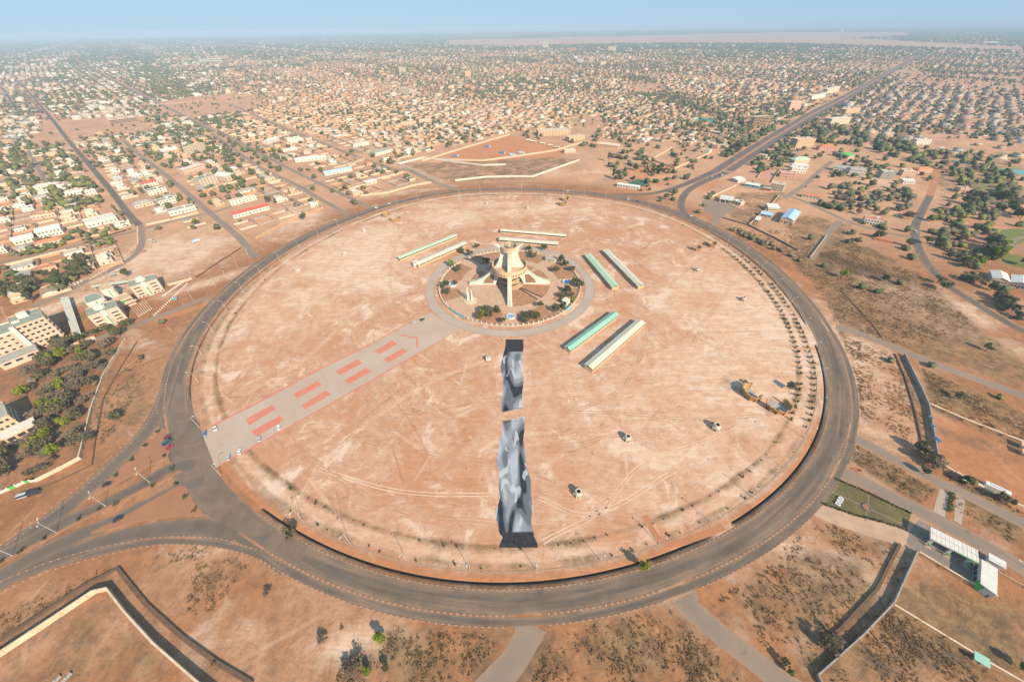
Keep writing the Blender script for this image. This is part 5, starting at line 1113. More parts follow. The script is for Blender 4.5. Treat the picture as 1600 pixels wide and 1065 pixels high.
# lawn plot with its paths, white block sign and low hedge
sheet('lawn', GP("1308,749 1424,802 1416,827 1284,787"), M_DLAWN, 0.03)
mb = MB()
for a, b_ in (((1300, 768), (1414, 820)), ((1358, 773), (1352, 814))):
    a, b_ = np.array(G(*a)), np.array(G(*b_)); d = (b_ - a) / np.hypot(*(b_ - a)); mb.obox((a + b_) / 2, d, np.hypot(*(b_ - a)) / 2, .3, 0, .05 if a[0] < 0 else .06)
structure(mb.build('lawn_path', M_TRACK))
x, y = G(1354, 793); rg = thing('stone_ring', 'dark stone ring where the lawn paths cross', 'planter', (x, y, 0)); mb = MB(); mb.lathe([(2.2, .02), (2.2, .5), (1.6, .5), (1.6, .1)], 24); mb.build('rim', M_DGREY, rg); mb = MB(); mb.disc((0, 0), 1.6, .3, 20); mb.build('soil', M_SOILB, rg)
x, y = G(1311, 783); d0 = np.array(G(1315, 775)) - np.array(G(1307, 789)); rz = math.atan2(d0[1], d0[0])
sg = thing('lawn_sign', 'white sign of three flat block letters lying tilted on the lawn plot', 'sign', (x, y, 0), rz)
def letter(kind, x0):
    mb = MB(); s = 1.25; z0, z1 = .35, .75
    if kind == 'D': mb.box(x0 - s * .9, x0 - s * .3, -s, s, z0, z1); mb.box(x0 + s * .3, x0 + s * .9, -s * .75, s * .75, z0, z1); mb.box(x0 - s * .298, x0 + s * .298, s * .45, s, z0, z1); mb.box(x0 - s * .298, x0 + s * .298, -s, -s * .45, z0, z1)
    elif kind == 'I': mb.box(x0 - s * .5, x0 + s * .5, -s, s, z0, z1)
    else: mb.box(x0 - s * .9, x0 + s * .9, -s, s, z0, z1)
    o = mb.build('letter', M_WHITE, sg)
letter('D', -2.4); letter('I', -.2); letter('D', 2.2)
mb = MB(); mb.box(1.88, 2.52, -.54, .54, .36, .7); mb.build('blue_centre', M_BLUE, sg)
mb = MB(); mb.box(-1.22, -.9, -1.25, 1.25, .36, .74); mb.build('blue_stripe', M_BLUE, sg)
mb = MB(); mb.box(-3.6, 3.2, -.2, .2, 0, .35); mb.build('base', M_GREY, sg)
def hedge(px, label, w_=1.0, h=.8, mat=M_LEAFG, step=1.1, name='hedge', group=None):
    P, s = resample(GP(px), step); t = tag(link(name, None), label, 'hedge', group); t.location = (*P[0], 0); mb = MB(); r = np.random.default_rng(len(P))
    for p in P:
        q = p - P[0]
        for _ in range(10):
            c = np.array((q[0] + r.uniform(-.5, .5) * w_, q[1] + r.uniform(-.5, .5) * w_, r.uniform(.1, 1) * h)); u = r.normal(size=3); u /= np.linalg.norm(u); v = np.cross(u, r.normal(size=3)); v /= np.linalg.norm(v); e = .38
            mb.quad(*[tuple(c + e * (i * u + j * v)) for i, j in ((-1, -1), (1, -1), (1, 1), (-1, 1))])
    mb.build('foliage', mat, t); return t
hedge("1286,787 1330,803 1380,816 1416,827", 'low clipped hedge along the near edge of the lawn plot', .8, .8, M_LEAFO)
hedge("1308,749 1350,767 1400,791 1424,802", 'low clipped hedge along the far edge of the lawn plot', .8, .8, M_LEAFO)
hedge("1486,770 1482,800", 'narrow hedge island between two paved strips right of the lawn', 2.2, .9, M_LEAFG)
sheet('paved_strip', GP("1468,763 1484,770 1476,808 1458,798"), M_CIRC, 0.05); sheet('paved_strip', GP("1494,772 1508,782 1502,820 1490,812"), M_CIRC, 0.05)
for px_, l in (("121,356 131,376", 'clipped hedge on the left side of the big white villa'), ("133,380 205,358", 'clipped hedge along the street front of the big white villa'), ("175,322 205,352", 'clipped hedge along the road side of the big white villa')): hedge(px_, l, 1.6, 1.6, M_LEAFG)

# ------------------------------------------------------------------ walls and banks
def wall(px, label, h=2.2, th=.45, mat=M_CREAM, name='boundary_wall', cat='wall', cap=None, step=None, zone=None, closed=False, pier=9):
    P = [np.array(p) for p in GP(px)]
    if step: P = smooth(P, step)
    if closed: P = list(P) + [P[0]]
    o = np.array(P[0]); t = thing(name, label, cat, (*o, 0)); A_, B_ = offset(P, th / 2) - o, offset(P, -th / 2) - o
    mb = MB(); n = len(P); k = 0
    for i in range(n): mb.v += [(*A_[i], -.05), (*B_[i], -.05), (*B_[i], h), (*A_[i], h)]
    for i in range(n - 1):
        a = 4 * i; b_ = 4 * (i + 1)
        for e in range(4): mb.f.append((a + e, b_ + e, b_ + (e + 1) % 4, a + (e + 1) % 4)); mb.m.append(0)
    mb.f += [(0, 1, 2, 3), (4 * n - 1, 4 * n - 2, 4 * n - 3, 4 * n - 4)]; mb.m += [0, 0]
    b = mb.build('wall_body', mat, t)
    if cap is not None:
        A2, B2 = offset(P, th / 2 + .12) - o, offset(P, -th / 2 - .12) - o; mb = MB(); mb.strip(B2, A2, h + .16)
        for i in range(n - 1):
            mb.quad((*B2[i], h), (*B2[i + 1], h), (*B2[i + 1], h + .16), (*B2[i], h + .16)); mb.quad((*A2[i + 1], h), (*A2[i], h), (*A2[i], h + .16), (*A2[i + 1], h + .16))
        mb.build('coping', cap, t)
    if pier:
        Q, s = resample(P, pier); pmb = MB(); pmb.box(-th * .8, th * .8, -th * .8, th * .8, 0, h + .22); pme = pmb.mesh('pier', mat)
        for i in range(len(Q) - 1):
            d = Q[i + 1] - Q[i]; link('pier', pme, t, (*(Q[i] - o), 0), math.atan2(d[1], d[0]))
    return t
M_WALLP = pm('pale_plaster_wall', (0.60, 0.47, 0.34), (0.48, 0.35, 0.24), .25)
M_WALLT = pm('tan_mud_wall', (0.46, 0.29, 0.16), (0.37, 0.22, 0.12), .25)
M_WALLG = pm('grey_block_wall', (0.34, 0.31, 0.28), (0.26, 0.22, 0.19), .4)
W_ = [
 ("-40,1052 60,986 150,926 172,921 200,957 245,1006 315,1067 350,1095", 'pale wall with a bent corner round the plot at lower left', 3.0, .5, M_WALLP),
 ("0,1001 70,956 130,916 185,888 205,914 230,945 285,995 340,1035 395,1068", 'low dark brown bank wall outside the bent channel at lower left', .9, 1.6, M_BROWNW),
 ("1405,850 1370,920 1310,985 1283,1004", 'dark brown bank wall on the left side of the channel by the fuel station', .9, 1.2, M_BROWNW),
 ("1430,863 1393,943 1345,993 1275,1055", 'grey wall on the right side of the channel by the fuel station', 2.2, .5, M_WALLG),
 ("1430,863 1500,905 1553,933", 'tan wall behind the fuel station forecourt', 2.2, .6, M_WALLT),
 ("1558,895 1600,918 1660,948", 'tan wall from the station shop to the right picture edge', 1.6, .5, M_WALLT),
 ("1391,945 1450,981 1540,1036 1620,1082", 'tan wall across the burnt plot at lower right', 2.2, .6, M_WALLT),
 ("1275,1055 1285,1075", 'short grey wall end at the bottom right channel mouth', 2.2, .5, M_WALLG),
 ("1412,556 1422,578 1436,606 1449,635 1457,680 1463,718", 'long grey wall with blue plates at right of the ring', 2.4, .5, M_WALLG),
 ("1398,553 1414,590 1430,645 1440,692", 'brown bank wall along the channel left of the long grey wall', .7, .9, M_BROWNW),
 ("1450,633 1500,655 1590,690 1640,706", 'thick tan wall along the red soil plot at right', 2.0, 1.3, M_WALLT),
 ("1465,722 1500,743 1560,775 1605,795", 'broken stone wall along the lower edge of the red soil plot', 1.0, 1.2, M_WALLP),
 ("197,532 165,585 145,640 133,690 126,717", 'pale curved wall along the grove at left', 2.2, .45, M_WALLP),
 ("126,717 90,736 58,752", 'cream wall at the lower corner of the grove', 2.4, .6, M_CREAM),
 ("215,533 190,572 162,622 149,690 144,726 90,752 30,776", 'dark stone channel kerb outside the grove wall', .5, .7, M_BROWNW),
 ("622,257 662,247 720,255 755,259 790,258", 'white wall along the upper side of the walled dry plot', 2.6, .6, M_WHITE),
 ("622,257 655,271 690,284", 'white wall on the left side of the walled dry plot', 2.6, .6, M_WHITE),
 ("712,283 760,277.5 800,276.5 832,277 868,264 905,251", 'long white wall between the ring road and the dry plot', 2.8, .7, M_WHITE),
 ("660,252 735,229 796,211", 'pale wall on the left side of the orange lorry yard', 2.6, .7, M_WALLP),
 ("680,250 755,252 811,244.5 867,236 914,222", 'curved pale wall along the near side of the orange lorry yard', 2.8, .9, M_WALLP),
 ("564,307 607,302 645,291 674,286", 'cream wall of the bare plot above the ring at left of centre', 2.6, .8, M_WALLP),
 ("546,296 582,286", 'short cream wall beside the grey-roofed shed', 2.4, .6, M_WALLP),
 ("400,374 450,347 505,326 475,304", 'tan wall round the corner of the plot beside the ring', 2.4, .9, M_WALLT),
 ("425,337 400,350", 'short wall beside the red-roofed hall plot', 2.0, .5, M_WALLT),
 ("355,346 385,368 400,374", 'low wall below the red-roofed hall', 1.8, .5, M_WALLT),
 ("230,352 280,341 310,333", 'cream wall along the street above the brown dirt field', 2.2, .7, M_WALLP),
 ("318,300 350,289 425,272", 'tan wall beyond the scrap plot by the dual road', 2.4, .6, M_WALLP),
 ("332,305 352,322", 'short cream wall left of the walled scrap plot', 2.2, .5, M_WALLP),
 ("377,388 345,408 307,434", 'dark low wall between the dirt field and the ring', 1.2, .7, M_BROWNW),
 ("215,355 216,380 190,408 160,425 140,437", 'pale kerb wall along the curved road beside the thorn trees', .8, 1.0, M_WALLP),
 ("-10,420 50,405 105,391", 'pale wall along the straight street at far left', 2.0, .7, M_WALLP),
 ("0,312 45,300 60,292", 'cream wall across the empty plot at far left', 2.2, .7, M_WALLP),
 ("1170,352 1199,327 1217,306", 'tan wall between the bare plot and the blue-roofed warehouse', 2.4, .6, M_WALLT),
 ("1130,341 1170,353 1211,373 1246,392", 'dark wall edge along the lower side of the bare plots at right', 1.6, .7, M_DGREY),
 ("1237,353 1251,334 1243,328", 'tan wall round the right side of the blue-roofed warehouse', 2.6, .6, M_WALLT),
 ("1112,308 1150,290", 'cream wall left of the upper right fuel station', 2.0, .5, M_WALLP),
 ("1265,404 1291,369", 'tan wall along the stub road at right', 2.0, .6, M_WALLT),
 ("1312,452 1340,482 1362,506 1378,528", 'thin earth kerb wall across the dry grass field at right', .5, .6, M_BROWNW),
 ("1018,250 1050,231 1109,240 1054,264 1018,250", 'cream wall round the square bare plot right of the trees', 2.4, .6, M_WALLP),
 ("1028,262 1008,247", 'short cream wall beside the tall narrow trees', 2.2, .5, M_WALLP),
 ("1183,278 1196,263 1218,266 1205,285", 'tan wall round the red court beside the shop row', 2.2, .5, M_WALLT),
 ("62,235 110,217 178,204", 'low tan wall along the near side of the bare field at upper left', 1.8, .6, M_WALLT),
 ("88,190 110,216", 'low tan wall beside the west road at the bare field', 1.8, .6, M_WALLT),
 ("240,164 300,160 395,148", 'tan wall beyond the brown strip at upper left', 2.0, .8, M_WALLT),
 ("65,247 115,238", 'pale wall, uppermost of the three parallel walls at left', 2.0, .7, M_WALLP), ("68,257 120,246", 'pale wall, middle of the three parallel walls at left', 2.0, .7, M_WALLP), ("72,263 124,254", 'pale wall, lowest of the three parallel walls at left', 2.0, .7, M_WALLP),
 ("485,258 530,244", 'cream wall, upper of two across the bare plots', 2.2, .6, M_WALLP), ("530,262 562,252", 'cream wall, lower of two across the bare plots', 2.2, .6, M_WALLP),
 ("605,279 630,270", 'cream wall between the shed and the walled plot', 2.2, .6, M_WALLP),
 ("545,223 568,217", 'cream wall above the two-storey villa with grey roof', 2.2, .6, M_WALLP), ("600,254 650,242", 'cream wall below the greenish hip-roofed house', 2.2, .6, M_WALLP),
 ("170,338 200,360", 'low white wall along the villa hedge', 1.5, .4, M_WHITE),
 ("265,446 295,438 300,436", 'peach wall behind the white bollards of the office wings', 2.2, .6, M_PEACH),
 ("70,560 110,543 150,528", 'cream wall between the peach hotel and the grove', 2.4, .6, M_WALLP),
]
for px_, lab, h, th, mt in W_: wall(px_, lab, h, th, mt, cap=M_WALLP if mt in (M_WALLT, M_WALLP) and h > 1.9 else None, pier=0 if mt is M_BROWNW else 9)
g = thing('white_gate_wall', 'white and green fence with panels at the left edge below the grove', 'fence', (*G(58, 752), 0))
P, s = resample(GP("58,751 42,752 25,760 0,770 -20,778"), 3.2); o = P[0]
for i in range(len(P) - 1):
    d = P[i + 1] - P[i]; d = d / np.hypot(*d); mb = MB(); mb.obox((P[i] + P[i + 1]) / 2 - o, d, 1.45, .12, 0, 1.9); mb.build('panel', M_LIME if i % 2 else M_WHITE, g); mb = MB(); mb.obox(P[i] - o, d, .3, .3, 0, 2.4); mb.build('post', M_WHITE, g)
for px_, l in (((1452, 655), 'upper'), ((1455, 668), 'middle'), ((1461, 690), 'lowest and largest')):
    x, y = G(*px_); s_ = 1.6 if 'low' in l else 1.1; t = thing('blue_panel', f'{l} blue and white plate on the long grey wall at right', 'sign', (x - .5, y, 0), math.radians(100)); mb = MB(); mb.box(-s_ * 1.3, s_ * 1.3, -.06, .06, 1.6, 1.6 + s_ * 1.4); mb.build('board', M_ROOFB, t)
    for q in (-1, 1): mb = MB(); mb.box(q * s_ - .08, q * s_ + .08, -.05, .05, 0, 1.6); mb.build('post', M_STEEL, t)
    mb = MB(); mb.box(-s_ * .9, s_ * .3, -.09, -.062, 1.9, 1.6 + s_); mb.build('white_patch', M_WHITE, t)
x, y = G(1555, 765); d0 = np.array(G(1568, 771)) - np.array(G(1540, 758)); t = thing('white_container', 'white flat-topped container with a dark stripe beside the red soil plot', 'container', (x, y, 0), math.atan2(d0[1], d0[0])); mb = MB(); mb.box(-5, 5, -1.5, 1.5, 0, 2.4); mb.build('body', M_WHITE, t); mb = MB(); mb.box(-3.5, 3, -.25, .25, 2.4, 2.46); mb.build('roof_stripe', M_BLUE, t); mb = MB(); mb.box(5, 5.06, -1.3, 1.3, .1, 2.3); mb.build('door', M_GREY, t)
for i, (q, l) in enumerate((((1592, 700), 'upper of two brown roofed cabins at the right edge of the red plot'), ((1593, 711), 'lower of two brown roofed cabins at the right edge of the red plot'))):
    x, y = G(*q); t = thing('cabin', l, 'cabin', (x, y, 0), math.radians(-45)); walls_roof(t, 12, 3.2, 2.8, M_TAN, M_PINK, 'mono', rise=.4); mb = MB(); mb.box(4, 5, -.06, .04, 0, 2); mb.build('door', M_DGREY, t)
x, y = G(1519, 1031); t = thing('cabin', 'small aqua roofed cabin against the tan wall of the burnt plot', 'cabin', (x, y, 0), math.radians(-40)); walls_roof(t, 3.4, 2.6, 2.3, M_TAN, M_ROOFT, 'mono', rise=.3); mb = MB(); mb.box(1.2, 2.0, -.06, .04, 0, 1.9); mb.build('door', M_DGREY, t)
for q, l, rz in (((88, 1062), 'left grey slab on the ground at the bottom left plot', 60), ((105, 1058), 'right grey slab on the ground at the bottom left plot', 70)):
    x, y = G(*q); t = thing('block_stack', l.replace('grey slab', 'grey block stack'), 'block stack', (x, y, 0), math.radians(rz))
    for i in range(4): mb = MB(); mb.box(-1.6 + .8 * i, -.85 + .8 * i, -.6, .6, 0, .6 + .12 * (i % 2)); mb.build('block', M_GREY, t)
x, y = G(763, 563); t = thing('tank_stack', 'chequered stack of pale tanks on a small trailer left of the painted strip', 'tank stack', (x, y, 0), .15)
mb = MB(); mb.box(-1.9, 1.9, -1.5, 1.5, .5, .7); mb.build('trailer_bed', M_DGREY, t)
tmb = MB(); tmb.box(-.55, .55, -.42, .42, 0, .62); tme = tmb.mesh('tank', M_WHITE); tm2 = tmb.mesh('tank', M_STEEL)
for k in range(4):
    for i in range(3):
        for j in range(3): link('tank', tme if (i + j + k) % 2 else tm2, t, (-1.25 + 1.25 * i, -.95 + .95 * j, .72 + .68 * k))
wmb = MB(); wmb.tube((0, -.12, .35), (0, .12, .35), .35, .35, 10); wmm = wmb.mesh('wheel', M_BLACK)
for sx in (-1.2, 1.2):
    for sy in (-1.5, 1.5): link('wheel', wmm, t, (sx, sy, 0))
mb = MB(); mb.tube((0, -1.5, .6), (0, -3.2, .4), .08, .08, 6); mb.build('drawbar', M_OCHRE, t)
x, y = G(647, 418); t = thing('white_cabin', 'small white cabin with a cream roof at the end of the left pale shed', 'cabin', (x, y, 0), .45); walls_roof(t, 7, 6, 4, M_WHITE, M_CREAM, 'flat'); mb = MB(); mb.box(2.5, 3.6, -.08, .05, 0, 2.2); mb.build('door', M_BARK, t)
for i in (1, 5): link('window', win_mesh(1.2, 1.1, M_CREAM), t, (i + .2, -.03, 1.4))
x, y = G(885, 478); t = thing('gate_lodge', 'white gate lodge with a pale roof on the garden right side', 'lodge', (x, y, 0), .9); walls_roof(t, 6, 5, 4.2, M_WHITE, M_ROOFP, 'mono', rise=.5); mb = MB(); mb.box(2, 3.2, -.08, .05, 0, 2.4); mb.build('door', M_AQUA, t)
x, y = G(852, 408); t = thing('service_lodge', 'grey roofed service lodge at the far right of the garden', 'lodge', (x, y, 0), -.5); walls_roof(t, 11, 6, 3.6, M_CREAM, M_GREY, 'gable'); mb = MB(); mb.box(4, 5.2, -.08, .05, 0, 2.2); mb.build('door', M_BARK, t)
# flag poles, bollards
for i in range(8):
    f = i / 7; x, y = G(217 + 20 * f, 494 - 12 * f); p = thing('flag_pole', ('first', 'second', 'third', 'fourth', 'fifth', 'sixth', 'seventh', 'eighth')[i] + ' white flag pole from the left in front of the office wings', 'flag pole', (x, y, 0), group='flag poles of the office wings')
    mb = MB(); mb.tube((0, 0, 0), (0, 0, 11), .15, .08, 6); mb.build('pole', M_WHITE, p); mb = MB(); mb.lathe([(.7, 0), (.7, .35), (0, .35)], 10); mb.build('base', M_CREAM, p)
bmb = MB(); bmb.lathe([(.55, 0), (.55, 1.0), (.35, 1.5), (0, 1.6)], 10); bme = bmb.mesh('bollard', M_WHITE)
for a, b_, n, l, gname in (((255, 463), (288, 440), 17, 'white bollard in the upper row beside the office forecourt', 'upper row of office bollards'), ((242, 493), (293, 444), 20, 'white bollard in the lower row along the office road', 'lower row of office bollards'), ((85, 457), (128, 440), 9, 'white bollard along the street left of the office wings', 'bollards along the office street')):
    A_, B_ = np.array(G(*a)), np.array(G(*b_))
    for i in range(n): p = A_ + (B_ - A_) * i / (n - 1); tag(link('bollard', bme, None, (*p, 0)), l.replace('white bollard', ['first', 'second', 'third', 'fourth', 'fifth', 'sixth', 'seventh', 'eighth', 'ninth', 'tenth', 'eleventh', 'twelfth', 'thirteenth', 'fourteenth', 'fifteenth', 'sixteenth', 'seventeenth', 'eighteenth', 'nineteenth', 'twentieth'][i] + ' white bollard from the left'), 'bollard', gname)
# ------------------------------------------------------------------ street lamps
def lamp_proto(h, arm, double=False):
    mb = MB(); mb.tube((0, 0, 0), (0, 0, h), .17, .09, 6); pole = mb.mesh('pole', M_STEEL)
    mb = MB(); mb.tube((0, 0, h - .1), (arm, 0, h + .7), .08, .06, 5)
    if double: mb.tube((0, 0, h - .1), (-arm, 0, h + .7), .08, .06, 5)
    armm = mb.mesh('arm', M_STEEL); mb = MB(); mb.box(arm - .2, arm + .9, -.22, .22, h + .62, h + .85)
    if double: mb.box(-arm - .9, -arm + .2, -.22, .22, h + .62, h + .85)
    hd = mb.mesh('lamp_head', M_WHITE); mb = MB(); mb.box(-.35, .35, -.35, .35, 0, .35); return pole, armm, hd, mb.mesh('base', M_KERB)
LP1, LP2 = lamp_proto(11, 1.8), lamp_proto(11.5, 2.2, True)
def lamp(x, y, rz, label, group, proto=LP1):
    t = thing('street_lamp', label, 'street lamp', (x, y, 0), rz, group)
    for n_, m_ in zip(('pole', 'arm', 'lamp_head', 'base'), proto): link(n_, m_, t)
ords = ['first', 'second', 'third', 'fourth', 'fifth', 'sixth', 'seventh', 'eighth', 'ninth', 'tenth', 'eleventh', 'twelfth', 'thirteenth', 'fourteenth', 'fifteenth', 'sixteenth', 'seventeenth', 'eighteenth', 'nineteenth', 'twentieth']
def nth(i):
    if i < 20: return ords[i]
    n = i + 1; return f"{n}{'th' if 10 < n % 100 < 20 else {1: 'st', 2: 'nd', 3: 'rd'}.get(n % 10, 'th')}"
t0 = ang(839, 909); k = 0
for i in range(52):
    t = t0 + 2 * PI * i / 52
    if between(np.array(t % (2 * PI)), A['bl_hi'], A['bl_lo']): continue
    p = pol(R_IN(np.array(t)) - 8.2, np.array(t)); lamp(*p, t, f'street lamp on the inner verge, {nth(k)} anticlockwise from the painted strip', 'lamps on the inner verge of the ring road'); k += 1
for i, (px, py, tx, ty) in enumerate(((312, 668, 1, 1), (345, 742, 1, 1), (89, 832, 1, 0), (234, 753, 1, 0), (165, 790, 1, 0), (20, 868, 1, 0))):
    x, y = G(px, py); lamp(x, y, math.radians(-45 if i > 1 else 10), ('grey street lamp at the upper corner where the boulevard meets the ring', 'grey street lamp at the lower corner where the boulevard meets the ring', 'street lamp on the median, nearest the lower left corner of three', 'street lamp on the median nearest the junction', 'street lamp in the middle of the dual avenue median', 'street lamp on the median at the left picture edge')[i], 'lamps at the lower left junction', LP2 if i > 1 else LP1)
for i, (px, py) in enumerate(((1424, 378), (1432, 401), (1448, 422), (1488, 439), (1508, 470), (1571, 497), (1450, 391), (1429, 332), (1436, 352), (1398, 341))): x, y = G(px, py); lamp(x, y, math.radians(200 + 15 * (i % 3)), f'tall grey lamp along the curving right-hand road, {nth(i)} as counted from the white car', 'lamps along the curving right-hand road')
for i, (px, py) in enumerate(((1328, 724), (1490, 770), (1336, 693), (1600, 885), (1571, 895))): x, y = G(px, py); lamp(x, y, math.radians(140), ('street lamp in the dry verge between the two right side roads', 'street lamp at the narrow hedge island', 'street lamp where the upper right side road meets the ring', 'street lamp at the right edge beside the lowest side road', 'street lamp behind the fuel station shop')[i], 'lamps along the right side roads')
for i in range(14):
    p = avm[0] + (avm[-1] - avm[0]) * (i + .3) / 14 * .55; lamp(*p, math.radians(-45), f'double street lamp on the avenue median, {nth(i)} away from the ring', 'double lamps on the avenue median', LP2)
for i, (px, py) in enumerate(((132, 455), (165, 437), (262, 466), (300, 432), (338, 448), (356, 438), (303, 470), (390, 403), (168, 428), (372, 418))):
    x, y = G(px, py); lamp(x, y, math.radians(-30), f'grey street lamp near the office wings, {nth(i)} from the street corner', 'lamps around the office wings')
x, y = G(1012, 268); t = thing('radio_mast', 'red and white banded lattice mast among the tall narrow trees', 'mast', (x, y, 0))
for i in range(8):
    mb = MB(); z0 = i * 4.5
    for sx, sy in ((-1, -1), (1, -1), (1, 1), (-1, 1)):
        q = .9 * (1 - i / 10); q2 = .9 * (1 - (i + 1) / 10); mb.tube((sx * q, sy * q, z0), (sx * q2, sy * q2, z0 + 4.5), .16, .16, 4)
    mb.tube((-.9 * (1 - i / 10), 0, z0), (.9 * (1 - i / 10), 0, z0 + 4.5), .1, .1, 4); mb.build('lattice_segment', M_ROOFR if i % 2 else M_WHITE, t)
for i, (a, b_) in enumerate((((316, 97), (308, 76)), ((327, 94), (320, 78)), ((346, 97), (339, 75)))):
    x, y = G(*a); t = thing('stadium_mast', ('left', 'middle', 'right')[i] + ' one of three white leaning stadium masts far off at upper left', 'mast', (x, y, 0)); mb = MB(); mb.tube((0, 0, 0), (-45, 30, 95), 2.6, 1.3, 6); mb.build('pylon', M_WHITE, t); mb = MB(); mb.box(-51, -39, 28.5, 31.5, 92, 99); mb.build('lamp_panel', M_WHITE, t)
a, b_ = np.array(G(312, 97)), np.array(G(347, 96)); t = thing('stadium_stand', 'white stadium stand between the leaning masts at upper left', 'stadium', (*a, 0)); d = b_ - a; mb = MB(); mb.obox(d / 2, d / np.hypot(*d), np.hypot(*d) / 2, 25, 0, 16); mb.build('stand', M_WHITE, t); mb = MB(); mb.obox(d / 2, d / np.hypot(*d), np.hypot(*d) / 2, 34, 16, 19); mb.build('roof', M_ROOFW, t)

# ------------------------------------------------------------------ plants
def crown_mesh(name, mat, seed, shape, nclump, nleaf, leaf):
    """leaf-sized faces gathered in clumps through the volume of the crown, unit = metres, crown radius about 3.2"""
    r = np.random.default_rng(seed); mb = MB(); R, zc, zs = shape
    for _ in range(nclump):
        u = r.normal(size=3); u /= np.linalg.norm(u); q = R * r.uniform(.25, .95); c = np.array((u[0] * q, u[1] * q, zc + u[2] * q * zs)); cr = R * r.uniform(.24, .46)
        for _ in range(nleaf):
            v = r.normal(size=3); v /= np.linalg.norm(v); p = c + v * cr * r.uniform(.75, 1.05) * np.array((1, 1, .8)); nn = v + .7 * r.normal(size=3); nn /= np.linalg.norm(nn)
            a = np.cross(nn, r.normal(size=3)); a /= np.linalg.norm(a); b_ = np.cross(nn, a); e = leaf * r.uniform(.6, 1.3)
            mb.quad(*[tuple(p + e * (i * a + j * b_)) for i, j in ((-1, -.7), (1, -.7), (1, .7), (-1, .7))])
    return mb.mesh(name, mat)
def trunk_mesh(seed, h, R, z0=0.0):
    r = np.random.default_rng(seed); mb = MB(); mb.tube((0, 0, -.1), (.15, .1, h), .24, .15, 6)
    for i in range(5):
        a = 2 * PI * i / 5 + r.uniform(0, 1); mb.tube((.12, .08, h * .85), (R * .6 * math.cos(a), R * .6 * math.sin(a), h + R * r.uniform(.4, .9)), .12, .04, 5)
    return mb.mesh('trunk', M_BARK)
KINDS = dict(green=(M_LEAFG, (3.2, 4.4, .72), 13, 40, .42, 2.2), olive=(M_LEAFO, (3.2, 4.2, .66), 13, 36, .42, 2.2), lime=(M_LEAFL, (3.0, 4.3, .8), 13, 38, .42, 2.2), thorn=(M_LEAFT, (3.3, 3.2, .55), 13, 34, .30, 1.6), tall=(M_LEAFG, (1.9, 6.4, 2.2), 15, 34, .38, 2.6), bush=(M_LEAFG, (1.1, 1.15, .85), 7, 22, .22, .5), tuft=(M_LEAFO, (.8, .6, .6), 5, 14, .2, .2), dry=(M_LEAFD, (1.6, 1.0, .6), 9, 22, .2, .4))
CROWNS = {k: [crown_mesh('crown', v[0], 31 * i + len(k), v[1], v[2], v[3], v[4]) for i in range(4)] for k, v in KINDS.items()}
TRUNKS = {k: [trunk_mesh(7 * i + len(k), v[5], v[1][0]) for i in range(2)] for k, v in KINDS.items()}
NPL = {}
def plant(kind, x, y, s, label, cat='tree', name='tree', group=None, sz=1.0):
    i = NPL[kind] = NPL.get(kind, 0) + 1
    t = thing(name, label, cat, (x, y, 0), random.uniform(0, 6.28), group); t.scale = (s, s, s * sz)
    link('trunk' if cat == 'tree' else 'stem', TRUNKS[kind][i % 2], t); link('crown' if cat == 'tree' else 'foliage', CROWNS[kind][i % 4], t); return t
# two rows of young bushes round the inner verge, denser at right
fr_in, fr_out = frac(800, 857), frac(800, 887)
bcount = {}
for row, fr, sp in (('inner', fr_in, 6.6), ('outer', fr_out, 6.6)):
    n = int(2 * PI * 278 * fr / sp)
    for i in range(n):
        t = 2 * PI * i / n; tt = np.array(t); px, py, _ = PX(*pol(R_IN(tt) * fr, tt)); px, py = float(px), float(py)
        if py < 330 or between(np.array(t % (2 * PI)), ang(305, 634) % (2 * PI), ang(392, 800) % (2 * PI)): continue
        right = px > 1130 and py < 660
        if not right and random.random() < (.42 if py > 640 else .75): continue
        if right and random.random() < .08: continue
        s = random.uniform(.95, 1.35) if right and py > 400 else random.uniform(.45, .8)
        p = pol(R_IN(tt) * fr + random.uniform(-.5, .5), tt)
        side = 'right' if px > 1000 else 'left' if px < 500 else 'near'
        bk = (right, row, side); bcount[bk] = bcount.get(bk, -1) + 1
        plant('bush' if right or random.random() < .5 else 'tuft', *p, s, f"{'round green bush' if right else 'small scrubby bush'}, {nth(bcount[bk])} anticlockwise in the {row} planted row on the circle's {side} side", 'bush', 'verge_bush', f'{side} {row} row of verge bushes')
for i, (px, py) in enumerate(((247, 676), (228, 697), (207, 719), (182, 743), (258, 713), (270, 733), (240, 759), (182, 788), (155, 796), (124, 812), (70, 842), (35, 861), (2, 879), (276, 757), (290, 777), (305, 797))):
    x, y = G(px, py); plant('bush', x, y, random.uniform(1.0, 1.25), (f'clipped round bush on the triangular island above the avenue, {nth(i)} from its upper corner' if i < 6 else f'clipped round bush along the avenue median, {nth(i - 6)} from the junction' if i < 13 else f'clipped round bush on the lower triangular island, {nth(i - 13)} from its top'), 'bush', 'clipped_bush', ('bushes on the upper island', 'bushes on the avenue median', 'bushes on the lower island')[0 if i < 6 else 1 if i < 13 else 2], .8)
for px, py, k, s, l in ((458, 838, 'olive', 1.05, 'sparse tree beside the ditch at the lower left bend of the ring'), (1003, 886, 'lime', 1.0, 'yellow-green tree beside the ditch below the painted strip, right side'), (1165, 598, 'tuft', 2.4, 'scrub beside the ochre shells'), (1233, 608, 'olive', 1.0, 'spreading scrub tree between the right ochre shell and the bush rows'), (776, 0, 'lime', 0, '')):
    if s: x, y = G(px, py); plant(k, x, y, s, l)
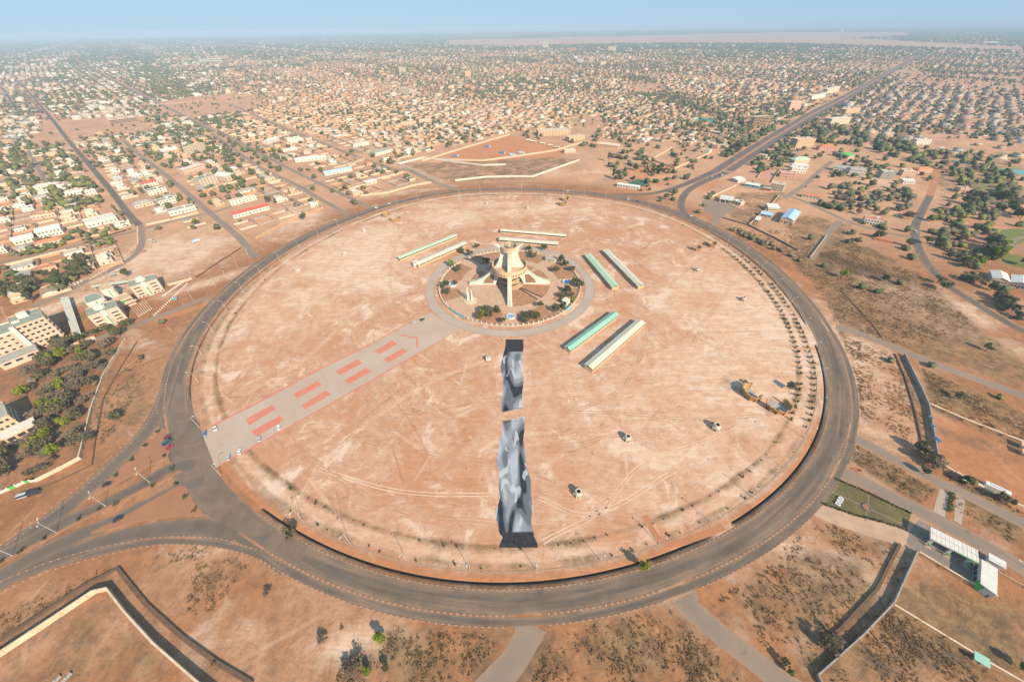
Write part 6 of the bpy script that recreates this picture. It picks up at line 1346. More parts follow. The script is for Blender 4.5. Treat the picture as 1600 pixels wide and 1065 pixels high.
# garden trees
GT = "745,388,green;722,396,green;735,401,green;760,412,olive;850,392,green;826,392,green;828,398,olive;833,404,olive;877,409,green;884,417,green;893,425,olive;870,426,green;897,446,green;905,449,olive;886,458,green;893,465,olive;880,466,olive;877,485,green;868,488,olive;845,480,green;832,497,olive;824,502,green;840,500,olive;765,496,olive;752,494,lime;777,489,green;785,505,olive;749,499,olive;699,448,green;712,446,olive;693,451,olive;700,461,olive;706,417,lime;716,425,olive;894,473,lime;820,505,olive;760,490,green"
for i, s in enumerate(GT.split(';')):
    px, py, k = s.split(','); x, y = G(float(px), float(py)); d = math.degrees(math.atan2(y - MC[1], x - MC[0])) % 360
    sec = ('right', 'back right', 'back', 'back left', 'left', 'front left', 'front', 'front right')[int((d + 22.5) // 45) % 8]
    plant(k, x, y, random.uniform(.95, 1.4), f"{ {'green': 'dark green', 'olive': 'dull olive', 'lime': 'yellow-green'}[k]} tree in the {sec} bed of the round garden, {nth(i)} clockwise overall", 'tree', 'tree', 'trees of the round garden')

TREES = []                                         # (x, y, radius scale, kind, where) collected first: the 300 largest become things
def scatter(spec, n, kinds, s0, s1, where, road=3.0):
    n = int(n * 1.6); s0 *= 1.12; s1 *= 1.15
    P = GP(spec); A0 = np.array(P); lo, hi = A0.min(0), A0.max(0); k = 0; g = 0
    while k < n and g < n * 60:
        g += 1; x, y = random.uniform(lo[0], hi[0]), random.uniform(lo[1], hi[1])
        if not inpoly(np.array(x), np.array(y), P): continue
        if any(math.hypot(x - f[0], y - f[1]) < f[2] * .8 for f in FOOT): continue
        if min(seg_dist(np.array(x), np.array(y), [tuple(q) for q in r[0]]) - r[1] for r in ROADS) < road: continue
        TREES.append((x, y, random.uniform(s0, s1), random.choice(kinds), where)); k += 1
for s in "100,607 88,642 96,635 78,636 107,664 73,692 80,684 15,738 42,617 128,553 82,566 100,560 62,700 90,708".split():
    x, y = G(*map(float, s.split(','))); TREES.append((x, y, random.uniform(.95, 1.5), 'lime', 'the grove below the peach hotel'))
scatter("45,578 95,545 190,535 160,590 140,640 128,700 60,740 -20,770 -20,700 45,690 60,660 45,620", 56, ['thorn', 'thorn', 'thorn', 'thorn', 'olive', 'olive'], .7, 1.35, 'the grove below the peach hotel')
scatter("60,545 100,535 150,520 195,505 200,528 120,545", 10, ['olive', 'green', 'thorn'], .7, 1.2, 'the grove below the peach hotel')
scatter("0,455 60,440 120,425 125,440 90,455 0,470", 16, ['green', 'olive', 'green'], .9, 1.6, 'the office wings street')
scatter("108,430 128,398 150,415 135,432", 7, ['olive', 'olive', 'green'], 1.1, 1.9, 'the curved road at left')
scatter("146,382 180,370 185,385 150,388", 6, ['olive', 'lime'], .6, 1.0, 'the curved road at left')
scatter("10,412 100,386 100,380 15,400", 10, ['lime', 'green'], .6, .9, 'the straight street at far left')
scatter("40,395 62,360 110,355 112,380 40,398", 8, ['green', 'olive'], .8, 1.2, 'the tall white hall')
scatter("38,320 60,280 120,275 160,290 160,318 120,330 60,330", 34, ['green', 'lime', 'olive', 'green'], .9, 1.6, 'the big white villa')
scatter("128,365 188,350 205,355 140,378", 10, ['green', 'olive', 'lime'], .6, .9, 'the big white villa')
scatter("0,250 60,220 120,250 150,270 140,290 60,290 0,310", 30, ['green', 'olive', 'lime'], 1.0, 1.7, 'the west road')
scatter("100,150 165,135 180,175 120,185 70,180", 26, ['green', 'olive'], 1.2, 2.0, 'the unfinished courtyard building')
scatter("215,300 290,270 310,330 260,345", 14, ['green', 'olive', 'lime'], .6, 1.0, 'the villa with the red roof room')
scatter("215,178 250,165 270,185 235,195", 10, ['green', 'olive'], 1.2, 1.9, 'the unfinished courtyard building')
scatter("940,240 1010,235 1050,270 960,285", 30, ['tall', 'tall', 'olive', 'green'], .9, 1.5, 'the white shed by the sports court')
scatter("880,222 960,205 1010,225 960,240", 16, ['green', 'tall', 'olive'], .9, 1.5, 'the large tan hall')
scatter("820,205 846,212 850,222 815,216", 6, ['green', 'olive'], .8, 1.2, 'the large tan hall')
scatter("1120,245 1190,205 1225,200 1150,250", 30, ['green', 'green', 'olive'], 1.1, 1.9, 'the concrete frame tower')
scatter("1185,225 1175,200 1130,196 1120,205", 12, ['green', 'olive'], 1.0, 1.7, 'the concrete frame tower')
scatter("1160,268 1200,240 1235,222 1242,250 1180,275", 26, ['green', 'olive', 'green'], 1.0, 1.6, 'the tan four-storey block')
scatter("1235,215 1275,190 1330,205 1440,232 1435,245 1340,230 1280,225", 60, ['green', 'green', 'olive'], 1.2, 2.0, 'the tan four-storey block')
scatter("1350,240 1440,232 1560,260 1600,285 1600,310 1520,295 1430,255", 46, ['green', 'olive', 'lime'], .9, 1.7, 'the white block by the woods')
scatter("1285,290 1420,285 1432,345 1330,335 1285,300", 46, ['olive', 'olive', 'green', 'thorn'], .8, 1.4, 'the lone white villa')
scatter("1270,315 1325,322 1320,332 1265,320", 9, ['green', 'olive'], .9, 1.3, 'the lone white villa')
scatter("1338,345 1384,352 1384,362 1335,352", 6, ['green', 'olive'], .6, .9, 'the lone white villa')
scatter("1462,320 1560,330 1545,400 1520,430 1470,400 1450,350", 62, ['green', 'olive', 'olive', 'olive', 'lime'], .75, 1.3, 'the pink pavilion house')
scatter("1560,385 1545,375 1535,410 1560,415", 6, ['olive', 'lime', 'green'], 1.6, 2.3, 'the white market hall')
scatter("1480,430 1530,440 1560,480 1590,510 1600,500 1540,450", 12, ['thorn', 'olive'], .8, 1.4, 'the white market hall')
scatter("1480,295 1600,310 1600,350 1500,335", 24, ['green', 'olive'], 1.0, 1.8, 'the pink pavilion house')
scatter("1090,335 1100,318 1112,300 1118,305", 4, ['green', 'olive'], .6, .9, 'the aqua shop row')
scatter("1300,250 1340,245 1400,270 1300,285", 16, ['green', 'olive'], .8, 1.4, 'the green-roofed house')
scatter("1140,352 1240,400 1250,410 1140,360", 22, ['thorn', 'olive'], .45, .8, 'the blue-roofed warehouse')
scatter("1435,700 1455,712 1450,722 1430,712", 2, ['olive', 'green'], .7, 1.1, 'the fuel station by the lawn')
scatter("1440,690 1465,720 1455,732 1435,720", 3, ['olive', 'thorn'], .9, 1.2, 'the fuel station by the lawn')
scatter("1492,744 1518,752 1520,760 1495,754", 4, ['green', 'olive'], .5, .75, 'the fuel station by the lawn')
scatter("1560,775 1580,780 1578,790 1560,785", 2, ['olive'], .7, .9, 'the fuel station by the lawn')
for px, py, s, k in ((1442, 740, .9, 'olive'), (1595, 1045, .8, 'lime'), (775, 0, 0, ''), (595, 998, .8, 'lime'), (1540, 548, 1.0, 'green'), (1455, 573, .8, 'olive'), (1495, 623, .9, 'olive'), (1560, 622, .7, 'lime'), (1175, 287, .7, 'green'), (640, 283, .9, 'olive'), (445, 640, 0, ''), (180, 650, .9, 'thorn'), (185, 655, 1, 'olive'), (143, 688, 1.0, 'olive'), (222, 560, .6, 'green'), (560, 1035, .7, 'olive'), (548, 1048, .75, 'thorn'), (575, 1050, .6, 'lime'), (605, 1045, .6, 'olive'), (540, 1040, .6, 'thorn'), (1222, 1035, .6, 'olive'), (1290, 1010, 1.0, 'olive'), (1305, 1000, .9, 'thorn'), (1230, 1050, .55, 'lime'), (255, 505, .9, 'olive'), (204, 508, 1.1, 'olive'), (196, 512, 1, 'olive'), (418, 927, .6, 'thorn'), (505, 1000, .7, 'thorn'), (535, 980, .6, 'dry'), (335, 1036, .8, 'dry'), (1390, 565, .8, 'thorn')):
    if s: x, y = G(px, py); TREES.append((x, y, s, k, 'the ring road'))

# ------------------------------------------------------------------ vehicles
def car_proto(L=4.4, Wd=1.8, H=1.5, paint=None, kind='car'):
    o = {}; mb = MB(); hl, hw = L / 2, Wd / 2
    prof = [(-hl, .35), (-hl, .8), (-hl * .9, .95), (hl * .45, .92), (hl, .72), (hl, .35)] if kind == 'car' else [(-hl, .4), (-hl, 1.0), (hl * .6, 1.0), (hl, .95), (hl, .4)]
    n = len(prof); 
    for s in (-1, 1): mb.poly([(x, s * hw, z) for x, z in (prof if s < 0 else prof[::-1])])
    for i in range(n): (x0, z0), (x1, z1) = prof[i], prof[(i + 1) % n]; mb.quad((x1, -hw, z1), (x0, -hw, z0), (x0, hw, z0), (x1, hw, z1))
    o['body'] = (mb, 'paint')
    cab = [(-hl * .78, .93), (-hl * .62, H - .04), (hl * .1, H - .04), (hl * .42, .92)] if kind == 'car' else [(-hl * .98, 1.0), (-hl * .98, H - .04), (hl * .55, H - .04), (hl * .8, 1.0)]
    mb = MB(); q = hw * .86
    for s in (-1, 1): mb.poly([(x, s * (hw - .05 if z < 1.05 else q), z) for x, z in (cab if s > 0 else cab[::-1])])
    for i in range(3): (x0, z0), (x1, z1) = cab[i], cab[i + 1]; y0, y1 = (hw - .05 if z0 < 1.05 else q), (hw - .05 if z1 < 1.05 else q); mb.quad((x0, -y0, z0), (x1, -y1, z1), (x1, y1, z1), (x0, y0, z0))
    o['window_glass'] = (mb, 'glass'); mb = MB(); mb.box(cab[1][0], cab[2][0], -q, q, H - .038, H, 0); o['roof'] = (mb, 'paint'); return o
wm_ = MB(); wm_.tube((0, -.1, .32), (0, .1, .32), .32, .32, 10); WHEEL = wm_.mesh('wheel', M_BLACK)
lm_ = MB(); lm_.box(-.04, .04, -.22, .22, .6, .75); LAMPM = lm_.mesh('headlight', M_WHITE)
PAINTS = dict(white=(.78, .78, .76), blue=(.10, .22, .42), silver=(.45, .47, .5), red=(.42, .02, .06), teal=(.02, .13, .17), maroon=(.20, .02, .07), black=(.03, .03, .035), green=(.03, .22, .08))
_pc = {}
def car(px, py, heading, col, label, kind='car', glassy=None, size=None):
    if (col, kind) not in _pc:
        m = pm('car_paint_' + col, PAINTS[col], tuple(c * .9 for c in PAINTS[col]), 1, .3, spec=.5); pr = car_proto(*(size or ((4.4, 1.8, 1.5) if kind == 'car' else (5.6, 2.1, 2.5))), kind=kind)
        _pc[col, kind] = {k: v[0].mesh(k, m if v[1] == 'paint' else M_GLASS) for k, v in pr.items()}
    x, y = G(px, py); t = thing('van' if kind != 'car' else 'car', label, 'van' if kind != 'car' else 'car', (x, y, .12), math.radians(heading), 'vehicles on the roads'); L = 4.4 if kind == 'car' else 5.6; W2 = .85 if kind == 'car' else .98
    for k, me_ in _pc[col, kind].items(): link(k, me_, t)
    for sx in (-.31, .31):
        for sy in (-1, 1): link('wheel', WHEEL, t, (sx * L, sy * W2, 0))
    for sy in (-.6, .6): link('headlight', LAMPM, t, (L / 2, sy, 0))
for a in ((321, 678, -60, 'blue', 'dark blue car at the upper kerb of the boulevard entrance'), (337, 670, -55, 'white', 'white car second from the junction on the upper boulevard kerb'), (358, 715, 115, 'silver', 'silver car with a dark roof window at the lower boulevard kerb'), (375, 706, 115, 'white', 'white car with open tray look at the lower boulevard kerb'),
          (263, 683, 60, 'maroon', 'maroon car, uppermost of three parked on the triangular island edge'), (266, 699, 65, 'red', 'crimson car, lowest of three parked on the triangular island edge'),
          (406, 686, 120, 'silver', 'silver car on the boulevard beside the first red panels'), (436, 668, 120, 'white', 'white car on the boulevard below the second red panel pair'), (660, 500, 40, 'black', 'black car at the upper end of the boulevard'), (646, 505, 50, 'silver', 'silver car left of the black one at the boulevard end'),
          (588, 325, 20, 'white', 'white car on the far left bend of the ring road'), (608, 319, 20, 'white', 'second white car on the far left bend, farther right'), (887, 299, 175, 'white', 'white car on the far side of the ring road behind the monument'), (982, 312, 165, 'white', 'white car where the loop road leaves the ring'), (995, 315, 165, 'black', 'black car following the white one near the loop road'),
          (1078, 337, -70, 'white', 'white car on the tight bend of the loop road'), (1429, 361, -80, 'white', 'white car on the curving right-hand road'), (1259, 292, 45, 'black', 'black car on the stub street beside the cream balcony house'), (168, 757, 30, 'black', 'dark car at the lower edge of the avenue median hedge'), (1244, 287, 45, 'white', 'white car on the street above the black one'), (186, 811, 45, 'black', 'dark car parked on the lower triangular island verge')): car(*a)
car(263, 692, 62, 'teal', 'dark teal van in the middle of three vehicles on the island edge', 'van')
car(40, 775, 25, 'silver', 'grey flatbed van parked on the dirt beside the exit road', 'van'); car(55, 771, 20, 'black', 'dark van parked behind the grey one beside the exit road', 'van')
for px, py, h, c, l in ((1128, 275, 45, 'white', 'white van where the loop roads join the avenue'), (1208, 208, 45, 'silver', 'silver van far up the avenue'), (1294, 176, -135, 'white', 'white van on the right lane of the avenue'), (1306, 169, 45, 'blue', 'blue van on the left lane of the avenue')): car(px, py, h, c, l, 'van')

# ------------------------------------------------------------------ small things in the open plots
def tarp_stall(px, py, mat, label, w_=4.5, d_=3, h=2.4, rz=45):
    x, y = G(px, py); t = thing('market_stall', label, 'stall', (x, y, 0), math.radians(rz)); mb = MB(); mb.quad((-w_ / 2, -d_ / 2, h - .3), (w_ / 2, -d_ / 2, h - .3), (w_ / 2, 0, h), (-w_ / 2, 0, h)); mb.quad((-w_ / 2, 0, h), (w_ / 2, 0, h), (w_ / 2, d_ / 2, h - .3), (-w_ / 2, d_ / 2, h - .3)); mb.build('awning', mat, t)
    pmb = MB(); pmb.tube((0, 0, 0), (0, 0, h - .3), .07, .07, 5); pme = pmb.mesh('pole', M_BARK)
    for sx in (-1, 1):
        for sy in (-1, 1): link('pole', pme, t, (sx * w_ * .45, sy * d_ * .45, 0))
    mb = MB(); mb.box(-w_ * .35, w_ * .35, -d_ * .3, d_ * .3, .5, .8); mb.build('counter', M_TAN, t)
for a in ((291, 345, M_AQUA, 'aqua awning stall at the top of the brown dirt field'), (240, 361, M_AQUA, 'aqua roofed stall at the left corner of the brown dirt field'), (241, 379, M_ROOFT, 'pale teal stall in the huddle beside the curved road'), (236, 377, M_ROOFW, 'white roofed stall in the huddle beside the curved road'), (225, 394, M_ROOFR, 'red awning stall beside the curved road'), (186, 424, M_ROOFW, 'white roofed lean-to above the office wings'), (178, 432, M_AQUA, 'aqua stall above the office wings'), (274, 469, M_AQUA, 'aqua and green umbrella stall beside the office forecourt'), (4, 417, M_ROOFR, 'red awning stall at the far left street'), (402, 306, M_AQUA, 'teal stall, left of two in the scrap plot'), (417, 303, M_AQUA, 'teal stall, right of two in the scrap plot'), (441, 293, M_ROOFW, 'white roofed stall beside the dual road at the scrap plot'), (470, 309, M_ROOFR, 'red stall at the corner of the plot beside the ring'), (546, 284, M_AQUA, 'aqua stall in the plot with scattered junk'), (553, 278, M_ROOFR, 'red tarpaulin stall in the plot with scattered junk'), (1112, 278, M_AQUA, 'aqua kiosk at the shop row above the dry court')): tarp_stall(*a)
x, y = G(1380, 377); t = thing('orange_container', 'long orange-red container in the dry grass near the right road bend', 'container', (x, y, 0), math.radians(-40)); mb = MB(); mb.box(-8, 8, -1.3, 1.3, 0, 2.6); mb.build('body', M_ROOFO, t); mb = MB(); mb.box(8, 8.08, -1.1, 1.1, .1, 2.5); mb.build('door', M_ROOFR, t)
x, y = G(307, 378); t = thing('lorry', 'blue and white lorry standing alone in the brown dirt field', 'lorry', (x, y, 0), math.radians(60)); mb = MB(); mb.box(-4, 2, -1.2, 1.2, 1.0, 3.2); mb.build('cargo_box', M_ROOFB, t); mb = MB(); mb.box(2.2, 4, -1.15, 1.15, .6, 2.6); mb.build('cab', M_WHITE, t)
for sx in (-2.8, -1.6, 3):
    for sy in (-1, 1): link('wheel', wmm, t, (sx, sy, .1))
for i, (px, py, col, lab) in enumerate(((712, 245, M_BLUE, 'bright blue tarpaulined lorry at the left end of the orange yard'), (785, 240, M_BLUE, 'bright blue tarpaulined lorry in the middle of the orange yard'), (762, 230, M_BLUE, 'blue tarpaulined lorry near the upper side of the orange yard'), (801, 243, M_ROOFB, 'pale blue truck row, left truck near the curved wall'), (815, 240, M_ROOFB, 'pale blue truck, right truck near the curved wall'), (826, 220, M_WHITE, 'white tanker, first along the far side of the orange yard'), (834, 222, M_WHITE, 'white tanker, second along the far side of the orange yard'), (848, 225, M_WHITE, 'white tanker, third along the far side of the orange yard'), (860, 228, M_WHITE, 'white tanker, fourth along the far side of the orange yard'), (870, 231, M_STEEL, 'grey tanker, last along the far side of the orange yard'))):
    x, y = G(px, py); t = thing('parked_lorry', lab, 'lorry', (x, y, 0), math.radians(random.choice((-8, 5, -14))), 'lorries in the orange yard'); mb = MB()
    if i < 5: mb.box(-6, 3.5, -1.5, 1.5, .9, 3.6)
    else: mb.tube((-6, 0, 2.2), (3.5, 0, 2.2), 1.3, 1.3, 10)
    mb.build('cargo', col, t); mb = MB(); mb.box(3.8, 6, -1.25, 1.25, .5, 2.9); mb.build('cab', M_WHITE, t)
    for sx in (-4.5, -3.2, 4.6):
        for sy in (-1.1, 1.1): link('wheel', wmm, t, (sx, sy, .1))
sheet('sports_court', GP("979,287 997,279 1017,284 999,294"), M_COURT, .05); sheet('sports_court', GP("1213,250 1221,245 1245,247 1238,256"), M_COURT, .05); sheet('sports_court', GP("1090,183 1120,186 1116,192 1086,188"), pm('teal_court', (.05, .28, .2), (.06, .24, .18), .2), .05)
sheet('red_court', GP("1173,273 1193,263 1217,266 1207,282"), pm('pink_court', (.46, .25, .17), (.42, .22, .15), .2), .03)
for i, s in enumerate(("1490,250 1515,254 1513,257 1488,253", "1555,262 1620,268 1620,275 1550,269", "1437,258 1455,258 1458,262 1440,262")): sheet('market_garden_water', GP(s), pm('garden_pool', (.10, .30, .27), (.12, .27, .22), .1, .3), .05)
road('park_path', GP("1524,366 1536,376 1560,380 1575,384 1620,392"), 5, M_TRACK, .05); road('park_path', GP("1575,384 1592,372 1620,368"), 5, M_TRACK, .055); road('dirt_road', GP("1517,345 1530,360 1522,380 1524,400"), 9, M_SOILR, .04)
# ------------------------------------------------------------------ the town: lots on a street grid turned 45 degrees
S2 = math.sqrt(.5)
def uv(x, y): return (x + y) * S2, (x - y) * S2
def xy(u, v): return (u + v) * S2, (u - v) * S2
ZONES = [  # (photo polygon, house share, trees per lot, palette, wall share)   first match wins
 ("712,310 500,380 380,470 250,540 0,1200 1600,1200 1600,520 1300,440 1100,330", 0, 0, 0, 0),
 ("320,470 430,395 400,360 300,350 200,360 210,420", 0, 0, 0, 0),
 ("610,262 640,243 800,205 920,205 1010,245 1000,300 700,300", 0, 0, 0, 0),
 ("560,320 470,260 520,235 640,290 700,300", .14, .25, 1, .55),
 ("390,400 340,340 455,250 520,300 570,330", .1, .2, 1, .45),
 ("55,235 60,190 175,183 180,205 115,222", 0, .05, 0, 0), ("240,182 245,160 330,148 410,148 400,172 300,185", 0, .1, 0, 0),
 ("150,195 240,180 245,205 170,215", 0, .3, 0, 0),
 ("930,285 920,215 1060,225 1120,250 1050,300", .06, .4, 1, 0), ("1050,320 1120,260 1250,250 1290,330 1250,420 1120,360", 0, 0, 0, 0), ("1090,262 1120,235 1200,195 1220,215 1150,262", 0, .2, 0, 0),
 ("1215,240 1280,190 1345,205 1450,235 1600,290 1600,260 1660,300 1660,520 1300,450 1080,325", 0, .25, 1, 0),
 ("1440,205 1600,225 1600,240 1560,245 1440,228", .05, .1, 1, 0), ("1440,240 1600,250 1660,300 1600,300", .02, 1.0, 1, 0),
 ("870,195 900,180 945,185 940,200 900,207", .1, .5, 1, 0), ("1080,180 1125,180 1130,200 1085,200", 0, 1.0, 1, 0),
 ("700,70 700,63 1050,55 1210,51 1420,51 1420,56 1330,60 1600,74 1600,80 1250,68 1000,68 800,72", 0, 0, 0, 0),
 ("1310,96 1440,96 1440,120 1520,125 1600,132 1600,140 1420,130 1385,112 1310,105", .05, .3, 1, 0), ("1450,110 1600,115 1600,130 1460,122", .05, 2.2, 1, 0),
 ("470,100 550,94 555,100 480,106", .05, .2, 1, 0), ("720,84 790,84 790,90 720,88", .05, .2, 1, 0), ("980,132 1030,132 1030,145 990,145", .05, .3, 1, 0), ("640,135 700,132 705,148 650,150", .2, .4, 1, 0),
 ("970,120 1010,118 1060,150 1130,180 1200,195 1170,205 1060,165 1020,158", .12, 2.4, 1, 0), ("850,70 1200,62 1330,68 1330,95 900,82", .55, 2.4, 1, 0),
 ("0,110 100,90 330,95 345,205 210,235 60,300 0,330", .66, 1.3, 0, .75), ("0,330 60,290 215,240 350,330 200,420 0,420", .5, .6, 0, .7),
 ("345,205 420,160 560,150 650,190 640,240 520,235 455,250", .55, .25, 1, .8), ("420,150 420,110 560,100 700,150 640,200 560,160", .62, .5, 1, .5),
 ("560,230 700,160 900,150 1000,200 900,210 790,205 640,245", .78, .55, 1, .6),
 ("1200,250 1390,112 1600,125 1600,245 1450,235 1340,205 1280,190", .86, .85, 2, .5),
 ("1000,200 900,120 1390,90 1340,140 1200,200 1120,240", .72, 1.0, 1, .4),
]
ZP = [(np.array([tuple(map(float, q.split(','))) for q in z[0].split()]), *z[1:]) for z in ZONES]
def zone_of(px, py):
    r = np.full(px.shape, -1)
    for i in range(len(ZP) - 1, -1, -1): r[inpoly(px, py, [tuple(q) for q in ZP[i][0]])] = i
    return r
PAL = [np.array([(.58, .53, .46), (.50, .43, .35), (.46, .37, .27), (.48, .44, .39), (.44, .30, .20), (.54, .49, .42)]),
       np.array([(.48, .33, .20), (.50, .36, .23), (.44, .27, .15), (.52, .41, .30), (.58, .51, .42), (.48, .26, .14), (.48, .34, .23)]),
       np.array([(.44, .33, .24), (.50, .41, .33), (.42, .28, .20), (.48, .45, .40), (.44, .26, .20), (.40, .32, .25)])]
ROOFP = np.array([(.40, .30, .21), (.36, .28, .22), (.44, .36, .28), (.30, .20, .14), (.34, .19, .11), (.30, .27, .25), (.54, .48, .41), (.42, .31, .22)])
H = dict(x=[], y=[], hx=[], hy=[], h=[], rz=[], wall=[], roof=[], up=[], pal=[]); LW = []; TR = []
def gen(lot_u, lot_v, d0, d1, scale, nb):
    """lots between two distances from the camera"""
    st = 6 * scale
    U = np.arange(-min(9000, d1), min(d1 + 6000, 26000), lot_u); V = np.arange(-min(26000, d1 + 6000), min(9000, d1), lot_v)
    iu, iv = np.arange(len(U)), np.arange(len(V))
    U = U + (iu // nb) * st * .6; V = V + (iv // 2) * st
    uu, vv = np.meshgrid(U - 2500, V + 1500, indexing='ij'); x, y = xy(uu.ravel(), vv.ravel()); d = np.hypot(x, y)
    m = (d > d0) & (d <= d1) & (y > 60); x, y, d = x[m], y[m], d[m]
    px, py, _ = PX(x, y); m = (px > -60) & (px < 1660) & (py < 470); x, y, d, px, py = x[m], y[m], d[m], px[m], py[m]
    z = zone_of(px, py); hs = np.where(z >= 0, np.array([q[1] for q in ZP])[z], .58) * (.88 if scale < 1.3 else .7); tn = np.where(z >= 0, np.array([q[2] for q in ZP])[z], 1.0) * (2.0 if scale < 1.3 else 2.3)
    pal = np.where(z >= 0, np.array([q[3] for q in ZP])[z], 1); wl = np.where(z >= 0, np.array([q[4] for q in ZP])[z], .2)
    # neighbourhoods differ: open ground, woods, dense rows
    nb1 = np.sin(x * .0041 + 1.3) * np.sin(y * .0037 + .4) + .6 * np.sin(x * .011 + y * .009); tn = tn * np.clip(1 + .7 * nb1, .15, 2.2); hs = hs * np.clip(1.05 - .25 * nb1, .3, 1.15)
    ok = np.ones(len(x), bool)
    for P, hw in ROADS:
        P2 = np.array(P)[::3] if len(P) > 12 else np.array(P); dd = seg_dist(x, y, [tuple(q) for q in P2]); ok &= dd > hw + 9
    for f in FOOT: ok &= np.hypot(x - f[0], y - f[1]) > f[2] + 7
    rr = np.hypot(x - C0[0], y - C0[1]); ok &= rr > 350
    tn = np.where(rr > 325, tn, 0)
    n = len(x); has = ok & (RNG.random(n) < hs); k = has.sum()
    ju, jv = RNG.uniform(-.22, .22, n) * lot_u, RNG.uniform(-.24, .24, n) * lot_v; jx, jy = xy(ju, jv)
    H['x'].append((x + jx)[has]); H['y'].append((y + jy)[has]); H['hx'].append(lot_u * RNG.uniform(.22, .40, k) * (1 if scale < 1.3 else .8)); H['hy'].append(lot_v * RNG.uniform(.20, .36, k) * (1 if scale < 1.3 else .8))
    r = RNG.random(k); H['h'].append(np.where(r < .74, RNG.uniform(2.9, 3.9, k), np.where(r < .97, RNG.uniform(5.6, 7.2, k), RNG.uniform(8.5, 11, k))))
    bigm = RNG.random(k) < .09; H['hx'][-1] = np.where(bigm, np.minimum(H['hx'][-1] * 1.5, lot_u * .47), H['hx'][-1]); H['hy'][-1] = np.where(bigm, np.minimum(H['hy'][-1] * 1.5, lot_v * .47), H['hy'][-1]); H['h'][-1] = np.where(bigm, RNG.uniform(6, 14, k), H['h'][-1])
    H['rz'].append(np.full(k, PI / 4) + RNG.normal(0, .03, k)); p = pal[has].astype(int)
    wc = np.array([PAL[a][RNG.integers(len(PAL[a]))] for a in p]) if k else np.zeros((0, 3)); wc = wc * RNG.uniform(.82, 1.1, (k, 1)); rc = ROOFP[RNG.integers(len(ROOFP), size=k)] * RNG.uniform(.85, 1.1, (k, 1)); white = (p == 0) & (RNG.random(k) < .6); rc[white] = wc[white] * .95
    H['wall'].append(wc); H['roof'].append(rc); H['up'].append(RNG.random(k) < .25); H['pal'].append(p)
    if d0 < 1500:
        w_ = ok & (RNG.random(n) < wl)
        for a, b_, dd in zip(x[w_], y[w_], d[w_]):
            if dd < 1700: LW.append((a, b_, lot_u * .47, lot_v * .46, dd))
    nt = RNG.poisson(tn); idx = np.repeat(np.arange(n), nt); tx_, ty_ = xy(RNG.uniform(-.6, .6, len(idx)) * lot_u, RNG.uniform(-.75, .75, len(idx)) * lot_v)
    m2 = np.ones(len(idx), bool); X, Y = x[idx] + tx_, y[idx] + ty_
    for P, hw in ROADS: m2 &= seg_dist(X, Y, [tuple(q) for q in np.array(P)[::3]]) > hw + 2
    for f in FOOT: m2 &= np.hypot(X - f[0], Y - f[1]) > f[2]
    TR.append(np.c_[X, Y, RNG.uniform(.7, 1.5, len(idx)) * (1 if scale < 1.3 else scale * .8)][m2])
gen(23, 27, 0, 2300, 1.0, 7)
gen(29, 33, 2300, 5200, 1.35, 7)
gen(48, 52, 5200, 12500, 2.2, 6)
gen(92, 98, 12500, 23000, 3.6, 5)
H = {k: np.concatenate(v) for k, v in H.items()}
def boxes(x, y, hx, hy, z0, z1, rz):
    c, s = np.cos(rz), np.sin(rz); V = []
    for z in (z0, z1):
        for a, b_ in ((-1, -1), (1, -1), (1, 1), (-1, 1)): V.append(np.stack([x + c * a * hx - s * b_ * hy, y + s * a * hx + c * b_ * hy, z + 0 * x], -1))
    V = np.stack(V, 1).reshape(-1, 3); b0 = (np.arange(len(x)) * 8)[:, None, None]
    F = np.array([(0, 1, 5, 4), (1, 2, 6, 5), (2, 3, 7, 6), (3, 0, 4, 7), (4, 5, 6, 7)])[None] + b0
    return V, F.reshape(-1, 4)
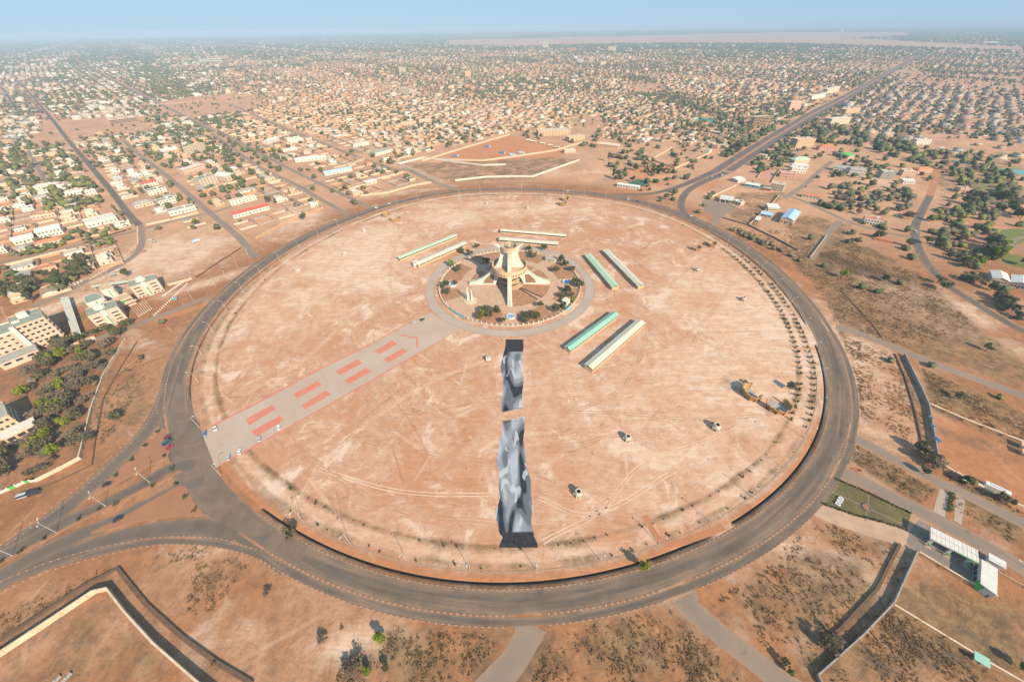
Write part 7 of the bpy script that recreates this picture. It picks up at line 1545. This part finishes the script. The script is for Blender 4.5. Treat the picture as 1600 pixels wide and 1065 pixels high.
# ---- the 300 houses that show largest are things with parts
dist = np.hypot(H['x'], H['y']); hp = PX(H['x'], H['y'])
vis = (hp[0] > -5) & (hp[0] < 1605) & (hp[1] > 0)
order = np.argsort(np.where(vis, -np.sqrt(H['hx'] * H['hy'] * 4 + H['h'] * H['hx']) / dist, 1)); near = order[:300]
WALLM = {'white': M_WHITE, 'cream': M_CREAM, 'tan': M_TAN, 'peach': M_PEACH, 'pink': M_PINK}
ROOFM = {'white': M_ROOFW, 'grey': M_GREY, 'beige': pm('beige_roof', (.52, .42, .31), (.44, .35, .26), .3), 'brown': pm('brown_sheet_roof', (.33, .22, .15), (.27, .18, .12), .3), 'orange': M_ROOFO}
def proto(kind, wall, roof):
    t = link('house', None); W, D = (12, 9) if kind != 'long' else (17, 8)
    def part_windows(f, fh, x0, x1): windows(t, W, x0, x1, -D / 2, 0, f, fh, 3, 1.3, 1.1, WALLM[wall]); windows(t, W, -D / 2 + .6, D / 2 - .6, x1 + .0, 0, f, fh, 2, 1.3, 1.1, WALLM[wall], 90)
    if kind == 'flat': walls_roof(t, W, D, 3.8, WALLM[wall], ROOFM[roof], 'flat', -W / 2, -D / 2); part_windows(1, 3.8, -W / 2, W / 2)
    elif kind == 'two':
        walls_roof(t, W, D, 3.6, WALLM[wall], ROOFM[roof], 'flat', -W / 2, -D / 2); walls_roof(t, W * .62, D * .8, 7.0, WALLM[wall], ROOFM[roof], 'flat', -W / 2 + .3, -D / 2 + .35, 3.71); part_windows(1, 3.6, -W / 2, W / 2)
        windows(t, W, -W / 2 + .6, W * .1, -D / 2 + .35, 3.6, 1, 3.2, 2, 1.3, 1.1, WALLM[wall])
    elif kind == 'hip': walls_roof(t, W, D, 3.4, WALLM[wall], ROOFM[roof], 'hip', -W / 2, -D / 2); part_windows(1, 3.4, -W / 2, W / 2)
    else: walls_roof(t, W, D, 3.2, WALLM[wall], ROOFM[roof], 'gable', -W / 2, -D / 2); part_windows(1, 3.2, -W / 2, W / 2)
    mb = MB(); mb.box(W * .2, W * .3, -D / 2 - .06, -D / 2 + .04, 0, 2.1); mb.build('door', M_BARK, t)
    if kind in ('flat', 'two'):
        mb = MB(); mb.lathe([(.7, 3.9), (.7, 5.3), (0, 5.4)], 8, (W * .3, D * .25)); mb.build('water_tank', M_DGREY, t)
    return t
_protos = {}; labs = {}
UPROT = PI / 4
KW = {'flat': 'flat-roofed house', 'two': 'two-storey house', 'hip': 'hip-roofed house', 'long': 'long pitched-roof house'}
chosen = []
for i in near:
    p = H['pal'][i]; wall = random.choice({0: ['white', 'white', 'white', 'cream'], 1: ['tan', 'cream', 'peach', 'tan', 'white'], 2: ['cream', 'pink', 'tan', 'peach', 'white']}[p])
    kind = 'two' if H['h'][i] > 5 else random.choice(['flat', 'flat', 'hip', 'long', 'flat']); roof = random.choice(['white', 'white', 'beige', 'grey'] if p == 0 else ['beige', 'grey', 'brown', 'beige', 'orange', 'white'])
    L_ = min(LAND, key=lambda q: math.hypot(q[1] - H['x'][i], q[2] - H['y'][i]))
    chosen.append((i, kind, wall, roof, L_[0], math.hypot(L_[1] - H['x'][i], L_[2] - H['y'][i])))
cnt = {}
for i, kind, wall, roof, land, dd in sorted(chosen, key=lambda c: c[5]):
    key = (kind, wall, roof)
    if key not in _protos: _protos[key] = t = proto(*key)
    else: t = copy_tree(_protos[key])
    q = (kind, wall, roof, land); cnt[q] = cnt.get(q, 0) + 1
    lb = f"{wall} {KW[kind]} with {roof} roof, {ordinal(cnt[q])} to {land}"
    if len(lb.split()) > 16: lb = lb.replace(f' with {roof} roof', '')
    tag(t, lb, 'house', 'houses of the town')
    t.location = (H['x'][i], H['y'][i], 0); t.rotation_euler = (0, 0, UPROT - PI / 2 * (i % 2) if False else H['rz'][i] - PI / 2 * (i % 2))
    s = H['hx'][i] / 6.0; t.scale = (min(1.35, max(.8, s)), min(1.35, max(.8, H['hy'][i] / 4.5)), 1.0)
    FOOT.append((H['x'][i], H['y'][i], 8))
# ---- the rest of the town in one mass
rest = order[300:]; o = {k: v[rest] for k, v in H.items()}; n = len(rest)
V1, F1 = boxes(o['x'], o['y'], o['hx'], o['hy'], np.full(n, -.1), o['h'], o['rz'])
up = o['up']; c45 = np.cos(o['rz'][up]); s45 = np.sin(o['rz'][up]); ox = o['hx'][up] * RNG.uniform(-.45, .45, up.sum()); oy = o['hy'][up] * RNG.uniform(-.3, .3, up.sum())
V2, F2 = boxes(o['x'][up] + c45 * ox - s45 * oy, o['y'][up] + s45 * ox + c45 * oy, o['hx'][up] * .5, o['hy'][up] * .62, o['h'][up] - .1, o['h'][up] + RNG.uniform(1.8, 3.0, up.sum()), o['rz'][up])
sd_ = ~up & (RNG.random(n) < .5) & (np.hypot(o['x'], o['y']) < 2300); ox = o['hx'][sd_] * RNG.choice([-1.25, 1.25], sd_.sum()); c45, s45 = np.cos(o['rz'][sd_]), np.sin(o['rz'][sd_])
V3, F3 = boxes(o['x'][sd_] + c45 * ox, o['y'][sd_] + s45 * ox, o['hx'][sd_] * .5, o['hy'][sd_] * .7, np.full(sd_.sum(), -.1), o['h'][sd_] * .72, o['rz'][sd_])
def facecol(wall, roof): return np.stack([wall, wall, wall, wall, roof], 1).reshape(-1, 3)
cols = np.concatenate([facecol(o['wall'], o['roof']), facecol(o['wall'][up], o['roof'][up]), facecol(o['wall'][sd_], o['roof'][sd_] * .9)])
me = np_mesh('distant_houses', np.concatenate([V1, V2, V3]), np.concatenate([F1, F2 + len(V1), F3 + len(V1) + len(V2)]), attrmat('town_render', .9, .25, .28)); cattr(me, cols)
tag(link('distant_houses', me), 'mass of small tan and white houses spreading to the hazy horizon', 'houses', None, 'stuff')
# dark window bands on the nearer houses of the mass
m = np.hypot(o['x'], o['y']) < 1500
# ---- compound walls
LW.sort(key=lambda q: q[4]); vw = [q for q in LW if -5 < float(PX(q[0], q[1])[0]) < 1605]; wc = {}
for k, (x, y, hu, hv, dd) in enumerate(vw[:260]):
    L_ = min(LAND, key=lambda q: math.hypot(q[1] - x, q[2] - y)); mat = (M_WALLP, M_WALLT, M_CREAM, M_WALLG)[k % 4]; cn = ('pale plaster', 'tan mud', 'cream', 'grey block')[k % 4]
    vw[k] = (x, y, hu, hv, math.hypot(L_[1] - x, L_[2] - y), mat, cn, L_[0])
for x, y, hu, hv, dd, mat, cn, ld in sorted(vw[:260], key=lambda q: q[4]):
    wc[cn, ld] = wc.get((cn, ld), 0) + 1; t = thing('compound_wall', f"{cn} wall round a house lot, {ordinal(wc[cn, ld])} of its kind to {ld}", 'wall', (x, y, 0), PI / 4, 'walls round house lots')
    for x0, x1, y0, y1 in ((-hu, hu, -hv - .14, -hv + .14), (-hu, hu * .62, hv - .14, hv + .14), (-hu - .14, -hu + .14, -hv + .142, hv - .142), (hu - .14, hu + .14, -hv + .142, hv - .142)):
        mb = MB(); mb.box(x0, x1, y0, y1, 0, 2.1); mb.build('wall_side', mat, t)
    mb = MB(); mb.box(hu * .64, hu - .16, hv - .06, hv + .06, .05, 2.0); mb.build('gate_leaf', M_DGREY, t)
if len(vw) > 260:
    r_ = np.array([q[:4] for q in vw[260:]]); Vs, Fs, off = [], [], 0
    for a, b_, hx, hy in ((0, -1, 1, 0), (0, 1, 1, 0), (-1, 0, 0, 1), (1, 0, 0, 1)):
        ox, oy = a * r_[:, 2], b_ * r_[:, 3]; X = r_[:, 0] + S2 * ox - S2 * oy; Y = r_[:, 1] + S2 * ox + S2 * oy
        v, f = boxes(X, Y, np.where(hx, r_[:, 2], .14), np.where(hy, r_[:, 3] - .2, .14), np.full(len(r_), -.05), np.full(len(r_), 2.1), np.full(len(r_), PI / 4)); Vs.append(v); Fs.append(f + off); off += len(v)
    me = np_mesh('distant_compound_walls', np.concatenate(Vs), np.concatenate(Fs), attrmat('wall_render', .9, .2, .3)); cattr(me, np.tile(np.repeat(np.array([(.55, .40, .27), (.5, .34, .21), (.6, .5, .38)])[RNG.integers(3, size=len(r_))], 5, 0), (4, 1)))
    tag(link('distant_compound_walls', me), 'low tan lot walls between the farther houses', 'walls', None, 'stuff')
# ------------------------------------------------------------------ trees of the town
TR = np.concatenate(TR); kinds = RNG.choice(['green', 'green', 'olive', 'olive', 'lime', 'tall'], len(TR), p=[.34, .2, .2, .16, .04, .06])
allT = TREES + [(x, y, s, k, None) for (x, y, s), k in zip(TR, kinds)]
ax = np.array([(t[0], t[1], t[2]) for t in allT]); tp = PX(ax[:, 0], ax[:, 1]); vis = (tp[0] > -10) & (tp[0] < 1610) & (tp[1] < 1080)
od = np.argsort(np.where(vis, -ax[:, 2] / np.hypot(np.hypot(ax[:, 0], ax[:, 1]), CAMH), 1)); KN = dict(green='dense green', olive='dull olive', lime='yellow-green', thorn='bare grey-brown thorn', tall='tall narrow', dry='dry leafless', bush='low', tuft='low')
sel = []
for i in od[:240]:
    x, y, s, k, w_ = allT[i]; L_ = min(LAND, key=lambda q: math.hypot(q[1] - x, q[2] - y)); sel.append((math.hypot(L_[1] - x, L_[2] - y), x, y, s, k, L_[0]))
tc = {}
for dd, x, y, s, k, ld in sorted(sel): tc[k, ld] = tc.get((k, ld), 0) + 1; plant(k, x, y, s, f"{KN[k]} tree, {ordinal(tc[k, ld])} of its kind to {ld}", 'tree', 'tree', 'trees outside the ring')
def blob_mass(name, pts, cols, sub, label, seed):
    import bmesh
    r = np.random.default_rng(seed); out_v, out_f, out_c, off = [], [], [], 0; n = len(pts); g = r.integers(5, size=n)
    for v_ in range(5):
        bm = bmesh.new(); bmesh.ops.create_icosphere(bm, subdivisions=sub, radius=1.0); T = np.array([v.co[:] for v in bm.verts]); Fq = np.array([[v.index for v in f.verts] for f in bm.faces]); bm.free()
        T = T * (1 + r.normal(0, .24, (len(T), 1))) + r.normal(0, .08, T.shape); P = pts[g == v_]; C = cols[g == v_]
        if not len(P): continue
        a = r.uniform(0, 6.28, len(P)); s = P[:, 2] * 3.1; X = T[None, :, 0] * np.cos(a)[:, None] - T[None, :, 1] * np.sin(a)[:, None]; Y = T[None, :, 0] * np.sin(a)[:, None] + T[None, :, 1] * np.cos(a)[:, None]
        zs = r.uniform(.6, .95, len(P)); Vv = np.stack([P[:, :1] + X * s[:, None], P[:, 1:2] + Y * s[:, None], (s * zs * 1.15)[:, None] + T[None, :, 2] * (s * zs)[:, None]], -1)
        out_v.append(Vv.reshape(-1, 3)); Fo = Fq[None] + (np.arange(len(P)) * len(T))[:, None, None] + off; out_f.append(Fo.reshape(-1, 3)); out_c.append(np.repeat(C, len(Fq), 0) * r.uniform(.7, 1.3, (len(P) * len(Fq), 1))); off += Vv.shape[0] * Vv.shape[1]
    me = np_mesh(name, np.concatenate(out_v), np.concatenate(out_f), attrmat(name + '_leaf', .85, .5, .3)); cattr(me, np.concatenate(out_c)); tag(link(name, me), label, 'trees', None, 'stuff')
KC = dict(green=(.095, .115, .045), olive=(.145, .135, .07), lime=(.17, .18, .05), thorn=(.2, .16, .11), tall=(.09, .115, .05), dry=(.2, .13, .06))
ri = od[240:]; ri = ri[vis[ri]]; rp = ax[ri]; rc = np.array([KC[allT[i][3]] for i in ri]); rd = np.hypot(rp[:, 0], rp[:, 1])
blob_mass('town_trees', rp[rd < 1500], rc[rd < 1500], 2, 'round green trees scattered among the nearer houses', 5)
blob_mass('distant_trees', rp[rd >= 1500], rc[rd >= 1500], 1, 'mass of small dark trees between the far houses', 6)
# ------------------------------------------------------------------ dry grass and scrub on the waste ground
def tufts(name, label, mat, polys, dens, size, nq=7, sq=.35, jitter=.5):
    r = np.random.default_rng(len(name)); V, F = [], []; pts = []
    for spec in polys:
        P = GP(spec); A0 = np.array(P); lo, hi = A0.min(0), A0.max(0); n = int((hi - lo).prod() * dens); q = r.uniform(lo, hi, (n, 2)); cl = np.sin(q[:, 0] * .23 + 1) * np.sin(q[:, 1] * .19) + .6 * np.sin(q[:, 0] * .07 + q[:, 1] * .09); q = q[inpoly(q[:, 0], q[:, 1], P) & (r.random(n) < np.clip(.45 + .5 * cl, .04, 1))]
        ok = np.ones(len(q), bool)
        for Rp, hw in ROADS: ok &= seg_dist(q[:, 0], q[:, 1], [tuple(z) for z in np.array(Rp)[::2]]) > hw + .8
        pts.append(q[ok])
    q = np.concatenate(pts); n = len(q); s = r.uniform(*size, n); c = np.repeat(np.c_[q, np.zeros(n)], nq, 0); ss = np.repeat(s, nq)[:, None]; m = len(c)
    p = c + np.c_[r.normal(0, jitter, (m, 2)), r.uniform(.15, .8, m)] * ss; u = r.normal(size=(m, 3)); u /= np.linalg.norm(u, axis=1)[:, None]; v = np.cross(u, r.normal(size=(m, 3))); v /= np.linalg.norm(v, axis=1)[:, None]; e = ss * sq
    Vv = np.stack([p - e * u - e * v, p + e * u - e * v, p + e * u + e * v, p - e * u + e * v], 1).reshape(-1, 3); Vv[:, 2] = np.maximum(Vv[:, 2], .02)
    tag(link(name, np_mesh(name, Vv, np.arange(m * 4).reshape(-1, 4), mat)), label, 'scrub', None, 'stuff'); return n
WASTE = ["1395,945 1450,985 1540,1040 1600,1075 1290,1075 1345,1000", "820,990 1050,955 1180,1075 790,1075", "1110,948 1290,818 1405,850 1365,920 1300,985 1240,1060 1200,1020", "620,985 785,990 740,1075 520,1075 540,1010", "1310,700 1335,692 1465,765 1440,795", "1440,575 1620,660 1620,700 1455,632", "1335,655 1330,560 1290,470 1235,405 1320,375 1430,425 1520,505 1420,545 1320,525 1400,560 1430,640 1425,690", "0,960 140,895 185,885 70,950 0,1000", "300,880 400,870 340,950 290,970", "1480,740 1600,800 1600,860 1500,800", "1170,360 1230,360 1310,400 1240,410"]
M_STRAW = leafmat('leaf_straw', (.30, .19, .09), (.20, .12, .055))
tufts('dry_grass', 'dry straw-coloured grass tufts on the waste ground round the ring', M_STRAW, WASTE, .5, (.25, .7), 7, .38, .8)
tufts('dry_scrub', 'dark dry scrub clumps on the waste ground round the ring', M_LEAFD, ["1105,950 1170,905 1215,960 1200,1010 1150,985", "1205,850 1290,815 1300,830 1230,860", "800,1075 810,1010 850,985 880,1000 850,1075", "895,1000 990,1010 1000,1060 900,1040", "690,1075 740,1010 785,985 790,1000 750,1075", "600,1000 690,990 700,1040 610,1040", "1310,705 1400,745 1460,790 1440,795 1330,735", "1290,395 1330,385 1390,430 1330,440", "1440,580 1600,655 1600,690 1470,630", "1320,530 1345,535 1350,650 1335,660", "1385,950 1420,980 1500,1040 1440,1050 1380,1000", "1270,960 1310,985 1260,1040 1225,1030", "1060,975 1090,1000 1120,1075 1080,1060"], .55, (.25, .75), 8, .4, .8)
tufts('grey_scrub', 'grey-green scrub in the channels and along the verges', M_LEAFO, ["1390,905 1425,865 1393,943 1345,993 1275,1050 1285,1010 1330,985", "1405,562 1440,640 1450,700 1435,680", "150,640 170,600 190,575 240,545 215,620 160,700", "240,870 330,850 320,870 250,890", "560,1010 620,1010 620,1075 520,1075"], .35, (.25, .7), 8, .4, .8)
tufts('sand_debris', 'scattered small stones and scrub specks on the sand inside the ring', M_LEAFD, ["830,540 1230,540 1240,640 1100,800 860,870 840,700", "400,720 780,540 770,850 560,840"], .006, (.25, .6), 4)
# ------------------------------------------------------------------ air: one box of pale haze round everything
hz = MB(); HB = 34000; hz.box(-HB, HB, -HB, HB, -4.0, 212.0); hm = bpy.data.materials.new('haze'); hm.use_nodes = True; t = hm.node_tree; t.nodes.clear()
oo = t.nodes.new('ShaderNodeOutputMaterial'); pv = t.nodes.new('ShaderNodeVolumePrincipled'); pv.inputs['Color'].default_value = (.52, .70, .90, 1); pv.inputs['Density'].default_value = HAZE_D; pv.inputs['Anisotropy'].default_value = -0.12
t.links.new(pv.outputs[0], oo.inputs['Volume']); o = hz.build('haze', hm); o['kind'] = 'stuff'; o['label'] = 'pale blue haze lying over the whole town'
